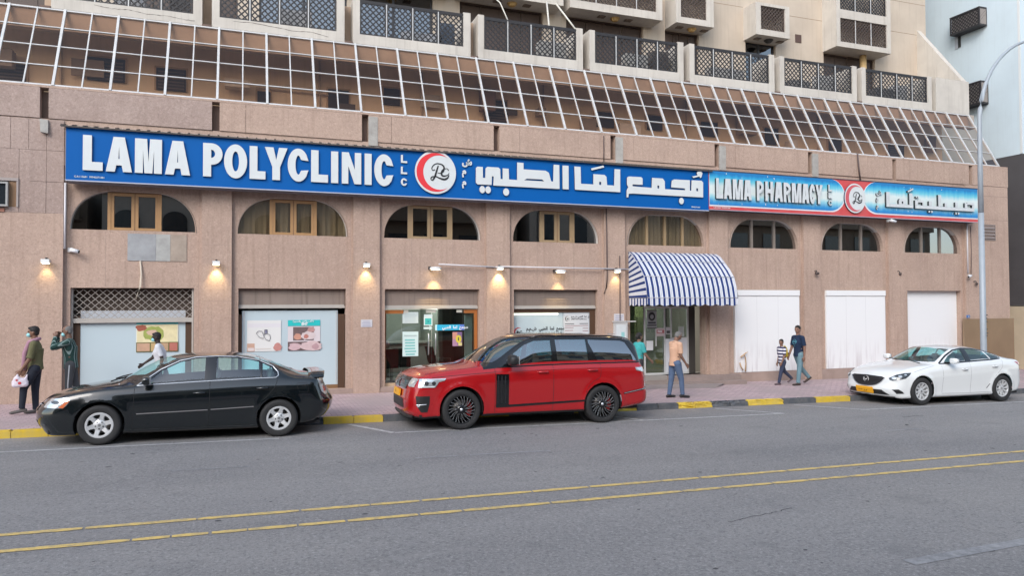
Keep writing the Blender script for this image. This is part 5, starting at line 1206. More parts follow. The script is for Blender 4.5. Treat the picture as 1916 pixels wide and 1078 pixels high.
cable('cable', [(10.66,YF-.02,3.9),(10.66,YF-.02,2.7),(10.66,YF-.02,.3)], .014, DKC, 'thin dark cable down the pillar beside the awning')
cable('cable', [(14.02,19.96,2.8),(14.02,19.96,1.2),(14.03,19.95,.25)], .016, DKC, 'dark cable hanging at the right side of the pharmacy doorway')
cable('cable', [(-2.36,YF+.10,3.52),(-2.33,YF+.06,3.2),(-2.35,YF+.02,2.9),(-2.44,YF-.02,2.6)], .022, mat('cream_cable', (.60,.52,.42,1), .6), 'cream cable hanging from the grey patch over the lattice grille')
cable('cable', [(25.26,YF-.02,5.3),(25.28,YF-.02,4.4),(25.24,YF-.02,3.5)], .012, DKC, 'thin dark cable beside the right hand conduit')
gp = empty('mortar_patch', (-2.64, YF+.11, 3.53), label='grey unpainted mortar patch under the first arched window', cat='patch')
for a, b_, m_ in ((0,.62,mat('mortar_grey', (.36,.37,.38,1), .9, var=.6, vscale=4, bump=.6, bscale=18)),(.624,.94,mat('mortar_pale', (.42,.42,.40,1), .9, var=.6, vscale=6, bump=.6, bscale=18)),(.944,1.31,mat('mortar_tan', (.40,.33,.27,1), .9, var=.6, vscale=5, bump=.6, bscale=18))):
    mb = MB(); mb.box(a, b_, -.012, .0, 0, .66); mb.build('mortar_panel', m_, gp)
bl_ = empty('blue_tag', (24.98, YF-.08, 1.90), label='small blue plate above the brown marble at the right pier', cat='plate'); mb = MB(); mb.box(-.09,.07,-.01,.0,0,.10); mb.build('plate', mat('tag_blue', (.05,.16,.42,1), .5), bl_); mb = MB(); mb.box(-.02,.02,-.02,-.011,.02,.06); mb.build('screw_plate', WHITE_MET, bl_)

# ================================================================ street lamp
PLX, PLY = 21.27, 16.3
sl_ = empty('street_lamp', (PLX, PLY, gz(PLX,.13)), label='tall grey galvanised street lamp pole on the pavement behind the white car', cat='street lamp')
GAL = mat('galvanised', (.34,.38,.42,1), .5, .1, var=.25, vscale=5)
mb = MB(); bz = gz(PLX,.13)
mb.tube([(0,0,0),(0,0,1.1),(0,0,5.2-bz)], [.095,.088,.078], 16); mb.tube([(0,0,0),(0,0,.03)], .2, 12); mb.build('pole', GAL, sl_)
mb = MB(); pts = [(0,0,5.2-bz)]
for k in range(1, 16):
    t = k/15; a = t*RAD(78); pts.append((2.95*(1-cos(a)), 0, 7.9-bz+3.0*sin(a)))
pts.insert(1, (0,0,6.8-bz)); mb.tube(pts, [.076,.070]+[.065-.025*k/15 for k in range(1,16)], 12); mb.build('arm', GAL, sl_)
mb = MB(); q = pts[-1]; mb.hexa([(q[0],-.12,q[2]-.05),(q[0]+.8,-.15,q[2]+.03),(q[0]+.8,.15,q[2]+.03),(q[0],.12,q[2]-.05),(q[0],-.10,q[2]+.08),(q[0]+.8,-.12,q[2]+.15),(q[0]+.8,.12,q[2]+.15),(q[0],.10,q[2]+.08)]); mb.build('lamp_head', mat('lamp_head_grey', (.35,.36,.38,1), .5), sl_)
mb = MB()
for z, w_ in ((3.05,.035),(2.95,.02),(2.85,.03),(2.62,.03),(2.5,.045),(2.42,.02)): mb.box(-.02,w_, -.127,-.119, z-bz-.0-1.0, z-bz+.03-1.0)
mb.build('sticker_scrap', LD, sl_)

# ================================================================ neighbouring building on the right
nbd = empty('neighbour_building', (30, 21.2, 0), label='pale blue grey tower with dark stone lower floors beyond the right end of the clinic', cat='building')
PB = mat('pale_blue_wall', (.58,.68,.74,1), .8, var=.3, vscale=.5, streak=.12); DS = mat('dark_stone', (.085,.08,.085,1), .75, var=.5, vscale=1.2); CP = mat('cream_hoarding', (.62,.52,.38,1), .8, var=.3)
def npart(name, mb, m): return obj(name, mb.mesh(name, m), nbd, (-30,-21.2,0))
mb = MB(); mb.box(30.0,42,21.15,50,8.58,34); npart('tower_wall', mb, PB)
mb = MB(); mb.box(29.97,42,21.0,50,2.33,8.56); npart('stone_base', mb, DS)
mb = MB(); mb.box(29.90,42,20.9,50,-.6,2.30); npart('hoarding', mb, CP)
mb = MB(); mb.box(29.985,30.0,21.12,21.22,8.6,34); npart('corner_trim', mb, mat('corner_white', (.66,.68,.68,1), .7))
for z0, z1 in ((14.40,15.15),(11.02,11.95),(7.2,7.2)):
    if z1 <= z0: continue
    a = empty('air_conditioner_cage', (0,0,0)); a.parent = nbd
    Xf = 29.55
    mb = MB(); mb.box(Xf+.05, 29.99, 22.95-.85+.45, 23.9, z0+.05, z1-.05); obj('box', mb.mesh('box', mat('cage_inside', (.26,.235,.22,1), .8)), a, (-30,-21.2,0))
    lm_ = lattice_mesh(1.38, z1-z0, mat('cage_lattice', (.028,.026,.03,1), .6), step=.11, bw=.035)
    obj('lattice_panel', lm_, a, (Xf-30, 23.95-21.2, z0), (0,0,RAD(-90)))
    lm2 = lattice_mesh(.44, z1-z0, mat('cage_lattice', (.028,.026,.03,1)), step=.11, bw=.035); obj('lattice_panel', lm2, a, (Xf-30, 22.55-21.2, z0))
    for za, zb_ in ((z0-.03,z0-.001),(z1+.001,z1+.03)): obj('tray', MB().box(Xf-.01,29.99,22.54,23.96,za,zb_).mesh('tray', LATT), a, (-30,-21.2,0))
    w2 = empty('slot_window', (29.985-30, 23.85-21.2, z0-.55)); w2.parent = nbd
    mb = MB(); mb.box(-.01,.0,-.08,.22,0,1.15); mb.build('frame', mat('slot_frame', (.42,.45,.50,1), .7), w2); mb = MB(); mb.box(-.014,-.0105,-.08,.06,.02,1.1); mb.build('glass_pane', LD, w2)
# a taller pale wall behind to close the alley
mb = MB(); mb.box(27.3, 30, 40, 40.3, -.6, 34); npart('alley_wall', mb, PB)

# ================================================================ buildings across the street, behind the viewer (mirrored in glass and paintwork)
OW = mat('opposite_white', (.42,.37,.31,1), .85, var=.3); OB = mat('opposite_beige_shaded', (.16,.12,.085,1), .85, var=.3); OWIN = mat('opposite_window', (.03,.035,.04,1), .2); ORD = mat('opposite_red_awning', (.42,.10,.06,1), .7)  # beige fronts coloured dark brown so the colour carries their shade
OWT = mat('opposite_tower', (.30,.25,.20,1), .85, var=.3)
def opposite(x0, x1, h, m, label, nf, nw, arch=False, setback=0):
    e = empty('opposite_building', (x0, -11-setback, 0), label=label, cat='building'); W = x1-x0
    mb = MB(); mb.box(0,W,-12,0,-.8,h); mb.box(-.15,W+.15,-12.1,.15,h,h+.35); mb.build('wall', m, e)
    fh = h/nf
    for f in range(nf):
        for k in range(nw):
            cx_ = W*(k+.5)/nw; ww = W/nw*.26; z0 = fh*f+fh*.28; z1 = fh*f+fh*.80
            if f == 0: ww = W/nw*.47; z0 = .2; z1 = fh*.78
            pl = [(cx_-ww,z0),(cx_+ww,z0)] + ([(cx_+ww*cos(t), z1-ww*.8+ww*.8*sin(t)) for t in [pi*j/10 for j in range(11)]] if arch else [(cx_+ww,z1),(cx_-ww,z1)])
            me = flat_shape('window', [pl], [OWIN], .05); obj('window', me, e, (0, .05, 0), (0,0,0))
        if f: 
            mb = MB(); mb.box(.3,W-.3,.0,.7,fh*f,fh*f+.12); mb.box(.3,W-.3,.62,.7,fh*f+.12,fh*f+.8); mb.build('balcony', m, e)
    return e
opposite(-26, -9, 11.5, OB, 'beige three storey building across the street on the left', 3, 6)
opposite(-8.2, 5.5, 9.4, OW, 'low white arcade building across the street behind the viewer', 2, 5, True)
opposite(6.3, 19, 12.5, OB, 'beige balcony building across the street opposite the red car', 3, 5)
opposite(20, 36, 11.0, OW, 'white arched building across the street on the right', 2, 6, True)
opposite(16.5, 38, 27, OWT, 'tall balcony tower behind the opposite row, mirrored in the red car windows', 8, 6, False, 9)
opposite(37, 60, 12.0, OB, 'tall beige building down the street across the road', 4, 7)
opposite(-55, -27, 11.0, OW, 'pale building far down the left across the road', 4, 8)

# ================================================================ cars
def carpaint(name, col, metal=.0, rough=.28, coat=1.0):
    m = mat(name, col, rough, metal, coat=coat); return m
TYRE = mat('tyre_rubber', (.022,.022,.023,1), .75, var=.3, vscale=8); TRIM = mat('gloss_black', (.006,.006,.007,1), .15, coat=.6); PLAS = mat('black_plastic', (.015,.015,.016,1), .5)
CHROME = mat('chrome', (.72,.74,.77,1), .2, .6); ALLOY = mat('silver_alloy', (.62,.63,.64,1), .35, .35); GUN = mat('dark_alloy', (.055,.057,.06,1), .25, .85); GUNF = mat('bright_cut_alloy', (.42,.43,.44,1), .25, .9)
SEATM = mat('car_seat', (.10,.10,.10,1), .8); CABIN = mat('cabin_dark', (.018,.018,.02,1), .85)
LENS = mat('lamp_reflector', (.62,.66,.68,1), .12, .55, coat=1.0); LENSD = mat('lamp_inner_dark', (.05,.055,.06,1), .2, .3, coat=1); AMB = mat('amber_lens', (.62,.16,.06,1), .2, coat=1); REDL = mat('red_lens', (.38,.012,.015,1), .15, coat=1)
PLATE = mat('orange_plate', (.80,.38,.015,1), .5)
def in_poly(x, y, pl):
    c = False; n = len(pl); j = n-1
    for i in range(n):
        xi, yi = pl[i]; xj, yj = pl[j]
        if (yi > y) != (yj > y) and x < (xj-xi)*(y-yi)/(yj-yi)+xi: c = not c
        j = i
    return c
class Car:
    def __init__(s, name, T, origin, label, paint, roofpaint=None, group=None):
        s.T = T; s.root = empty(name, (origin[0], origin[1], gz(origin[0])), label=label, cat='car'); s.root.rotation_euler = (0, -math.atan(G), 0)
        s.W = T['W']; s.L = T['L']; s.paint = paint; s.roof = roofpaint or paint
        s.f = {k: pchip(*zip(*T[k])) for k in ('zc','zb','zr','yr','bot')}
        s.build()
    def plan(s, x):
        af, pf = s.T['front']; ar, pr = s.T['rear']; v = 1
        if x < af: v = (1-(1-x/af)**pf)**(1/pf) if x > 0 else 0
        if x > s.L-ar: u = (s.L-x)/ar; v = min(v, (1-(1-u)**pr)**(1/pr) if u > 0 else 0)
        tp = s.T.get('taper', (.0,.0)); v *= 1 - tp[0]*max(0, 1-x/1.8)**2 - tp[1]*max(0, 1-(s.L-x)/1.8)**2
        return v
    def section(s, x):
        T = s.T; W = s.W; p = s.plan(x); zb = s.f['zb'](x); z0 = s.f['bot'](x); zr = max(s.f['zr'](x), zb+.004); zc = s.f['zc'](x); yr = min(s.f['yr'](x), W*.97)*p
        pts = [(W*.80*p, z0+.03, 0)]
        side = T['side']
        for t, m in side:
            pts.append((W*m*p, z0+(zb-z0)*t, 0))
        yb = W*side[-1][1]*p
        n = 7
        for k in range(1, n+1):     # glasshouse flank, slightly bowed
            t = k/n; bow = .018*sin(pi*t)*(1 if zr-zb > .12 else max(0, (zr-zb)/.12)); pts.append((yb+(yr-yb)*t + bow, zb+(zr-zb)*t, 0 if k < n else 1))
        m = 12; ex = T.get('crown', 2.2)
        for k in range(1, m+1):
            u = k/m; pts.append((yr*(1-u), zr+(zc-zr)*(1-(1-u)**ex), 1))
        return pts
    def build(s):
        T = s.T; L = s.L; af = T['front'][0]; ar = T['rear'][0]; xs = [af*(1-cos(pi/2*k/16)) for k in range(17)]
        x = af; n = int((L-ar-af)/.055)
        xs += [af+(L-ar-af)*k/n for k in range(1, n+1)]; xs += [L-ar+ar*sin(pi/2*k/16) for k in range(1, 17)]
        # denser side profile
        sd = T['side']; f = pchip([a for a, _ in sd], [b for _, b in sd]); N = 20; T = dict(T); T['side'] = [(k/N, f(k/N)) for k in range(N+1)]; s.T = T
        wx = T['wheels']; wr = T['r']
        bm = bmesh.new(); zl = bm.faces.layers.int.new('zone'); grid = []
        ff = pchip(*zip(*T['fshift'])); rf = pchip(*zip(*T['rshift']))
        for x in xs:
            row = []
            for (y, z, zn) in s.section(x):
                dx = ff(z)*math.exp(-(x/.42)**2) - rf(z)*math.exp(-((L-x)/.35)**2)
                # wheel arch lips and a soft shoulder line
                for w in wx:
                    d = math.hypot(x-w, z-wr); 
                    if zn == 0 and z < s.f['zb'](x): y += T.get('flare', .014)*math.exp(-((d-T['arch']-.02)/.06)**2) if y > .3 else 0
                for (zcr, amp, wd) in T.get('crease', []):
                    if zn == 0: y += amp*math.exp(-((z-zcr-T.get('crease_slope', 0)*(x-1))/wd)**2) if y > .3 else 0
                row.append(bm.verts.new((x+dx, -y, z)))
            grid.append(row)
        nz = len(grid[0]); s.nz = nz; nside = 2+N
        for i in range(len(grid)-1):
            for j in range(nz-1):
                try: fc = bm.faces.new((grid[i][j], grid[i][j+1], grid[i+1][j+1], grid[i+1][j]))
                except ValueError: continue
                fc[zl] = 0 if j < nside+6 else 1
                if j >= nside: fc[zl] += 2          # 2 = flank glasshouse, 3 = top
        bmesh.ops.remove_doubles(bm, verts=bm.verts, dist=.0008)
        bmesh.ops.dissolve_degenerate(bm, edges=bm.edges, dist=.0005)
        vv = [v.co.copy() for v in bm.verts]; ix = {v: i for i, v in enumerate(bm.verts)}; nv = len(vv)
        pf = [[ix[v] for v in fc.verts] for fc in bm.faces]
        s.bvh = BVHTree.FromPolygons(vv + [Vector((v.x, -v.y, v.z)) for v in vv], pf + [[i+nv for i in reversed(q)] for q in pf])
        idl = bm.faces.layers.int.new('part'); zl = bm.faces.layers.int['zone']
        def cut(outline, axes, flt, pid, kill=False):
            a, b = axes; xs_ = [q[0] for q in outline]; zs_ = [q[1] for q in outline]; mg = .10
            x0, x1, z0, z1 = min(xs_)-mg, max(xs_)+mg, min(zs_)-mg, max(zs_)+mg
            fs = []
            for fc in bm.faces:
                c = fc.calc_center_median()
                if x0 < c[a] < x1 and z0 < c[b] < z1 and flt(c, fc[zl]): fs.append(fc)
            geom = list(set(fs) | {e for fc in fs for e in fc.edges} | {v for fc in fs for v in fc.verts})
            n = len(outline)
            for i in range(n):
                p, q = outline[i], outline[(i+1) % n]; co = [0,0,0]; no = [0,0,0]; co[a], co[b] = p; dx, dz = q[0]-p[0], q[1]-p[1]
                if abs(dx)+abs(dz) < 1e-6: continue
                no[a], no[b] = dz, -dx
                r = bmesh.ops.bisect_plane(bm, geom=geom, plane_co=co, plane_no=no, dist=.0005); geom = [g for g in r['geom'] if g.is_valid]
            hit = []
            for fc in [g for g in geom if isinstance(g, bmesh.types.BMFace)]:
                c = fc.calc_center_median()
                if in_poly(c[a], c[b], outline): fc[idl] = pid; hit.append(fc)
            if kill: bmesh.ops.delete(bm, geom=hit, context='FACES')
        for w in wx:
            cut([(w+T['arch']*cos(2*pi*k/30), wr+.01+T['arch']*sin(2*pi*k/30)) for k in range(30)], (0, 2), lambda c, z: z == 0 and c[1] < -s.W*.45, 0, True)
        ids = {}
        for i, (nm, ol, ax, zone, m) in enumerate(T['cuts']):
            cut(ol, ax, (lambda c, z, zz=zone: (z in zz)), i+1); ids[i+1] = (nm, m)
        # split into meshes
        def extract(sel, mirror, weld, name, mats, off=0.0, mi=None):
            vmap = {}; vs = []; fsx = []; mis = []
            for fc in bm.faces:
                if not sel(fc): continue
                idx = []
                for v in fc.verts:
                    if v not in vmap: vmap[v] = len(vs); vs.append(v.co - v.normal*off)
                    idx.append(vmap[v])
                fsx.append(idx); mis.append(mi(fc) if mi else 0)
            out = bmesh.new(); V = [out.verts.new(v) for v in vs]
            for fidx, m_ in zip(fsx, mis):
                try: q = out.faces.new([V[k] for k in fidx]); q.material_index = m_; q.smooth = True
                except ValueError: pass
            if mirror == 'only':
                for v in out.verts: v.co.y *= -1
                bmesh.ops.reverse_faces(out, faces=out.faces)
            if mirror == 'both':
                d = bmesh.ops.duplicate(out, geom=out.verts[:]+out.edges[:]+out.faces[:])
                nv = [g for g in d['geom'] if isinstance(g, bmesh.types.BMVert)]; nf = [g for g in d['geom'] if isinstance(g, bmesh.types.BMFace)]
                for v in nv: v.co.y *= -1
                bmesh.ops.reverse_faces(out, faces=nf); bmesh.ops.remove_doubles(out, verts=[v for v in out.verts if abs(v.co.y) < .001], dist=.001)
            me = bpy.data.meshes.new(name); out.to_mesh(me); out.free()
            for m_ in mats: me.materials.append(m_)
            return obj(name, me, s.root)
        bmesh.ops.recalc_face_normals(bm, faces=bm.faces)
        # outward check
        c = sum((fc.normal.y for fc in bm.faces if fc[zl] == 0))
        if c > 0: bmesh.ops.reverse_faces(bm, faces=bm.faces)
        bm.normal_update()
        low = T.get('lowblack', 0)
        def mi(fc):
            c_ = fc.calc_center_median()
            if low and c_.z < low and fc[zl] == 0: return 1
            return 2 if (fc[zl] >= 2 and T.get('two_tone') and c_.x > T['two_tone'] and c_.z > s.f['zb'](c_.x)+.0) else 0
        extract(lambda fc: fc[idl] == 0, 'both', True, 'body', [s.paint, PLAS, s.roof], mi=mi)
        for k, (nm, m_) in ids.items():
            cen = T['cuts'][k-1][2] == (0, 1)
            if cen: extract(lambda fc, k=k: fc[idl] == k, 'both', True, nm, [m_], .004)
            else:
                extract(lambda fc, k=k: fc[idl] == k, None, False, nm, [m_], .006); extract(lambda fc, k=k: fc[idl] == k, 'only', False, nm, [m_], .006)
        bm.free()
        # floor pan and wheel housings
        mb = MB(); mb.box(.30, L-.30, -s.W*.80, s.W*.80, T['pan'], T['pan']+.06)
        for w in wx:
            for sy in (-1, 1):
                prof = []; n = 24; vs = []; y0 = sy*(s.W*.99-.012); y1 = sy*(s.W-.40)
                for k in range(n+1):
                    t = RAD(-12)+RAD(204)*k/n; a = T['arch']-.001; vs += [(w+a*cos(t), y0*.965, wr+.01+a*sin(t)), (w+a*cos(t), y1, wr+.01+a*sin(t))]
                mb.add(vs, [(2*k,2*k+2,2*k+3,2*k+1) for k in range(n)])
                mb.add([(w+(T['arch'])*cos(2*pi*k/24), y1, wr+.01+T['arch']*sin(2*pi*k/24)) for k in range(24)], [tuple(range(24))])
        mb.build('underbody', CABIN, s.root)
        if T.get('cabin', True): s.cabin()
    def cabin(s):
        x0, x1, zb = s.T['cab']; W = s.W
        mb = MB(); mb.box(x0, x0+.45, -W*.78, W*.78, zb-.35, zb-.12); mb.build('dashboard', CABIN, s.root)
        mb = MB(); mb.lathe([(.155,-.012),(.17,0),(.155,.012)], 20, 'x', (x0+.58, -W*.40, zb-.12)); mb.build('steering_wheel', CABIN, s.root)
        mb = MB(); mb.box(x0-.2, x1+.2, -W*.80, W*.80, .25, .33); mb.build('cabin_floor', CABIN, s.root)
        for k, (xx, sy) in enumerate(((x0+1.0,-.42),(x0+1.0,.42),(x0+1.95,-.42),(x0+1.95,.42))):
            e = empty('seat', (xx, sy*W, .45)); e.parent = s.root
            h = zb-.57
            bm = bmesh.new(); 
            def rb(ax0,ax1,ay0,ay1,az0,az1,shear=0):
                r = bmesh.ops.create_cube(bm, size=1)['verts']
                for v in r: v.co = Vector((ax0+(v.co.x+.5)*(ax1-ax0)+shear*(v.co.z+.5), ay0+(v.co.y+.5)*(ay1-ay0), az0+(v.co.z+.5)*(az1-az0)))
            rb(-.30,.22,-.24,.24,-.02,.16); rb(.16,.30,-.24,.24,.12,h+.10,.14); rb(.34,.44,-.13,.13,h+.14,h+.33,.03)
            bmesh.ops.bevel(bm, geom=bm.edges[:], offset=.04, segments=2, affect='EDGES'); me = bpy.data.meshes.new('cushion'); bm.to_mesh(me); bm.free(); me.materials.append(SEATM)
            for p in me.polygons: p.use_smooth = True
            obj('cushion', me, e)
        mb = MB(); mb.box(x1-.15, x1+.35, -W*.70, W*.70, zb-.10, zb-.07); mb.build('parcel_shelf', CABIN, s.root)
    # --- surface following pieces. az: direction of projection (0 = square on to the near side)
    def ray(s, u, z, az):
        a = RAD(az); D = Vector((sin(a), cos(a), 0)); P = Vector((cos(a), -sin(a), 0)); o = P*u - D*6 + Vector((0,0,z))
        if az == 90: D = Vector((1,0,0)); o = Vector((-3, -u, z))
        if az == -90: D = Vector((-1,0,0)); o = Vector((9, -u, z))
        h = s.bvh.ray_cast(o, D)
        if h[0] is None: return None, None
        n = h[1]
        if n.dot(D) > 0: n = -n
        return h[0], n
    def drape(s, name, outline, az, m, thick=.006, lift=.002, step=.05, mirror=False, parent=None):
        bm = bmesh.new(); f = bm.faces.new([bm.verts.new((a, 0, b)) for a, b in outline])
        xs_ = [p[0] for p in outline]; zs_ = [p[1] for p in outline]
        def cuts(lo, hi, ax):
            v = math.ceil(lo/step)*step
            while v < hi-1e-4:
                no = [0,0,0]; no[ax] = 1; co = [0,0,0]; co[ax] = v
                bmesh.ops.bisect_plane(bm, geom=bm.verts[:]+bm.edges[:]+bm.faces[:], plane_co=co, plane_no=no); v += step
        cuts(min(xs_), max(xs_), 0); cuts(min(zs_), max(zs_), 2)
        bmesh.ops.triangulate(bm, faces=[f_ for f_ in bm.faces if len(f_.verts) > 4])
        ns = {}; bad = []
        for v in bm.verts:
            p, n = s.ray(v.co.x, v.co.z, az)
            if p is None: bad.append(v); continue
            ns[v] = n; v.co = p + n*lift
        if bad: bmesh.ops.delete(bm, geom=bad, context='VERTS')
        if thick:
            V = [v for v in bm.verts]; low = {v: v.co.copy() for v in V}
            r = bmesh.ops.extrude_face_region(bm, geom=bm.faces[:])
            # the extruded copies go outwards
            for g in r['geom']:
                if isinstance(g, bmesh.types.BMVert):
                    best = min(V, key=lambda q: (q.co-g.co).length_squared); g.co += ns.get(best, Vector((0,-1,0)))*thick
        bmesh.ops.recalc_face_normals(bm, faces=bm.faces)
        me = bpy.data.meshes.new(name); bm.to_mesh(me); bm.free(); me.materials.append(m)
        o = obj(name, me, parent or s.root)
        if mirror:
            m2 = me.copy()
            for v in m2.vertices: v.co.y *= -1
            m2.flip_normals(); obj(name, m2, parent or s.root)
        return o
    def line(s, name, pts, w, az, m, lift=.003, mirror=False, n=0, smooth=True, thick=.004):
        if smooth and len(pts) > 2:
            d = [0]
            for i in range(1, len(pts)): d.append(d[-1]+math.hypot(pts[i][0]-pts[i-1][0], pts[i][1]-pts[i-1][1]))
            fx = pchip(d, [p[0] for p in pts]); fz = pchip(d, [p[1] for p in pts]); N = max(6, int(d[-1]/.04)); P = [(fx(d[-1]*k/N), fz(d[-1]*k/N)) for k in range(N+1)]
        else:
            P = []
            for i in range(len(pts)-1):
                L_ = math.hypot(pts[i+1][0]-pts[i][0], pts[i+1][1]-pts[i][1]); N = max(1, int(L_/.05))
                P += [(pts[i][0]+(pts[i+1][0]-pts[i][0])*k/N, pts[i][1]+(pts[i+1][1]-pts[i][1])*k/N) for k in range(N)]
            P.append(pts[-1])
        mb = MB(); vs = []; C = []
        for u, z in P:
            p, nn = s.ray(u, z, az)
            if p is not None: C.append((p, nn))
        if len(C) < 2: return None
        for i, (p, nn) in enumerate(C):
            d = (C[min(i+1, len(C)-1)][0]-C[max(i-1, 0)][0]); 
            if d.length < 1e-6: d = Vector((1,0,0))
            q = d.normalized().cross(nn).normalized()*w/2; vs += [p-q+nn*.0005, p-q*.8+nn*(lift+thick), p+q*.8+nn*(lift+thick), p+q+nn*.0005]
        fs = []
        for i in range(len(C)-1):
            for k in range(3): fs.append((4*i+k, 4*i+4+k, 4*i+5+k, 4*i+k+1))
        mb.add(vs, fs, 0, True); me = mb.mesh(name, m); o = obj(name, me, s.root)
        if mirror:
            m2 = me.copy()
            for v in m2.vertices: v.co.y *= -1
            m2.flip_normals(); obj(name, m2, s.root)
        return o
    def handle(s, x, z, m, w=.20):
        for sy in (1, -1):
            p, n = s.ray(x, z, 0)
            e = empty('door_handle', (p.x, p.y*sy, p.z)); e.parent = s.root
            mb = MB(); mb.tube([(-w/2,.0,0),(-w/2+.02,-.035*sy,.004),(w/2-.03,-.04*sy,.006),(w/2,.0,.004)], [.012,.016,.018,.012], 8); mb.build('grip', m, e)
            mb = MB(); mb.lathe([(0,-.004*sy),(.035,-.004*sy),(.05,.0)], 16, 'y', (0,0,-.004)); me = mb.mesh('recess', CABIN)
            for v in me.vertices: v.co.z *= .55; v.co.x *= 1.5
            obj('recess', me, e)
    def mirrors(s, x, z, m, size=(.13,.22,.15), base=TRIM):
        for sy in (-1, 1):
            p, n = s.ray(x, z-.06, 0); y = abs(p.y)
            e = empty('wing_mirror', (x, sy*y, z)); e.parent = s.root
            bm = bmesh.new(); bmesh.ops.create_uvsphere(bm, u_segments=18, v_segments=12, radius=1)
            for v in bm.verts:
                c = v.co; q = lambda t, e_: math.copysign(abs(t)**e_, t)
                v.co = Vector((q(c.x,.6)*size[0]/2*(1 if c.x < 0 else .55), sy*(.12+size[1]/2) + q(c.y,.6)*size[1]/2, q(c.z,.65)*size[2]/2*(1.0-.10*sy*c.y)))
            me = bpy.data.meshes.new('housing'); bm.to_mesh(me); bm.free(); me.materials.append(m)
            for p_ in me.polygons: p_.use_smooth = True
            obj('housing', me, e)
            mb = MB(); mb.hexa([(-.07,sy*-.03,-.09),(.09,sy*-.03,-.09),(.06,sy*.16,-.065),(-.03,sy*.16,-.065),(-.06,sy*-.03,-.04),(.07,sy*-.03,-.04),(.05,sy*.16,-.03),(-.02,sy*.16,-.03)]); mb.build('arm', base, e)
            mb = MB(); mb.box(.045*size[0]/.13, .05*size[0]/.13, sy*(.12+size[1]*.5)-size[1]*.42, sy*(.12+size[1]*.5)+size[1]*.42, -size[2]*.38, size[2]*.38); mb.build('glass', CHROME, e)
    def wheel_set(s, r, width, rim, spokes, caliper=None, inset=.015):
        for w in s.T['wheels']:
            for sy in (-1, 1):
                e = empty('wheel', (w, sy*(s.W-inset), r)); e.parent = s.root
                if sy > 0: e.rotation_euler = (0,0,pi)
                wd = width
                mb = MB(); mb.lathe([(rim-.012,.012),(rim+.004,.0),(rim+.02,-.004),(r-.05,-.012),(r-.022,-.004),(r-.006,.016),(r-.001,.035),(r,.06),(r,wd-.06),(r-.004,wd-.03),(r-.03,wd),(rim,wd)], 56, 'y'); mb.build('tyre', TYRE, e)
                mb = MB()
                for k in range(4): mb.lathe([(r+.0004,.06+.04*k),(r+.0006,.066+.04*k)], 56, 'y')
                spokes(e, r, rim, wd)
                mb = MB(); mb.lathe([(.0,.12),(rim*.70,.12),(rim*.70,.14),(0,.14)], 32, 'y'); mb.build('brake_disc', mat('disc_steel', (.20,.19,.18,1), .4, .8), e)
                if caliper: 
                    mb = MB(); 
                    for k in range(7):
                        t0 = RAD(-38+11*k); t1 = RAD(-38+11*(k+1)); a, b = rim*.52, rim*.80
                        mb.hexa([(a*cos(t0),.08,a*sin(t0)),(b*cos(t0),.08,b*sin(t0)),(b*cos(t0),.15,b*sin(t0)),(a*cos(t0),.15,a*sin(t0)),(a*cos(t1),.08,a*sin(t1)),(b*cos(t1),.08,b*sin(t1)),(b*cos(t1),.15,b*sin(t1)),(a*cos(t1),.15,a*sin(t1))])
                    mb.build('caliper', caliper, e)
def rim_barrel(e, rim, m, wd):
    mb = MB(); mb.lathe([(rim-.004,.008),(rim-.010,.004),(rim-.022,.010),(rim-.028,.04),(rim-.034,wd-.03)], 56, 'y'); mb.build('rim', m, e)
def spoke_quad(mb, a0, r0, w0, a1, r1, w1, y0, y1, t=.02, mi=0):
    """tapered spoke from angle a0 radius r0 to angle a1 radius r1"""
    p = []
    for (a, r_, w, y) in ((a0,r0,w0,y0),(a1,r1,w1,y1)):
        c = Vector((r_*cos(a), 0, r_*sin(a))); q = Vector((-sin(a), 0, cos(a)))*w/2
        p += [c-q+Vector((0,y,0)), c+q+Vector((0,y,0)), c+q*1.25+Vector((0,y+t,0)), c-q*1.25+Vector((0,y+t,0))]
    mb.add(p, [(0,1,2,3),(7,6,5,4),(0,4,5,1),(1,5,6,2),(2,6,7,3),(3,7,4,0)], mi)
def spokes6(e, r, rim, wd):
    rim_barrel(e, rim, ALLOY, wd); R_ = rim-.012
    mb = MB(); mb.lathe([(0,.022),(.045,.022),(.055,.028),(.095,.030),(.11,.06),(.11,.09),(0,.09)], 28, 'y'); mb.build('hub', ALLOY, e)
    for k in range(6):
        a = RAD(15+60*k); mb = MB(); spoke_quad(mb, a, .085, .074, a, .70*R_, .058, .030, .016, .03); spoke_quad(mb, a, .70*R_, .058, a, R_, .092, .016, .006, .03); mb.build('spoke', ALLOY, e)
    mb = MB(); mb.lathe([(R_-.03,.0095),(R_-.012,.004),(R_+.006,.006)], 56, 'y'); mb.build('rim_lip', ALLOY, e)
    for k in range(5):
        a = RAD(51+72*k); mb = MB(); mb.lathe([(0,.024),(.012,.024),(.013,.034)], 10, 'y', (.062*cos(a),0,.062*sin(a))); mb.build('wheel_nut', PLAS, e)
    mb = MB(); mb.lathe([(0,.019),(.026,.021)], 16, 'y'); mb.build('centre_cap', mat('cap_grey', (.28,.28,.29,1), .4, .6), e)
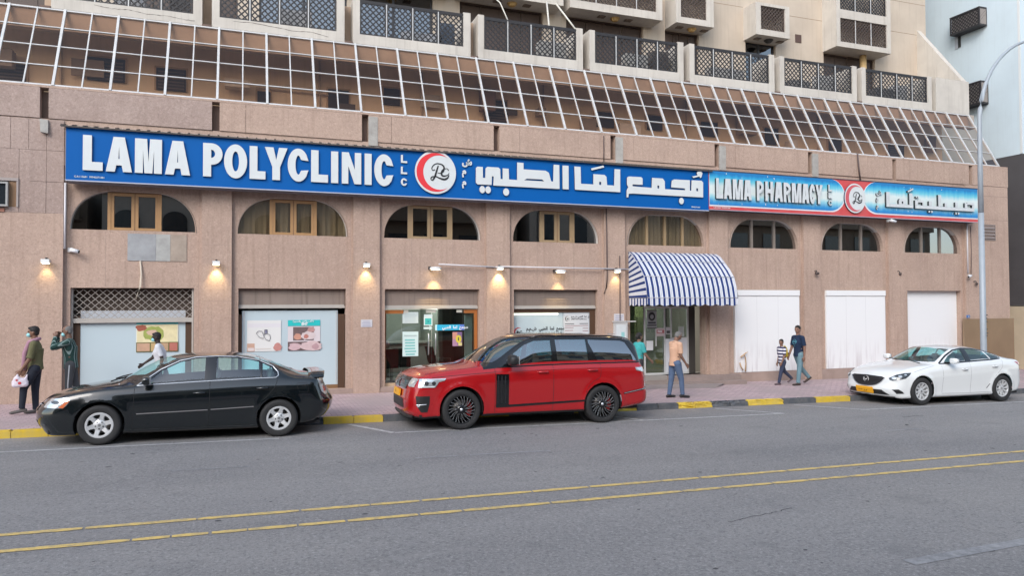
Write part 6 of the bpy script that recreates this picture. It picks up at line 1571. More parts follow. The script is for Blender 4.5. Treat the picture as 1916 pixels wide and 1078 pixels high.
def spokes_turbine(e, r, rim, wd):
    rim_barrel(e, rim, GUN, wd); R_ = rim-.010
    mb = MB(); mb.lathe([(0,.028),(.05,.030),(.085,.04),(.095,.07),(0,.09)], 28, 'y'); mb.build('hub', TRIM, e)
    for k in range(11):
        a = RAD(360/11*k+8); mb = MB()
        for w_, sgn in ((0, -1), (1, 1)):
            a0 = a+sgn*RAD(3.6); am = a+sgn*RAD(6.0)+RAD(4); a1 = a+sgn*RAD(7.8)+RAD(15)
            spoke_quad(mb, a0, .085, .012, am, .62*R_, .011, .036, .018, .03, 0); spoke_quad(mb, am, .62*R_, .011, a1, R_, .014, .018, .008, .03, 0)
            if k % 1 == 0:
                spoke_quad(mb, a0, .085, .010, am, .62*R_, .011, .034, .016, .002, 1); spoke_quad(mb, am, .62*R_, .011, a1, R_, .014, .016, .006, .002, 1)
        me = mb.mesh('spoke', [GUN, GUNF]); obj('spoke', me, e)
    mb = MB(); mb.lathe([(R_-.010,.006),(R_+.002,.002),(R_+.008,.004)], 56, 'y'); mb.build('rim_lip', GUN, e)
    mb = MB(); mb.lathe([(0,.020),(.028,.022),(.03,.03)], 16, 'y'); mb.build('centre_cap', CHROME, e)
def spokes_v(e, r, rim, wd):
    rim_barrel(e, rim, ALLOY, wd); R_ = rim-.012
    mb = MB(); mb.lathe([(0,.030),(.05,.030),(.08,.04),(.085,.08),(0,.09)], 28, 'y'); mb.build('hub', ALLOY, e)
    for k in range(10):
        a = RAD(36*k+4); mb = MB(); sh = RAD(4.5) * (1 if k % 2 else -1)
        spoke_quad(mb, a+sh, .07, .034, a, R_, .046, .034, .008, .03); mb.build('spoke', ALLOY, e)
    mb = MB(); mb.lathe([(R_-.016,.008),(R_-.004,.003),(R_+.008,.005)], 56, 'y'); mb.build('rim_lip', ALLOY, e)
    mb = MB(); mb.lathe([(0,.022),(.026,.024)], 16, 'y'); mb.build('centre_cap', mat('cap_grey', (.28,.28,.29,1)), e)
def ring_pts(x0, z0, rx, rz, n=20): return circ(x0, z0, rx, rz, n)

# ---- black saloon
bx0 = -3.2436-.18
CG1 = glass('saloon_glass', (.68,.95,.94,1), .14)
T1 = dict(W=.925, L=5.10, wheels=(1.10,4.045), r=.343, arch=.395, front=(.62,2.3), rear=(.50,2.4), taper=(.05,.05), pan=.20, flare=.012,
  zc=[(0,.66),(.08,.78),(.30,.87),(.70,.965),(1.05,1.025),(1.30,1.06),(1.67,1.27),(2.05,1.445),(2.43,1.515),(2.9,1.53),(3.46,1.48),(3.88,1.37),(4.28,1.205),(4.48,1.135),(4.82,1.115),(4.98,1.06),(5.06,.92),(5.10,.70)],
  zb=[(0,.60),(.12,.69),(.5,.84),(1.1,.945),(1.6,.98),(2.8,1.035),(3.7,1.065),(4.1,1.065),(4.7,1.045),(4.98,.97),(5.10,.64)],
  zr=[(0,.63),(.12,.74),(.5,.875),(1.1,.985),(1.60,1.03),(1.80,1.13),(2.0,1.255),(2.33,1.425),(2.6,1.483),(2.93,1.497),(3.3,1.475),(3.66,1.41),(3.9,1.32),(4.1,1.20),(4.35,1.11),(4.7,1.085),(4.98,1.02),(5.10,.67)],
  yr=[(0,.74),(1.1,.74),(1.6,.75),(2.0,.68),(2.33,.635),(2.9,.62),(3.66,.63),(4.1,.70),(4.5,.76),(5.1,.74)],
  bot=[(0,.25),(.3,.18),(.8,.19),(3.5,.18),(4.5,.24),(5.1,.34)],
  side=[(0,.93),(.06,.965),(.25,.985),(.5,1.0),(.72,.995),(.88,.975),(1,.93)],
  fshift=[(0,.14),(.25,.10),(.36,.03),(.5,.0),(.6,.02),(.66,.06),(.8,.10),(2,.10)], rshift=[(0,.24),(.3,.14),(.5,.02),(.6,.0),(.75,.06),(.95,.14),(1.1,.12),(2,.1)],
  cab=(1.55,4.0,.98), crown=2.0,
  cuts=[('side_window',[(1.80,1.045),(2.76,1.075),(2.78,1.462),(2.59,1.448),(2.33,1.385),(2.05,1.245)],(0,2),(2,),CG1),
        ('side_window',[(2.94,1.08),(3.71,1.10),(3.71,1.365),(3.55,1.41),(3.31,1.448),(2.94,1.463)],(0,2),(2,),CG1),
        ('quarter_window',[(3.75,1.10),(3.965,1.105),(3.985,1.17),(3.90,1.27),(3.75,1.345)],(0,2),(2,),CG1),
        ('windscreen',[(1.33,.0),(1.36,-.30),(1.50,-.60),(1.62,-.69),(2.32,-.56),(2.17,-.3),(2.12,0)],(0,1),(3,),CG1),
        ('rear_screen',[(3.66,0),(3.60,-.50),(3.66,-.56),(4.10,-.64),(4.26,-.5),(4.33,0)],(0,1),(3,),CG1)])
c1 = Car('parked_saloon', T1, (bx0, 14.35+.925), 'black saloon with silver six spoke wheels and boot spoiler parked on the left', carpaint('black_paint', (.001,.0035,.005,1), .0, .2))
c1.wheel_set(.343, .215, .225, spokes6)
dlo = [(1.66,1.000),(1.98,1.018),(2.84,1.056),(3.66,1.085),(3.98,1.09),(4.03,1.13),(4.02,1.19),(3.93,1.295),(3.68,1.405),(3.31,1.475),(2.93,1.49),(2.60,1.475),(2.33,1.415),(2.02,1.265),(1.66,1.000)]
c1.line('chrome_trim', dlo, .017, 0, CHROME, mirror=True, smooth=False)
c1.line('pillar_strip', [(2.85,1.06),(2.86,1.485)], .19, 0, TRIM, lift=.001, thick=.001)
c1.line('window_seal', [(3.73,1.09),(3.73,1.38)], .03, 0, TRIM, lift=.001, thick=.002)
GAP = mat('panel_gap', (.004,.004,.005,1), .8)
for pts in ([(1.63,.99),(1.62,.60),(1.60,.26)],[(2.85,1.05),(2.845,.6),(2.83,.25)],[(4.02,1.09),(3.97,.93),(3.85,.78),(3.70,.62),(3.62,.40)],[(1.60,.255),(2.4,.245),(3.62,.25)]): c1.line('door_gap', pts, .009, 0, GAP, lift=0, thick=.001)
c1.line('bonnet_gap', [(.46,.835),(.8,.915),(1.2,.985),(1.5,1.02)], .008, 0, GAP, lift=0, thick=.001)
SIL = mat('side_moulding', (.20,.19,.19,1), .35, .3)
c1.line('side_moulding', [(1.67,.515),(2.82,.545)], .018, 0, SIL, mirror=True); c1.line('side_moulding', [(2.87,.547),(3.60,.575)], .018, 0, SIL, mirror=True)
c1.line('fuel_flap', [(4.37,.90),(4.37,.98),(4.55,.98),(4.57,.82),(4.40,.82),(4.37,.90)], .007, 0, GAP, lift=0, thick=.001, smooth=False)
c1.handle(2.68, .85, c1.paint); c1.handle(3.75, .905, c1.paint); c1.mirrors(1.84, 1.10, c1.paint, (.16,.20,.15))
HL = [(.111,.650),(.16,.733),(.231,.800),(.446,.827),(.498,.79),(.433,.692),(.39,.652)]
c1.drape('headlight', HL, -10, LENS, .012, .002, .04, True); c1.drape('indicator_lens', [(.325,.664),(.39,.653),(.488,.778),(.418,.752)], -10, AMB, .003, .015, .04, True)
c1.drape('headlight_inner', ring_pts(.28,.745,.06,.028,12), -10, LENSD, .002, .015, .04, True)
c1.drape('tail_light', [(4.74,1.04),(4.82,1.035),(4.90,.90),(4.93,.76),(4.88,.74),(4.82,.80),(4.77,.93)], 0, LENS, .010, .002, .04, True)
c1.drape('brake_lens', [(4.83,.90),(4.89,.89),(4.91,.80),(4.86,.80)], 0, REDL, .003, .013, .04, True); c1.drape('tail_light_inner', [(4.79,1.0),(4.85,.98),(4.86,.93),(4.80,.94)], 0, LENSD, .003, .013, .04, True)
c1.drape('grille', [(-.42,.66),(.42,.66),(.46,.58),(-.46,.58)], 90, TRIM, .01, .002, .06); c1.line('grille_chrome', [(-.44,.70),(-.30,.665),(0,.645),(.30,.665),(.44,.70)], .03, 90, CHROME, thick=.02)
c1.drape('lower_grille', [(-.50,.42),(.50,.42),(.50,.30),(-.50,.30)], 90, PLAS, .004, .002, .08)
c1.drape('fog_lamp', ring_pts(.10,.36,.045,.03,12), -10, LENSD, .004, .002, .04, True)
mb = MB(); sp = []; PRF = [(-.20,-.012),(-.12,.004),(0,.012),(.08,.008),(.10,-.004),(.085,-.030),(.0,-.018),(-.12,-.016)]
vs = []; fs = []; NS = 17
for k in range(NS):
    t = -1+2*k/(NS-1); y = .76*t; dz = -.075*max(0, abs(t)-.80)/.20; dx = -.06*t*t
    vs += [(4.82+dx+a, y, 1.165+dz+b*.8-.01*t*t) for a, b in PRF]
for k in range(NS-1):
    for j in range(8): fs.append((8*k+j, 8*k+(j+1) % 8, 8*k+8+(j+1) % 8, 8*k+8+j))
fs += [tuple(range(8)), tuple(reversed(range(8*(NS-1), 8*NS)))]
mb.add(vs, fs, 0, True)
for sy in (-1, 1): mb.hexa([(4.66,sy*.52,1.08),(4.80,sy*.52,1.08),(4.80,sy*.46,1.08),(4.66,sy*.46,1.08),(4.68,sy*.52,1.15),(4.82,sy*.52,1.15),(4.82,sy*.46,1.15),(4.68,sy*.46,1.15)])
mb.build('spoiler', c1.paint, c1.root)
mb = MB(); 
for sy in (-.45,.1): mb.tube([(1.20,sy,1.055),(1.30,sy+.10,1.085),(1.42,sy+.42,1.10)], .012, 6)
mb.build('wiper', PLAS, c1.root)
c1.line('washer', [(1.36,1.02),(1.38,1.02)], .03, 0, CHROME)

# ---- red sport utility car
RX0 = 2.897-.05
RED = carpaint('red_paint', (.40,.006,.009,1), .12, .25)
CG2 = glass('suv_glass', (.08,.24,.27,1), .36); CG2F = glass('suv_front_glass', (.16,.36,.39,1), .30)
T2 = dict(W=1.02, L=5.56, wheels=(1.22,4.335), r=.398, arch=.455, front=(.52,3.6), rear=(.36,3.6), taper=(.03,.05), pan=.26, flare=.020, two_tone=1.7, lowblack=.30,
  zc=[(0,.98),(.04,1.03),(.14,1.08),(.5,1.17),(1.06,1.235),(1.45,1.27),(1.58,1.30),(1.80,1.45),(2.02,1.61),(2.43,1.81),(2.75,1.862),(3.6,1.88),(4.4,1.86),(5.02,1.825),(5.36,1.775),(5.42,1.60),(5.48,1.30),(5.53,1.02),(5.56,.72)],
  zb=[(0,.84),(.06,.94),(.3,1.03),(.9,1.09),(1.5,1.155),(1.97,1.185),(3.2,1.23),(4.3,1.245),(5.1,1.245),(5.38,1.20),(5.50,1.03),(5.56,.66)],
  zr=[(0,.89),(.06,.98),(.3,1.06),(1.0,1.155),(1.6,1.22),(1.95,1.28),(2.3,1.51),(2.6,1.715),(2.8,1.785),(3.3,1.815),(4.2,1.805),(4.9,1.775),(5.12,1.72),(5.28,1.60),(5.40,1.36),(5.50,1.08),(5.56,.69)],
  yr=[(0,.86),(1.6,.88),(1.95,.86),(2.3,.79),(2.7,.73),(4.0,.73),(4.9,.73),(5.2,.76),(5.56,.78)],
  bot=[(0,.26),(.3,.24),(.8,.25),(4.0,.26),(4.8,.30),(5.56,.40)],
  side=[(0,.94),(.05,.975),(.2,.985),(.45,.995),(.7,1.0),(.88,.985),(.95,.965),(1,.93)], crease=[(1.09,.006,.03)],
  fshift=[(0,.26),(.26,.22),(.36,.15),(.55,.14),(.72,.16),(.85,.185),(1.0,.235),(1.1,.26),(2,.24)], rshift=[(0,.12),(.35,.06),(.5,.0),(.66,.0),(.72,.05),(.9,.06),(1.3,.10),(1.8,.05),(2,.05)],
  cab=(1.90,4.7,1.22), crown=2.4,
  cuts=[('side_window',[(2.20,1.25),(3.18,1.282),(3.20,1.755),(2.83,1.74),(2.62,1.665),(2.36,1.49)],(0,2),(2,),CG2F),
        ('side_window',[(3.31,1.285),(4.02,1.295),(4.02,1.765),(3.31,1.765)],(0,2),(2,),CG2),
        ('quarter_window',[(4.25,1.295),(5.0,1.30),(5.20,1.315),(4.98,1.70),(4.87,1.735),(4.08,1.762),(4.08,1.70)],(0,2),(2,),CG2),
        ('windscreen',[(1.60,0),(1.62,-.4),(1.76,-.72),(1.90,-.80),(2.62,-.68),(2.45,-.4),(2.40,0)],(0,1),(3,),CG2F)])
c2 = Car('parked_suv', T2, (RX0, 14.10+1.02), 'glossy red luxury four wheel drive with black roof and black wheels in the middle', RED, TRIM)
c2.wheel_set(.398, .27, .288, spokes_turbine, mat('red_caliper', (.5,.02,.02,1), .4))
for pts in ([(1.915,1.215),(1.91,.70),(1.905,.27)],[(3.19,1.27),(3.185,.7),(3.17,.28)],[(4.29,1.275),(4.27,1.0),(4.10,.88),(3.96,.75),(3.90,.5),(3.88,.30)]): c2.line('door_gap', pts, .010, 0, GAP, lift=0, thick=.001)
c2.line('bonnet_gap', [(.62,1.037),(.95,1.065),(1.4,1.095),(1.91,1.125)], .011, 0, GAP, lift=0, thick=.001)
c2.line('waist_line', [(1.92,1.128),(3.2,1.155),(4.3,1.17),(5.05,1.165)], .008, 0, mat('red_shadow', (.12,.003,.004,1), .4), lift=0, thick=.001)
c2.drape('side_vent', [(1.93,1.085),(2.20,1.08),(2.20,.47),(1.93,.475)], 0, TRIM, .008, .002, .08, True)
for k in range(3): c2.line('vent_slat', [(1.975+.075*k,1.05),(1.975+.075*k,.50)], .02, 0, mat('vent_grey', (.03,.03,.035,1), .3, .5), lift=.010, thick=.006)
c2.drape('lower_trim', [(1.92,.475),(1.93,.415),(2.20,.42),(3.90,.475),(3.90,.51),(2.20,.465)], 0, TRIM, .010, .002, .10, True)
c2.drape('rear_trim', [(4.83,.63),(5.48,.735),(5.48,.70),(4.83,.60)], 0, TRIM, .008, .002, .08, True)
c2.line('chrome_line', [(4.84,.615),(5.48,.72)], .008, 0, CHROME, lift=.010)
c2.line('window_seal', [(1.98,1.215),(3.2,1.255),(4.3,1.27),(5.25,1.275)], .03, 0, TRIM, lift=.002, thick=.006)
c2.handle(2.95, 1.105, c2.paint, .24); c2.handle(4.08, 1.125, c2.paint, .24); c2.mirrors(2.24, 1.37, PLAS, (.22,.30,.22))
c2.line('mirror_strip', [(2.2,1.35),(2.3,1.35)], .01, 0, CHROME)
A2 = 13.5
c2.drape('grille', [(-.60,1.02),(.60,1.02),(.60,.90),(.54,.80),(-.54,.80),(-.60,.90)], 90, TRIM, .012, .002, .08)
for k in range(5): c2.line('grille_bar', [(-.56,.83+.04*k),(0,.832+.04*k),(.56,.83+.04*k)], .012, 90, mat('vent_grey', (.03,.03,.035,1)), lift=.012, thick=.008)
HL2 = [(.585,1.012),(1.10,1.020),(1.07,.980),(.96,.955),(.885,.850),(.56,.852)]
c2.drape('headlight', HL2, A2, LENS, .012, .002, .04, True)
c2.drape('headlight', [(-.86,1.01),(-.62,1.01),(-.62,.87),(-.68,.852),(-.86,.852)], 90, LENS, .010, .002, .04); c2.drape('headlight', [(.86,1.01),(.62,1.01),(.62,.87),(.68,.852),(.86,.852)], 90, LENS, .010, .002, .04)
for (u, r_) in ((.72,.042),(.86,.040)): c2.drape('headlight_inner', ring_pts(u,.93,r_,r_*.95,14), A2, LENSD, .003, .014, .03, True)
c2.drape('headlight_strip', [(.60,.875),(.88,.872),(.87,.858),(.60,.858)], A2, mat('drl_white', (.8,.8,.8,1), .3), .003, .014, .05, True)
c2.drape('side_intake', [(.515,.685),(.785,.685),(.782,.54),(.741,.375),(.62,.372),(.535,.50)], A2, PLAS, .006, .002, .05, True)
c2.line('intake_blade', [(.53,.515),(.72,.525)], .018, A2, CHROME, lift=.008, mirror=True); c2.drape('fog_lamp', ring_pts(.57,.50,.028,.024,12), A2, LENS, .006, .008, .03, True)
c2.drape('lower_grille', [(-.46,.60),(.46,.60),(.50,.42),(-.50,.42)], 90, PLAS, .006, .002, .08); c2.line('lower_grille_bar', [(-.45,.585),(.45,.585)], .02, 90, mat('vent_grey', (.03,.03,.035,1)), lift=.01)
c2.drape('plate', [(-.27,.76),(.27,.76),(.27,.63),(-.27,.63)], 90, PLATE, .03, .02, .2)
c2.line('front_lip', [(-.80,.275),(0,.275),(.80,.275)], .05, 90, PLAS, lift=.01, thick=.03)
c2.drape('tail_light', [(5.12,1.16),(5.34,1.165),(5.44,1.14),(5.46,.80),(5.44,.73),(5.37,.73),(5.36,1.06),(5.14,1.10)], 0, LENS, .010, .002, .05, True)
c2.drape('tail_light_inner', [(5.38,1.05),(5.425,1.04),(5.44,.80),(5.39,.80)], 0, REDL, .003, .012, .05, True)
c2.drape('badge', ring_pts(-.28,.865,.05,.03,16), 90, mat('badge_silver', (.5,.5,.5,1), .3, .8), .004, .022, .05)
mb = MB(); mb.tube([(1.62,-.55,1.30),(1.72,-.2,1.33),(1.70,.25,1.32)], .012, 6); mb.tube([(1.70,.05,1.32),(1.76,.45,1.34)], .012, 6); mb.build('wiper', PLAS, c2.root)
for sy in (-1, 1):
    mb = MB(); mb.tube([(2.75,sy*.70,1.815),(3.0,sy*.70,1.845),(4.6,sy*.70,1.835),(4.95,sy*.70,1.80)], .016, 8); mb.build('roof_rail', TRIM, c2.root)
mb = MB(); mb.box(4.9,5.05,-.16,-.10,1.845,1.862); mb.build('roof_marker', CHROME, c2.root)

# ---- white saloon
WX0 = 16.5006-.97
WHT = carpaint('white_paint', (.74,.76,.76,1), 0, .25)
CG3 = glass('white_car_glass', (.50,.80,.80,1), .12)
T3 = dict(W=.95, L=4.98, wheels=(.985,3.90), r=.360, arch=.405, front=(.60,3.2), rear=(.52,2.6), taper=(.05,.06), pan=.20, flare=.020,
  zc=[(0,.70),(.06,.80),(.25,.89),(.7,.985),(1.15,1.05),(1.38,1.09),(1.70,1.27),(2.05,1.43),(2.35,1.495),(2.8,1.515),(3.3,1.485),(3.75,1.395),(4.15,1.27),(4.42,1.185),(4.72,1.15),(4.88,1.10),(4.95,.95),(4.98,.70)],
  zb=[(0,.62),(.10,.70),(.45,.82),(1.0,.93),(1.6,1.0),(2.6,1.075),(3.6,1.13),(4.2,1.135),(4.7,1.10),(4.9,1.0),(4.98,.64)],
  zr=[(0,.66),(.10,.76),(.45,.875),(1.0,.985),(1.6,1.05),(1.85,1.16),(2.1,1.29),(2.38,1.405),(2.7,1.445),(3.1,1.435),(3.5,1.375),(3.85,1.285),(4.15,1.195),(4.4,1.155),(4.7,1.125),(4.9,1.04),(4.98,.67)],
  yr=[(0,.76),(1.0,.77),(1.6,.77),(2.0,.70),(2.38,.65),(2.9,.635),(3.5,.65),(4.0,.72),(4.5,.77),(4.98,.74)],
  bot=[(0,.22),(.3,.18),(.8,.19),(3.5,.20),(4.4,.26),(4.98,.36)],
  side=[(0,.93),(.06,.965),(.2,.97),(.4,.985),(.62,1.0),(.80,.995),(.92,.97),(1,.92)], crease=[(.70,.006,.03)], crease_slope=.05,
  fshift=[(0,.17),(.2,.13),(.3,.06),(.42,.03),(.5,.06),(.6,.08),(.72,.08),(.8,.13),(2,.13)], rshift=[(0,.22),(.35,.10),(.5,.0),(.7,.04),(.9,.10),(1.1,.10),(2,.08)],
  cab=(1.6,4.0,1.03), crown=2.0,
  cuts=[('side_window',[(1.86,1.085),(2.60,1.125),(2.64,1.415),(2.40,1.375),(2.12,1.25)],(0,2),(2,),CG3),
        ('side_window',[(2.80,1.13),(3.52,1.155),(3.44,1.355),(3.10,1.41),(2.80,1.42)],(0,2),(2,),CG3),
        ('quarter_window',[(3.56,1.158),(3.86,1.17),(3.90,1.20),(3.78,1.265),(3.50,1.345)],(0,2),(2,),CG3),
        ('windscreen',[(1.38,0),(1.42,-.35),(1.56,-.62),(1.68,-.71),(2.36,-.58),(2.16,-.3),(2.11,0)],(0,1),(3,),CG3),
        ('rear_screen',[(3.62,0),(3.56,-.50),(3.62,-.56),(4.08,-.64),(4.28,-.5),(4.36,0)],(0,1),(3,),CG3)])
c3 = Car('parked_saloon', T3, (WX0, 14.35+.95), 'white saloon with dark grille parked on the right by the lamp pole', WHT)
c3.wheel_set(.360, .225, .235, spokes_v)
c3.line('window_seal', [(1.70,1.055),(2.7,1.105),(3.6,1.145),(3.92,1.17),(3.95,1.205),(3.80,1.285),(3.48,1.375),(3.05,1.43),(2.70,1.44),(2.38,1.395),(2.08,1.265),(1.70,1.055)], .046, 0, TRIM, lift=.001, thick=.002, smooth=False)
c3.line('pillar_strip', [(2.705,1.115),(2.725,1.435)], .20, 0, TRIM, lift=.001, thick=.001)
WG = mat('white_gap', (.22,.23,.24,1), .7)
for pts in ([(1.72,1.02),(1.70,.6),(1.68,.30)],[(2.72,1.09),(2.71,.6),(2.70,.28)],[(3.95,1.13),(3.90,.95),(3.75,.82),(3.58,.66),(3.50,.42),(3.48,.30)],[(1.68,.285),(2.7,.275),(3.48,.285)]): c3.line('door_gap', pts, .008, 0, WG, lift=0, thick=.001)
c3.line('bonnet_gap', [(.75,.855),(1.1,.935),(1.5,1.005)], .008, 0, WG, lift=0, thick=.001)
c3.handle(2.48, .90, c3.paint); c3.handle(3.60, .96, c3.paint); c3.mirrors(1.95, 1.14, c3.paint, (.16,.22,.15))
A3 = 46.5
c3.drape('grille', [(-.46,.72),(0,.735),(.46,.72),(.55,.69),(.42,.55),(.24,.47),(0,.45),(-.24,.47),(-.42,.55),(-.55,.69)], 90, mat('grille_dark', (.02,.02,.024,1), .35), .008, .002, .06)
for k in range(5): c3.line('grille_bar', [(-.38+.04*(4-k)*.5,.52+.038*k),(0,.52+.038*k),(.38-.04*(4-k)*.5,.52+.038*k)], .008, 90, mat('vent_grey', (.03,.03,.035,1)), lift=.008, thick=.006)
c3.line('grille_chrome', [(-.55,.69),(-.42,.55),(-.24,.468),(0,.447),(.24,.468),(.42,.55),(.55,.69)], .016, 90, CHROME, lift=.008, thick=.01)
bd = c3.drape('badge', ring_pts(0,.632,.09,.068,24), 90, mat('badge_bright', (.75,.76,.78,1), .3), .004, .020, .08); c3.drape('badge_inner', ring_pts(0,.634,.064,.046,24), 90, PLAS, .002, .0255, .08)
c3.drape('badge_wing', [(-.062,.655),(-.03,.645),(0,.618),(.03,.645),(.062,.655),(.035,.625),(0,.60),(-.035,.625)], 90, mat('badge_bright', (.75,.76,.78,1)), .002, .029, .08)
HL3 = [(.575,.695),(.766,.785),(.932,.827),(1.095,.838),(1.045,.765),(.956,.695),(.662,.632),(.60,.652)]
c3.drape('headlight', HL3, A3, LENSD, .010, .002, .04, True)
for (u, z_, r_) in ((.70,.70,.05),(.84,.745,.042),(.96,.785,.028)): c3.drape('headlight_inner', ring_pts(u,z_,r_*1.1,r_*.62,14), A3, LENS, .003, .013, .03, True)
c3.drape('plate', [(-.27,.43),(.27,.43),(.27,.30),(-.27,.30)], 90, PLATE, .03, .025, .2)
c3.drape('lower_grille', [(-.50,.385),(.50,.385),(.66,.265),(-.66,.265)], 90, PLAS, .004, .002, .06)
c3.drape('fog_recess', [(.645,.409),(.80,.422),(.888,.366),(.931,.312),(.75,.305),(.71,.355)], A3, PLAS, .004, .002, .04, True)
c3.line('front_lip', [(-.75,.215),(0,.20),(.75,.215)], .03, 90, PLAS, lift=.005, thick=.01)
c3.drape('tail_light', [(4.42,1.07),(4.70,1.06),(4.74,.98),(4.66,.94),(4.55,.99)], 0, REDL, .010, .002, .04, True)
c3.line('sill_mark', [(3.30,.38),(3.42,.50)], .012, 0, GAP)
mb = MB(); mb.tube([(1.34,-.55,1.06),(1.42,-.15,1.10),(1.42,.3,1.10)], .011, 6); mb.build('wiper', PLAS, c3.root)
def plate_text(car, txt, x, z, w):
    me = text_mesh('plate_lettering', txt, .085, [mat('plate_ink', (.12,.05,.01,1), .5)], .002, .003)
    o = obj('plate_lettering', me, car.root, (x, w, z), (0, 0, -pi/2)); return o
plate_text(c3, '4187 \uFEE1 \uFEE1', -.010, .335, .20); plate_text(c2, '5 \uFEE1', .105, .665, .12)

# ================================================================ people
def _frame(d):
    d = d.normalized(); u = Vector((0,0,1)) if abs(d.z) < .9 else Vector((1,0,0)); a = d.cross(u).normalized(); return a, d.cross(a).normalized()
class Soft:
    """overlapping tapered solids fused into one continuous surface"""
    def __init__(s): s.bm = bmesh.new()
    def cone(s, a, b, ra, rb, n=14, ell=1.0):
        a, b = Vector(a), Vector(b); p, q = _frame(b-a); ring = []
        for c, r in ((a, ra), (b, rb)):
            ring.append([s.bm.verts.new(c + p*r*cos(2*pi*k/n) + q*r*ell*sin(2*pi*k/n)) for k in range(n)])
        for k in range(n): s.bm.faces.new((ring[0][k], ring[0][(k+1) % n], ring[1][(k+1) % n], ring[1][k]))
        s.bm.faces.new(list(reversed(ring[0]))); s.bm.faces.new(ring[1]); return s
    def ball(s, c, r, M=None):
        r = r if isinstance(r, (tuple, list)) else (r, r, r)
        c = Vector(c); U, V = 16, 10; rows = []
        def mk(x, y, z):
            q = Vector((x*r[0], y*r[1], z*r[2])); return s.bm.verts.new((M @ q if M else q) + c)
        top = mk(0,0,1); bot = mk(0,0,-1)
        for j in range(1, V):
            t = pi*j/V; rows.append([mk(sin(t)*cos(2*pi*k/U), sin(t)*sin(2*pi*k/U), cos(t)) for k in range(U)])
        for k in range(U):
            n = (k+1) % U; s.bm.faces.new((top, rows[0][k], rows[0][n])); s.bm.faces.new((bot, rows[-1][n], rows[-1][k]))
            for j in range(V-2): s.bm.faces.new((rows[j][k], rows[j+1][k], rows[j+1][n], rows[j][n]))
        return s
    def cap(s, a, b, ra, rb): s.cone(a, b, ra, rb); s.ball(a, ra*.99); s.ball(b, rb*.99); return s
    def done(s, name, m, parent, voxel=.011, smooth=4, mats=None):
        bmesh.ops.recalc_face_normals(s.bm, faces=s.bm.faces)
        me = bpy.data.meshes.new(name); s.bm.to_mesh(me); s.bm.free()
        t = bpy.data.objects.new('tmp', me)
        r = t.modifiers.new('r', 'REMESH'); r.mode = 'VOXEL'; r.voxel_size = voxel
        if smooth: q = t.modifiers.new('s', 'SMOOTH'); q.iterations = smooth; q.factor = .5
        out = evaluated_mesh(t)
        out.name = name; out.materials.clear()
        for m_ in (mats or [m]): out.materials.append(m_)
        for p in out.polygons: p.use_smooth = True
        return obj(name, out, parent)
def skin(name, c): return mat(name, (*c, 1), .55, var=.2, vscale=9)
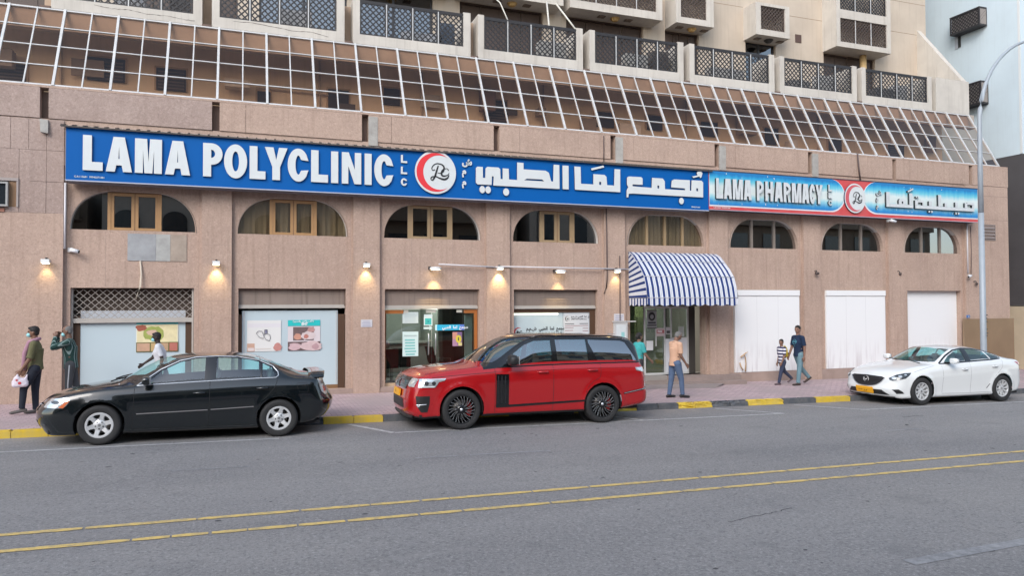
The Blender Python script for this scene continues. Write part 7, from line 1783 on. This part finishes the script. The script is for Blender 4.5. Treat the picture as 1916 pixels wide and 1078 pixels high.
def person(x, y, h, heading, label, tone, hair, shirt, pants, shoes, lean=3, head_pitch=0, head_yaw=0, legs=((10,5),(-15,10)), arms=((10,8,15),(-10,8,20)), sleeve='short', build=1.0, sh_w=.106,
           hair_kind='short', hem=.50, zoff=0.0, shirt_l=None, female=False, extra=None, arm_targets=None, collar=None, foot_pitch=(0,25)):
    """heading: world angle the figure faces (0 = +X). legs: (hip, knee) left, right; arms: (flex, spread, elbow) left, right"""
    e = empty('person', (x, y, gz(x,.13)+zoff), RAD(heading), label, 'person')
    H = h; F = lambda a: Vector((sin(RAD(a)), 0, -cos(RAD(a))))
    hw = .052*H*build**.5; thl, shl = .245*H, .235*H
    J = {}; low = 0
    for i, sy in ((0, 1), (1, -1)):
        hip = Vector((0, sy*hw, 0)); a, k = legs[i]; kn = hip + F(a)*thl; an = kn + F(a-k)*shl; J['hip', i], J['knee', i], J['ank', i] = hip, kn, an; 
        fp = RAD(foot_pitch[i]); toe = an + Vector((cos(fp)*.115*H, sy*.012*H, -.028*H - sin(fp)*.10*H)); heel = an + Vector((-.035*H*cos(fp), 0, -.028*H + sin(fp)*.02*H)); J['toe', i], J['heel', i] = toe, heel
        low = min(low, toe.z-.014*H, heel.z-.014*H)
    up = Vector((0,0,-low)); 
    for k in list(J): J[k] = J[k] + up
    L = RAD(lean); ax = Vector((sin(L), 0, cos(L))); pel = up + Vector((0,0,.0)); waist = pel + ax*.10*H; chest = pel + ax*.225*H; nk = pel + ax*.315*H; nk2 = nk + (ax*.8+Vector((sin(L+RAD(head_pitch)*.6),0,cos(L+RAD(head_pitch)*.6)))*.2)*.045*H
    hp = L*.5+RAD(head_pitch); HM = Matrix.Rotation(RAD(head_yaw), 3, 'Z') @ Matrix.Rotation(hp, 3, 'Y'); hc = nk2 + HM @ Vector((.012*H, 0, .062*H))
    for i, sy in ((0, 1), (1, -1)):
        sh = nk + Vector((0, sy*sh_w*H*build**.3, -.030*H)); fl, ab, el = arms[i]
        def D(f, a): return Vector((sin(RAD(f))*cos(RAD(a)), sy*sin(RAD(a)), -cos(RAD(f))*cos(RAD(a))))
        eb = sh + D(fl, ab)*.172*H; wr = eb + D(fl+el, ab*.3)*.145*H
        if arm_targets and arm_targets[i] is not None:
            T = Vector(arm_targets[i])*H; T.z = T.z; pole = Vector((-.35, sy*.6, -1)).normalized(); v = T-sh; d = min(v.length, .315*H); v.normalize(); a_ = (.172**2-.145**2+(d/H)**2)/(2*d/H)*H; hh = math.sqrt(max(0, (.172*H)**2-a_*a_)); pp = (pole - v*pole.dot(v)).normalized(); eb = sh+v*a_+pp*hh; wr = sh+v*d
        J['sh', i], J['el', i], J['wr', i] = sh, eb, wr
    b = build; S = Soft()
    # torso, neck and head
    S.ball(pel+ax*.02*H, (.068*H*b, .088*H*b**.6, .075*H)); S.ball(waist, (.060*H*b, .078*H*b**.6, .09*H)); S.ball(chest, (.066*H*b, .095*H*b**.4, .10*H)); S.ball(nk-ax*.03*H, (.045*H, .10*H, .045*H))
    S.cap(nk-ax*.01*H, nk2+HM@Vector((0,0,.02*H)), .036*H, .031*H)
    hr = (.055*H, .044*H, .060*H); S.ball(hc+HM@Vector((-.006*H,0,.010*H)), hr, HM); S.ball(hc+HM@Vector((.014*H,0,-.020*H)), (.038*H,.036*H,.042*H), HM)
    S.ball(hc+HM@Vector((.028*H,0,-.043*H)), (.018*H,.020*H,.014*H), HM)                        # chin
    S.cap(hc+HM@Vector((.050*H,0,.006*H)), hc+HM@Vector((.061*H,0,-.016*H)), .006*H, .0095*H)       # nose
    S.ball(hc+HM@Vector((.046*H,0,-.030*H)), (.008*H,.016*H,.005*H), HM)                            # lips
    S.cap(hc+HM@Vector((.044*H,-.026*H,.014*H)), hc+HM@Vector((.044*H,.026*H,.014*H)), .008*H, .008*H)   # brow
    for sy in (1, -1): S.ball(hc+HM@Vector((-.004*H,sy*.045*H,-.008*H)), (.011*H,.006*H,.017*H), HM)
    for i, sy in ((0, 1), (1, -1)):
        S.cap(J['sh',i], J['el',i], .031*H*b**.5, .024*H); S.cap(J['el',i], J['wr',i], .024*H, .0155*H)
        d = (J['wr',i]-J['el',i]).normalized(); p, q = _frame(d); fwd = Vector((1,0,0)) - d*d.x
        n1 = fwd.normalized() if fwd.length > .2 else p; side = d.cross(n1).normalized()
        if side.y*sy < 0: side = -side
        w0 = J['wr',i]; palm = w0 + d*.045*H
        S.cone(w0, w0+d*.02*H, .016*H, .02*H); 
        for k, (o_, ln) in enumerate(((-.017,.040),(-.0057,.046),(.0057,.043),(.017,.034))):
            b0 = w0 + d*.012*H + n1*o_*.6*H; b1 = w0 + d*.052*H + n1*o_*H; S.cap(b0, b1, .0095*H, .0075*H)
            m1 = b1 + (d*.85 - side*.35).normalized()*ln*.55*H; m2 = m1 + (d*.55 - side*.75).normalized()*ln*.45*H; S.cap(b1, m1, .0062*H, .0056*H); S.cap(m1, m2, .0056*H, .0048*H)
        t0 = w0 + d*.018*H + n1*.015*H; t1 = t0 + (d*.6+n1*.6-side*.3).normalized()*.028*H; S.cap(t0, t1, .0085*H, .0065*H); S.cap(t1, t1+(d*.85+n1*.1-side*.4).normalized()*.022*H, .0063*H, .0052*H)
        S.cap(J['hip',i], J['knee',i], .050*H*b**.5, .034*H); S.cap(J['knee',i], J['ank',i], .033*H, .020*H); S.cap(J['heel',i]+Vector((0,0,.012*H)), J['toe',i]+Vector((-.02*H,0,.010*H)), .016*H, .014*H); S.cap(J['ank',i], J['heel',i]+Vector((.015*H,0,.01*H)), .019*H, .02*H)
    S.done('body', skin('skin_%d' % int(tone[0]*1000), tone), e, .0095, 3)
    # clothes
    T = Soft(); gr = 1.10
    T.ball(nk-ax*.028*H, (.052*H, .112*H, .050*H)); T.ball(chest, (.073*H*b, .103*H*b**.4, .10*H)); 
    hb = pel + ax*(.02 - (hem-.50))*H if False else pel - ax*(.50-hem)*H*0 + ax*(hem-.50)*H
    T.cone(hb, waist, .084*H*b**.55, .076*H*b**.6, 20, ell=.98); T.cone(waist, chest, .076*H*b**.6, .090*H*b**.4, 20)
    for sy in (1,-1): T.ball(nk+Vector((0,sy*sh_w*.86*H,-.028*H)), .040*H)
    for i in (0, 1):
        sh, el, wr = J['sh',i], J['el',i], J['wr',i]
        if sleeve == 'short': mid = sh.lerp(el, .80); T.ball(sh, .038*H*b**.4); T.cone(sh, mid, .038*H*b**.4, .037*H)
        elif sleeve == 'rolled': T.ball(sh, .041*H); T.cone(sh, el.lerp(sh,.04), .041*H, .035*H); T.cone(sh.lerp(el,.86), el.lerp(sh,.03), .039*H, .039*H)
        else: T.ball(sh, .041*H); T.cone(sh, el, .041*H, .033*H); T.ball(el, .034*H); T.cone(el, wr, .033*H, .026*H)
    so = T.done('shirt', shirt, e, .012, 3)
    # keep cloth as round sections slightly squashed front to back
    P = Soft(); P.ball(pel+ax*.01*H, (.073*H*b, .092*H*b**.6, .062*H)); 
    for i in (0, 1):
        hp_, kn, an = J['hip',i], J['knee',i], J['ank',i]
        P.ball(hp_, .056*H*b**.5); P.cone(hp_, kn, .060*H*b**.4, .042*H); P.ball(kn, .0415*H); P.cone(kn, an-(an-kn)*.02, .041*H, .031*H)
        P.cone(kn.lerp(an,.80), kn.lerp(an,.99), .031*H, .034*H)
    P.done('trousers', pants, e, .012, 3)
    for i in (0, 1):
        Z = Soft(); hl, to, an = J['heel',i], J['toe',i], J['ank',i]
        Z.cap(hl+Vector((.0,0,.010*H)), to+Vector((-.022*H,0,.004*H)), .021*H, .019*H); Z.cap(an-Vector((0,0,.004*H)), hl+Vector((.02*H,0,.016*H)), .023*H, .022*H); Z.ball(to+Vector((-.02*H,0,.004*H)), (.030*H,.024*H,.015*H))
        Z.done('shoe', shoes, e, .010, 2)
    R_ = Soft()
    if hair_kind == 'short': R_.ball(hc+HM@Vector((-.012*H,0,.020*H)), (.056*H,.048*H,.054*H), HM); R_.ball(hc+HM@Vector((-.026*H,0,-.008*H)), (.036*H,.044*H,.040*H), HM); R_.ball(hc+HM@Vector((.020*H,0,.048*H)), (.030*H,.034*H,.018*H), HM)
    elif hair_kind == 'bun': R_.ball(hc+HM@Vector((-.012*H,0,.020*H)), (.058*H,.050*H,.054*H), HM); R_.ball(hc+HM@Vector((-.050*H,0,-.005*H)), (.036*H,.036*H,.040*H), HM); R_.ball(hc+HM@Vector((-.015*H,0,-.01*H)), (.040*H,.047*H,.046*H), HM)
    elif hair_kind == 'thin': R_.ball(hc+HM@Vector((-.012*H,0,.014*H)), (.052*H,.0465*H,.053*H), HM); R_.ball(hc+HM@Vector((-.024*H,0,-.012*H)), (.034*H,.044*H,.032*H), HM)
    R_.done('hair', hair, e, .009, 2)
    for sy in (1, -1):
        mb = MB(); c = hc+HM@Vector((.0465*H, sy*.018*H, .003*H)); r_ = .0052*H
        bm = bmesh.new(); bmesh.ops.create_uvsphere(bm, u_segments=8, v_segments=6, radius=r_); me = bpy.data.meshes.new('eye'); bm.to_mesh(me); bm.free(); me.materials.append(mat('eye_dark', (.02,.015,.012,1), .3)); obj('eye', me, e, c)
    return e, J, dict(hc=hc, HM=HM, nk=nk, pel=pel, chest=chest, waist=waist, H=H, ax=ax)
def cloth(name, c, stripes=None, var=.25):
    m = mat(name, (*c, 1), .9, var=var, vscale=7, bump=1.0, bscale=13)
    if stripes:
        axis, period, duty, c2 = stripes; nt = m.node_tree; N = nt.nodes.new; Lk = nt.links.new; b = nt.nodes['Principled BSDF']
        tc = N('ShaderNodeTexCoord'); s = N('ShaderNodeSeparateXYZ'); Lk(tc.outputs['Object'], s.inputs[0])
        a = N('ShaderNodeMath'); a.operation = 'MULTIPLY'; Lk(s.outputs[axis], a.inputs[0]); a.inputs[1].default_value = 1/period
        f = N('ShaderNodeMath'); f.operation = 'FRACT'; Lk(a.outputs[0], f.inputs[0]); g_ = N('ShaderNodeMath'); g_.operation = 'LESS_THAN'; Lk(f.outputs[0], g_.inputs[0]); g_.inputs[1].default_value = duty
        x = N('ShaderNodeMix'); x.data_type = 'RGBA'; Lk(g_.outputs[0], x.inputs[0]); x.inputs[6].default_value = (*c,1); x.inputs[7].default_value = (*c2,1); Lk(x.outputs[2], b.inputs['Base Color'])
    return m
BLACK_HAIR = mat('black_hair', (.012,.010,.010,1), .7, bump=.6, bscale=60); GREY_HAIR = mat('grey_hair', (.16,.155,.15,1), .8, bump=.6, bscale=60, var=.4, vscale=20)
SHOE_B = mat('black_shoe', (.02,.018,.018,1), .5); SHOE_G = mat('grey_shoe', (.10,.09,.085,1), .7)
def mask(e, K, drop=0.0, name='face_mask'):
    H, HM, hc = K['H'], K['HM'], K['hc']; Z = Soft(); Z.ball(hc+HM@Vector((.040*H,0,-.030*H-drop)), (.030*H,.034*H,.028*H), HM); Z.done(name, mat('mask_blue', (.30,.62,.66,1), .8), e, .009, 2)
# 1 man in khaki tee with scarf and mask, carrying a bag
e, J, K = person(-4.07, 17.9, 1.80, 186, 'man in olive shirt, pink scarf and blue mask carrying a white bag', (.19,.10,.062), BLACK_HAIR, cloth('olive_shirt', (.13,.125,.06)), cloth('dark_navy_trousers', (.014,.018,.03)), SHOE_G,
    lean=2, head_pitch=2, legs=((26,22),(2,4)), arms=((12,3,20),(10,3,18)), sleeve='rolled', hem=.485, foot_pitch=(8,3))
mask(e, K)
H = K['H']; S = Soft(); nk = K['nk']; sc = cloth('pink_scarf', (.36,.20,.26), None, .5)
for k in range(12):
    a0, a1 = 2*pi*k/12, 2*pi*(k+1)/12
    S.cap(nk+Vector((.050*H*cos(a0)+.005*H, .062*H*sin(a0), .012*H-.018*H*cos(a0))), nk+Vector((.050*H*cos(a1)+.005*H, .062*H*sin(a1), .012*H-.018*H*cos(a1))), .021*H, .021*H)
for sy in (1, -1): S.cone(nk+Vector((.05*H,sy*.035*H,0)), nk+Vector((.088*H,sy*.050*H,-.13*H)), .022*H, .028*H); S.cone(nk+Vector((.088*H,sy*.050*H,-.13*H)), nk+Vector((.105*H,sy*.055*H,-.33*H)), .028*H, .020*H)
S.done('scarf', sc, e, .011, 2)
hand = (J['wr',0]+J['wr',1])/2
bag = empty('plastic_bag', tuple(e.matrix_basis @ (J['wr',0]+Vector((.02,.0,-.16)))), RAD(186), 'white carrier bag with small red print held by the man in olive', 'bag')
S = Soft(); S.ball((0,0,-.09), (.15,.06,.10)); S.cap((-.09,0,-.13), (.09,0,-.14), .06, .055); S.cap((-.10,0,-.02), (-.12,0,.06), .03, .015); S.cap((.08,0,-.02), (.04,0,.07), .035, .02); S.ball((.05,.01,-.02), (.07,.045,.06)); S.done('sack', mat('bag_white', (.68,.62,.68,1), .5, var=.3, vscale=14), bag, .012, 2)
mb = MB(); mb.lathe([(0,0),(.03,.0)], 12, 'y', (0.0,.062,-.10)); mb.lathe([(0,0),(.02,0)], 10, 'y', (.05,.062,-.04)); mb.build('print', RINK, bag)
# 2 older man shading his face with both hands
e, J, K = person(-3.56, 18.6, 1.76, 182, 'grey haired man in dark green striped shirt raising both hands to his face', (.17,.09,.06), GREY_HAIR, cloth('green_striped_shirt', (.018,.055,.048), ('Y', .046, .26, (.22,.30,.29))), cloth('grey_track_trousers', (.07,.075,.08)), SHOE_B,
    lean=4, head_pitch=6, legs=((4,6),(-10,8)), sleeve='long', hem=.455, hair_kind='thin', arm_targets=((.165,.03,.90),(.150,-.03,.895)))
mask(e, K, .01)
mb = MB(); st_ = [(J['hip',0]+Vector((.0,.058*K['H'],0))), (J['knee',0]+Vector((0,.044*K['H'],0))), (J['ank',0]+Vector((0,.036*K['H'],0)))]; mb.tube(st_, .012, 6); mb.build('white_side_stripe', mat('stripe_white', (.6,.6,.6,1), .8), e)
# 3 man in white shirt behind the black car
e, J, K = person(-1.78, 19.0, 1.66, 184, 'dark haired man in white shirt and mask walking behind the black car', (.035,.022,.018), BLACK_HAIR, cloth('white_shirt', (.60,.62,.66)), cloth('grey_trousers', (.06,.065,.075)), SHOE_B,
    lean=9, head_pitch=2, legs=((20,12),(-18,14)), arms=((-18,6,28),(24,6,30)), sleeve='short', hem=.47, sh_w=.105)
mask(e, K)
# 4 smiling woman in teal behind the red car
e, J, K = person(10.20, 17.9, 1.62, 8, 'smiling dark haired woman in teal top partly hidden behind the red car', (.22,.12,.08), BLACK_HAIR, cloth('teal_top', (.05,.36,.36)), cloth('dark_trousers', (.03,.03,.035)), SHOE_B,
    lean=3, head_pitch=-3, legs=((12,5),(-14,12)), arms=((8,8,25),(14,6,34)), sleeve='short', hem=.44, hair_kind='bun', sh_w=.098)
Z = MB(); c = K['hc']+K['HM']@Vector((.050*K['H'],0,-.031*K['H'])); Z.box(c.x,c.x+.006,c.y-.018,c.y+.018,c.z-.004,c.z+.004); Z.build('teeth', mat('teeth', (.75,.72,.66,1), .4), e)
# 5 man in peach polo
e, J, K = person(10.55, 16.62, 1.74, 2, 'older man in peach polo shirt and blue jeans walking right with bowed head', (.20,.105,.07), GREY_HAIR, cloth('peach_polo', (.60,.37,.25), None, .2), cloth('blue_jeans', (.085,.13,.22)), SHOE_B,
    lean=3, head_pitch=30, legs=((-7,3),(17,12)), arms=((12,6,26),(2,5,34)), sleeve='short', hem=.46, hair_kind='thin', build=1.12, foot_pitch=(0,4))
mb = MB(); S = Soft(); S.cone(K['nk']+Vector((-.004,0,-.008)), K['nk']+Vector((.004,0,.028)), .052*K['H'], .044*K['H']); S.done('collar', cloth('peach_collar', (.56,.35,.24)), e, .010, 2)
# 6 boy with backpack
e, J, K = person(15.72, 18.70, 1.42, 178, 'boy in navy and white striped shirt with a yellow backpack walking beside the man', (.22,.12,.085), BLACK_HAIR, cloth('navy_white_stripes', (.022,.022,.075), ('Z', .098, .50, (.66,.66,.70))), cloth('navy_jeans', (.035,.045,.085)), mat('boy_sneaker', (.10,.07,.08,1), .6),
    lean=2, head_pitch=0, head_yaw=30, legs=((18,4),(-24,26)), arms=((10,6,18),(-8,6,22)), sleeve='short', hem=.49, sh_w=.105, foot_pitch=(-2,34))
bp_ = empty('backpack', tuple(e.matrix_basis @ (K['chest']+Vector((-.115,-.02,-.03)))), RAD(178), 'yellow backpack on the back of the boy in stripes', 'backpack')
S = Soft(); S.ball((0,0,0), (.085,.13,.20)); S.cap((-.06,0,-.10), (-.05,0,.02), .07, .06); S.done('pack', mat('backpack_yellow', (.62,.45,.02,1), .7, var=.2), bp_, .012, 2)
mb = MB(); mb.tube([(.05,.09,-.12),(.16,.115,.0),(.13,.10,.15),(.03,.08,.17)], .016, 6); mb.tube([(.05,-.09,-.12),(.16,-.115,.0),(.13,-.10,.15),(.03,-.08,.17)], .016, 6); mb.build('strap', mat('strap_dark', (.04,.035,.02,1), .8), bp_)
mb = MB(); mb.box(-.135,-.125,-.06,.06,-.13,-.02); mb.build('pocket', mat('backpack_trim', (.12,.10,.05,1), .7), bp_)
# 7 man in navy tee
e, J, K = person(16.12, 18.42, 1.83, 178, 'tall man in navy blue tee and faded jeans walking along the white boards', (.24,.13,.09), BLACK_HAIR, cloth('navy_tee', (.008,.022,.058)), cloth('faded_jeans', (.14,.24,.28), None, .5), mat('brown_sandal', (.05,.035,.03,1), .7),
    lean=2, head_pitch=0, head_yaw=28, legs=((8,0),(-19,26)), arms=((-8,8,14),(8,8,14)), sleeve='short', hem=.475, foot_pitch=(0,30), build=1.04)
ck_ = K['chest']; H = K['H']; pr_ = MB()
def chest_print():
    bv = None
    sh = [o for o in e.children if o.name.startswith('shirt')][0]
    bm = bmesh.new(); bm.from_mesh(sh.data); bv = BVHTree.FromBMesh(bm); bm.free(); mb = MB()
    def pt(u, v):
        h_ = bv.ray_cast(Vector((1.0, u, ck_.z+v)), Vector((-1,0,0))); return (h_[0]+Vector((.004,0,0))) if h_[0] else None
    C = [pt(.075*cos(2*pi*k/20), -.02+.075*sin(2*pi*k/20)) for k in range(21)]; C = [c for c in C if c]; mb.tube(C, .006, 5)
    for v in (-.03, .0): 
        C = [pt(-.09+.03*k, v) for k in range(7)]; C = [c for c in C if c]; mb.tube(C, .008, 5)
    C = [pt(-.03+.02*k, -.15) for k in range(4)]; C = [c for c in C if c]; mb.tube(C, .006, 5)
    mb.build('chest_print', mat('tee_print', (.10,.34,.42,1), .8), e)
chest_print()

bpy.data.scenes.remove(_work)
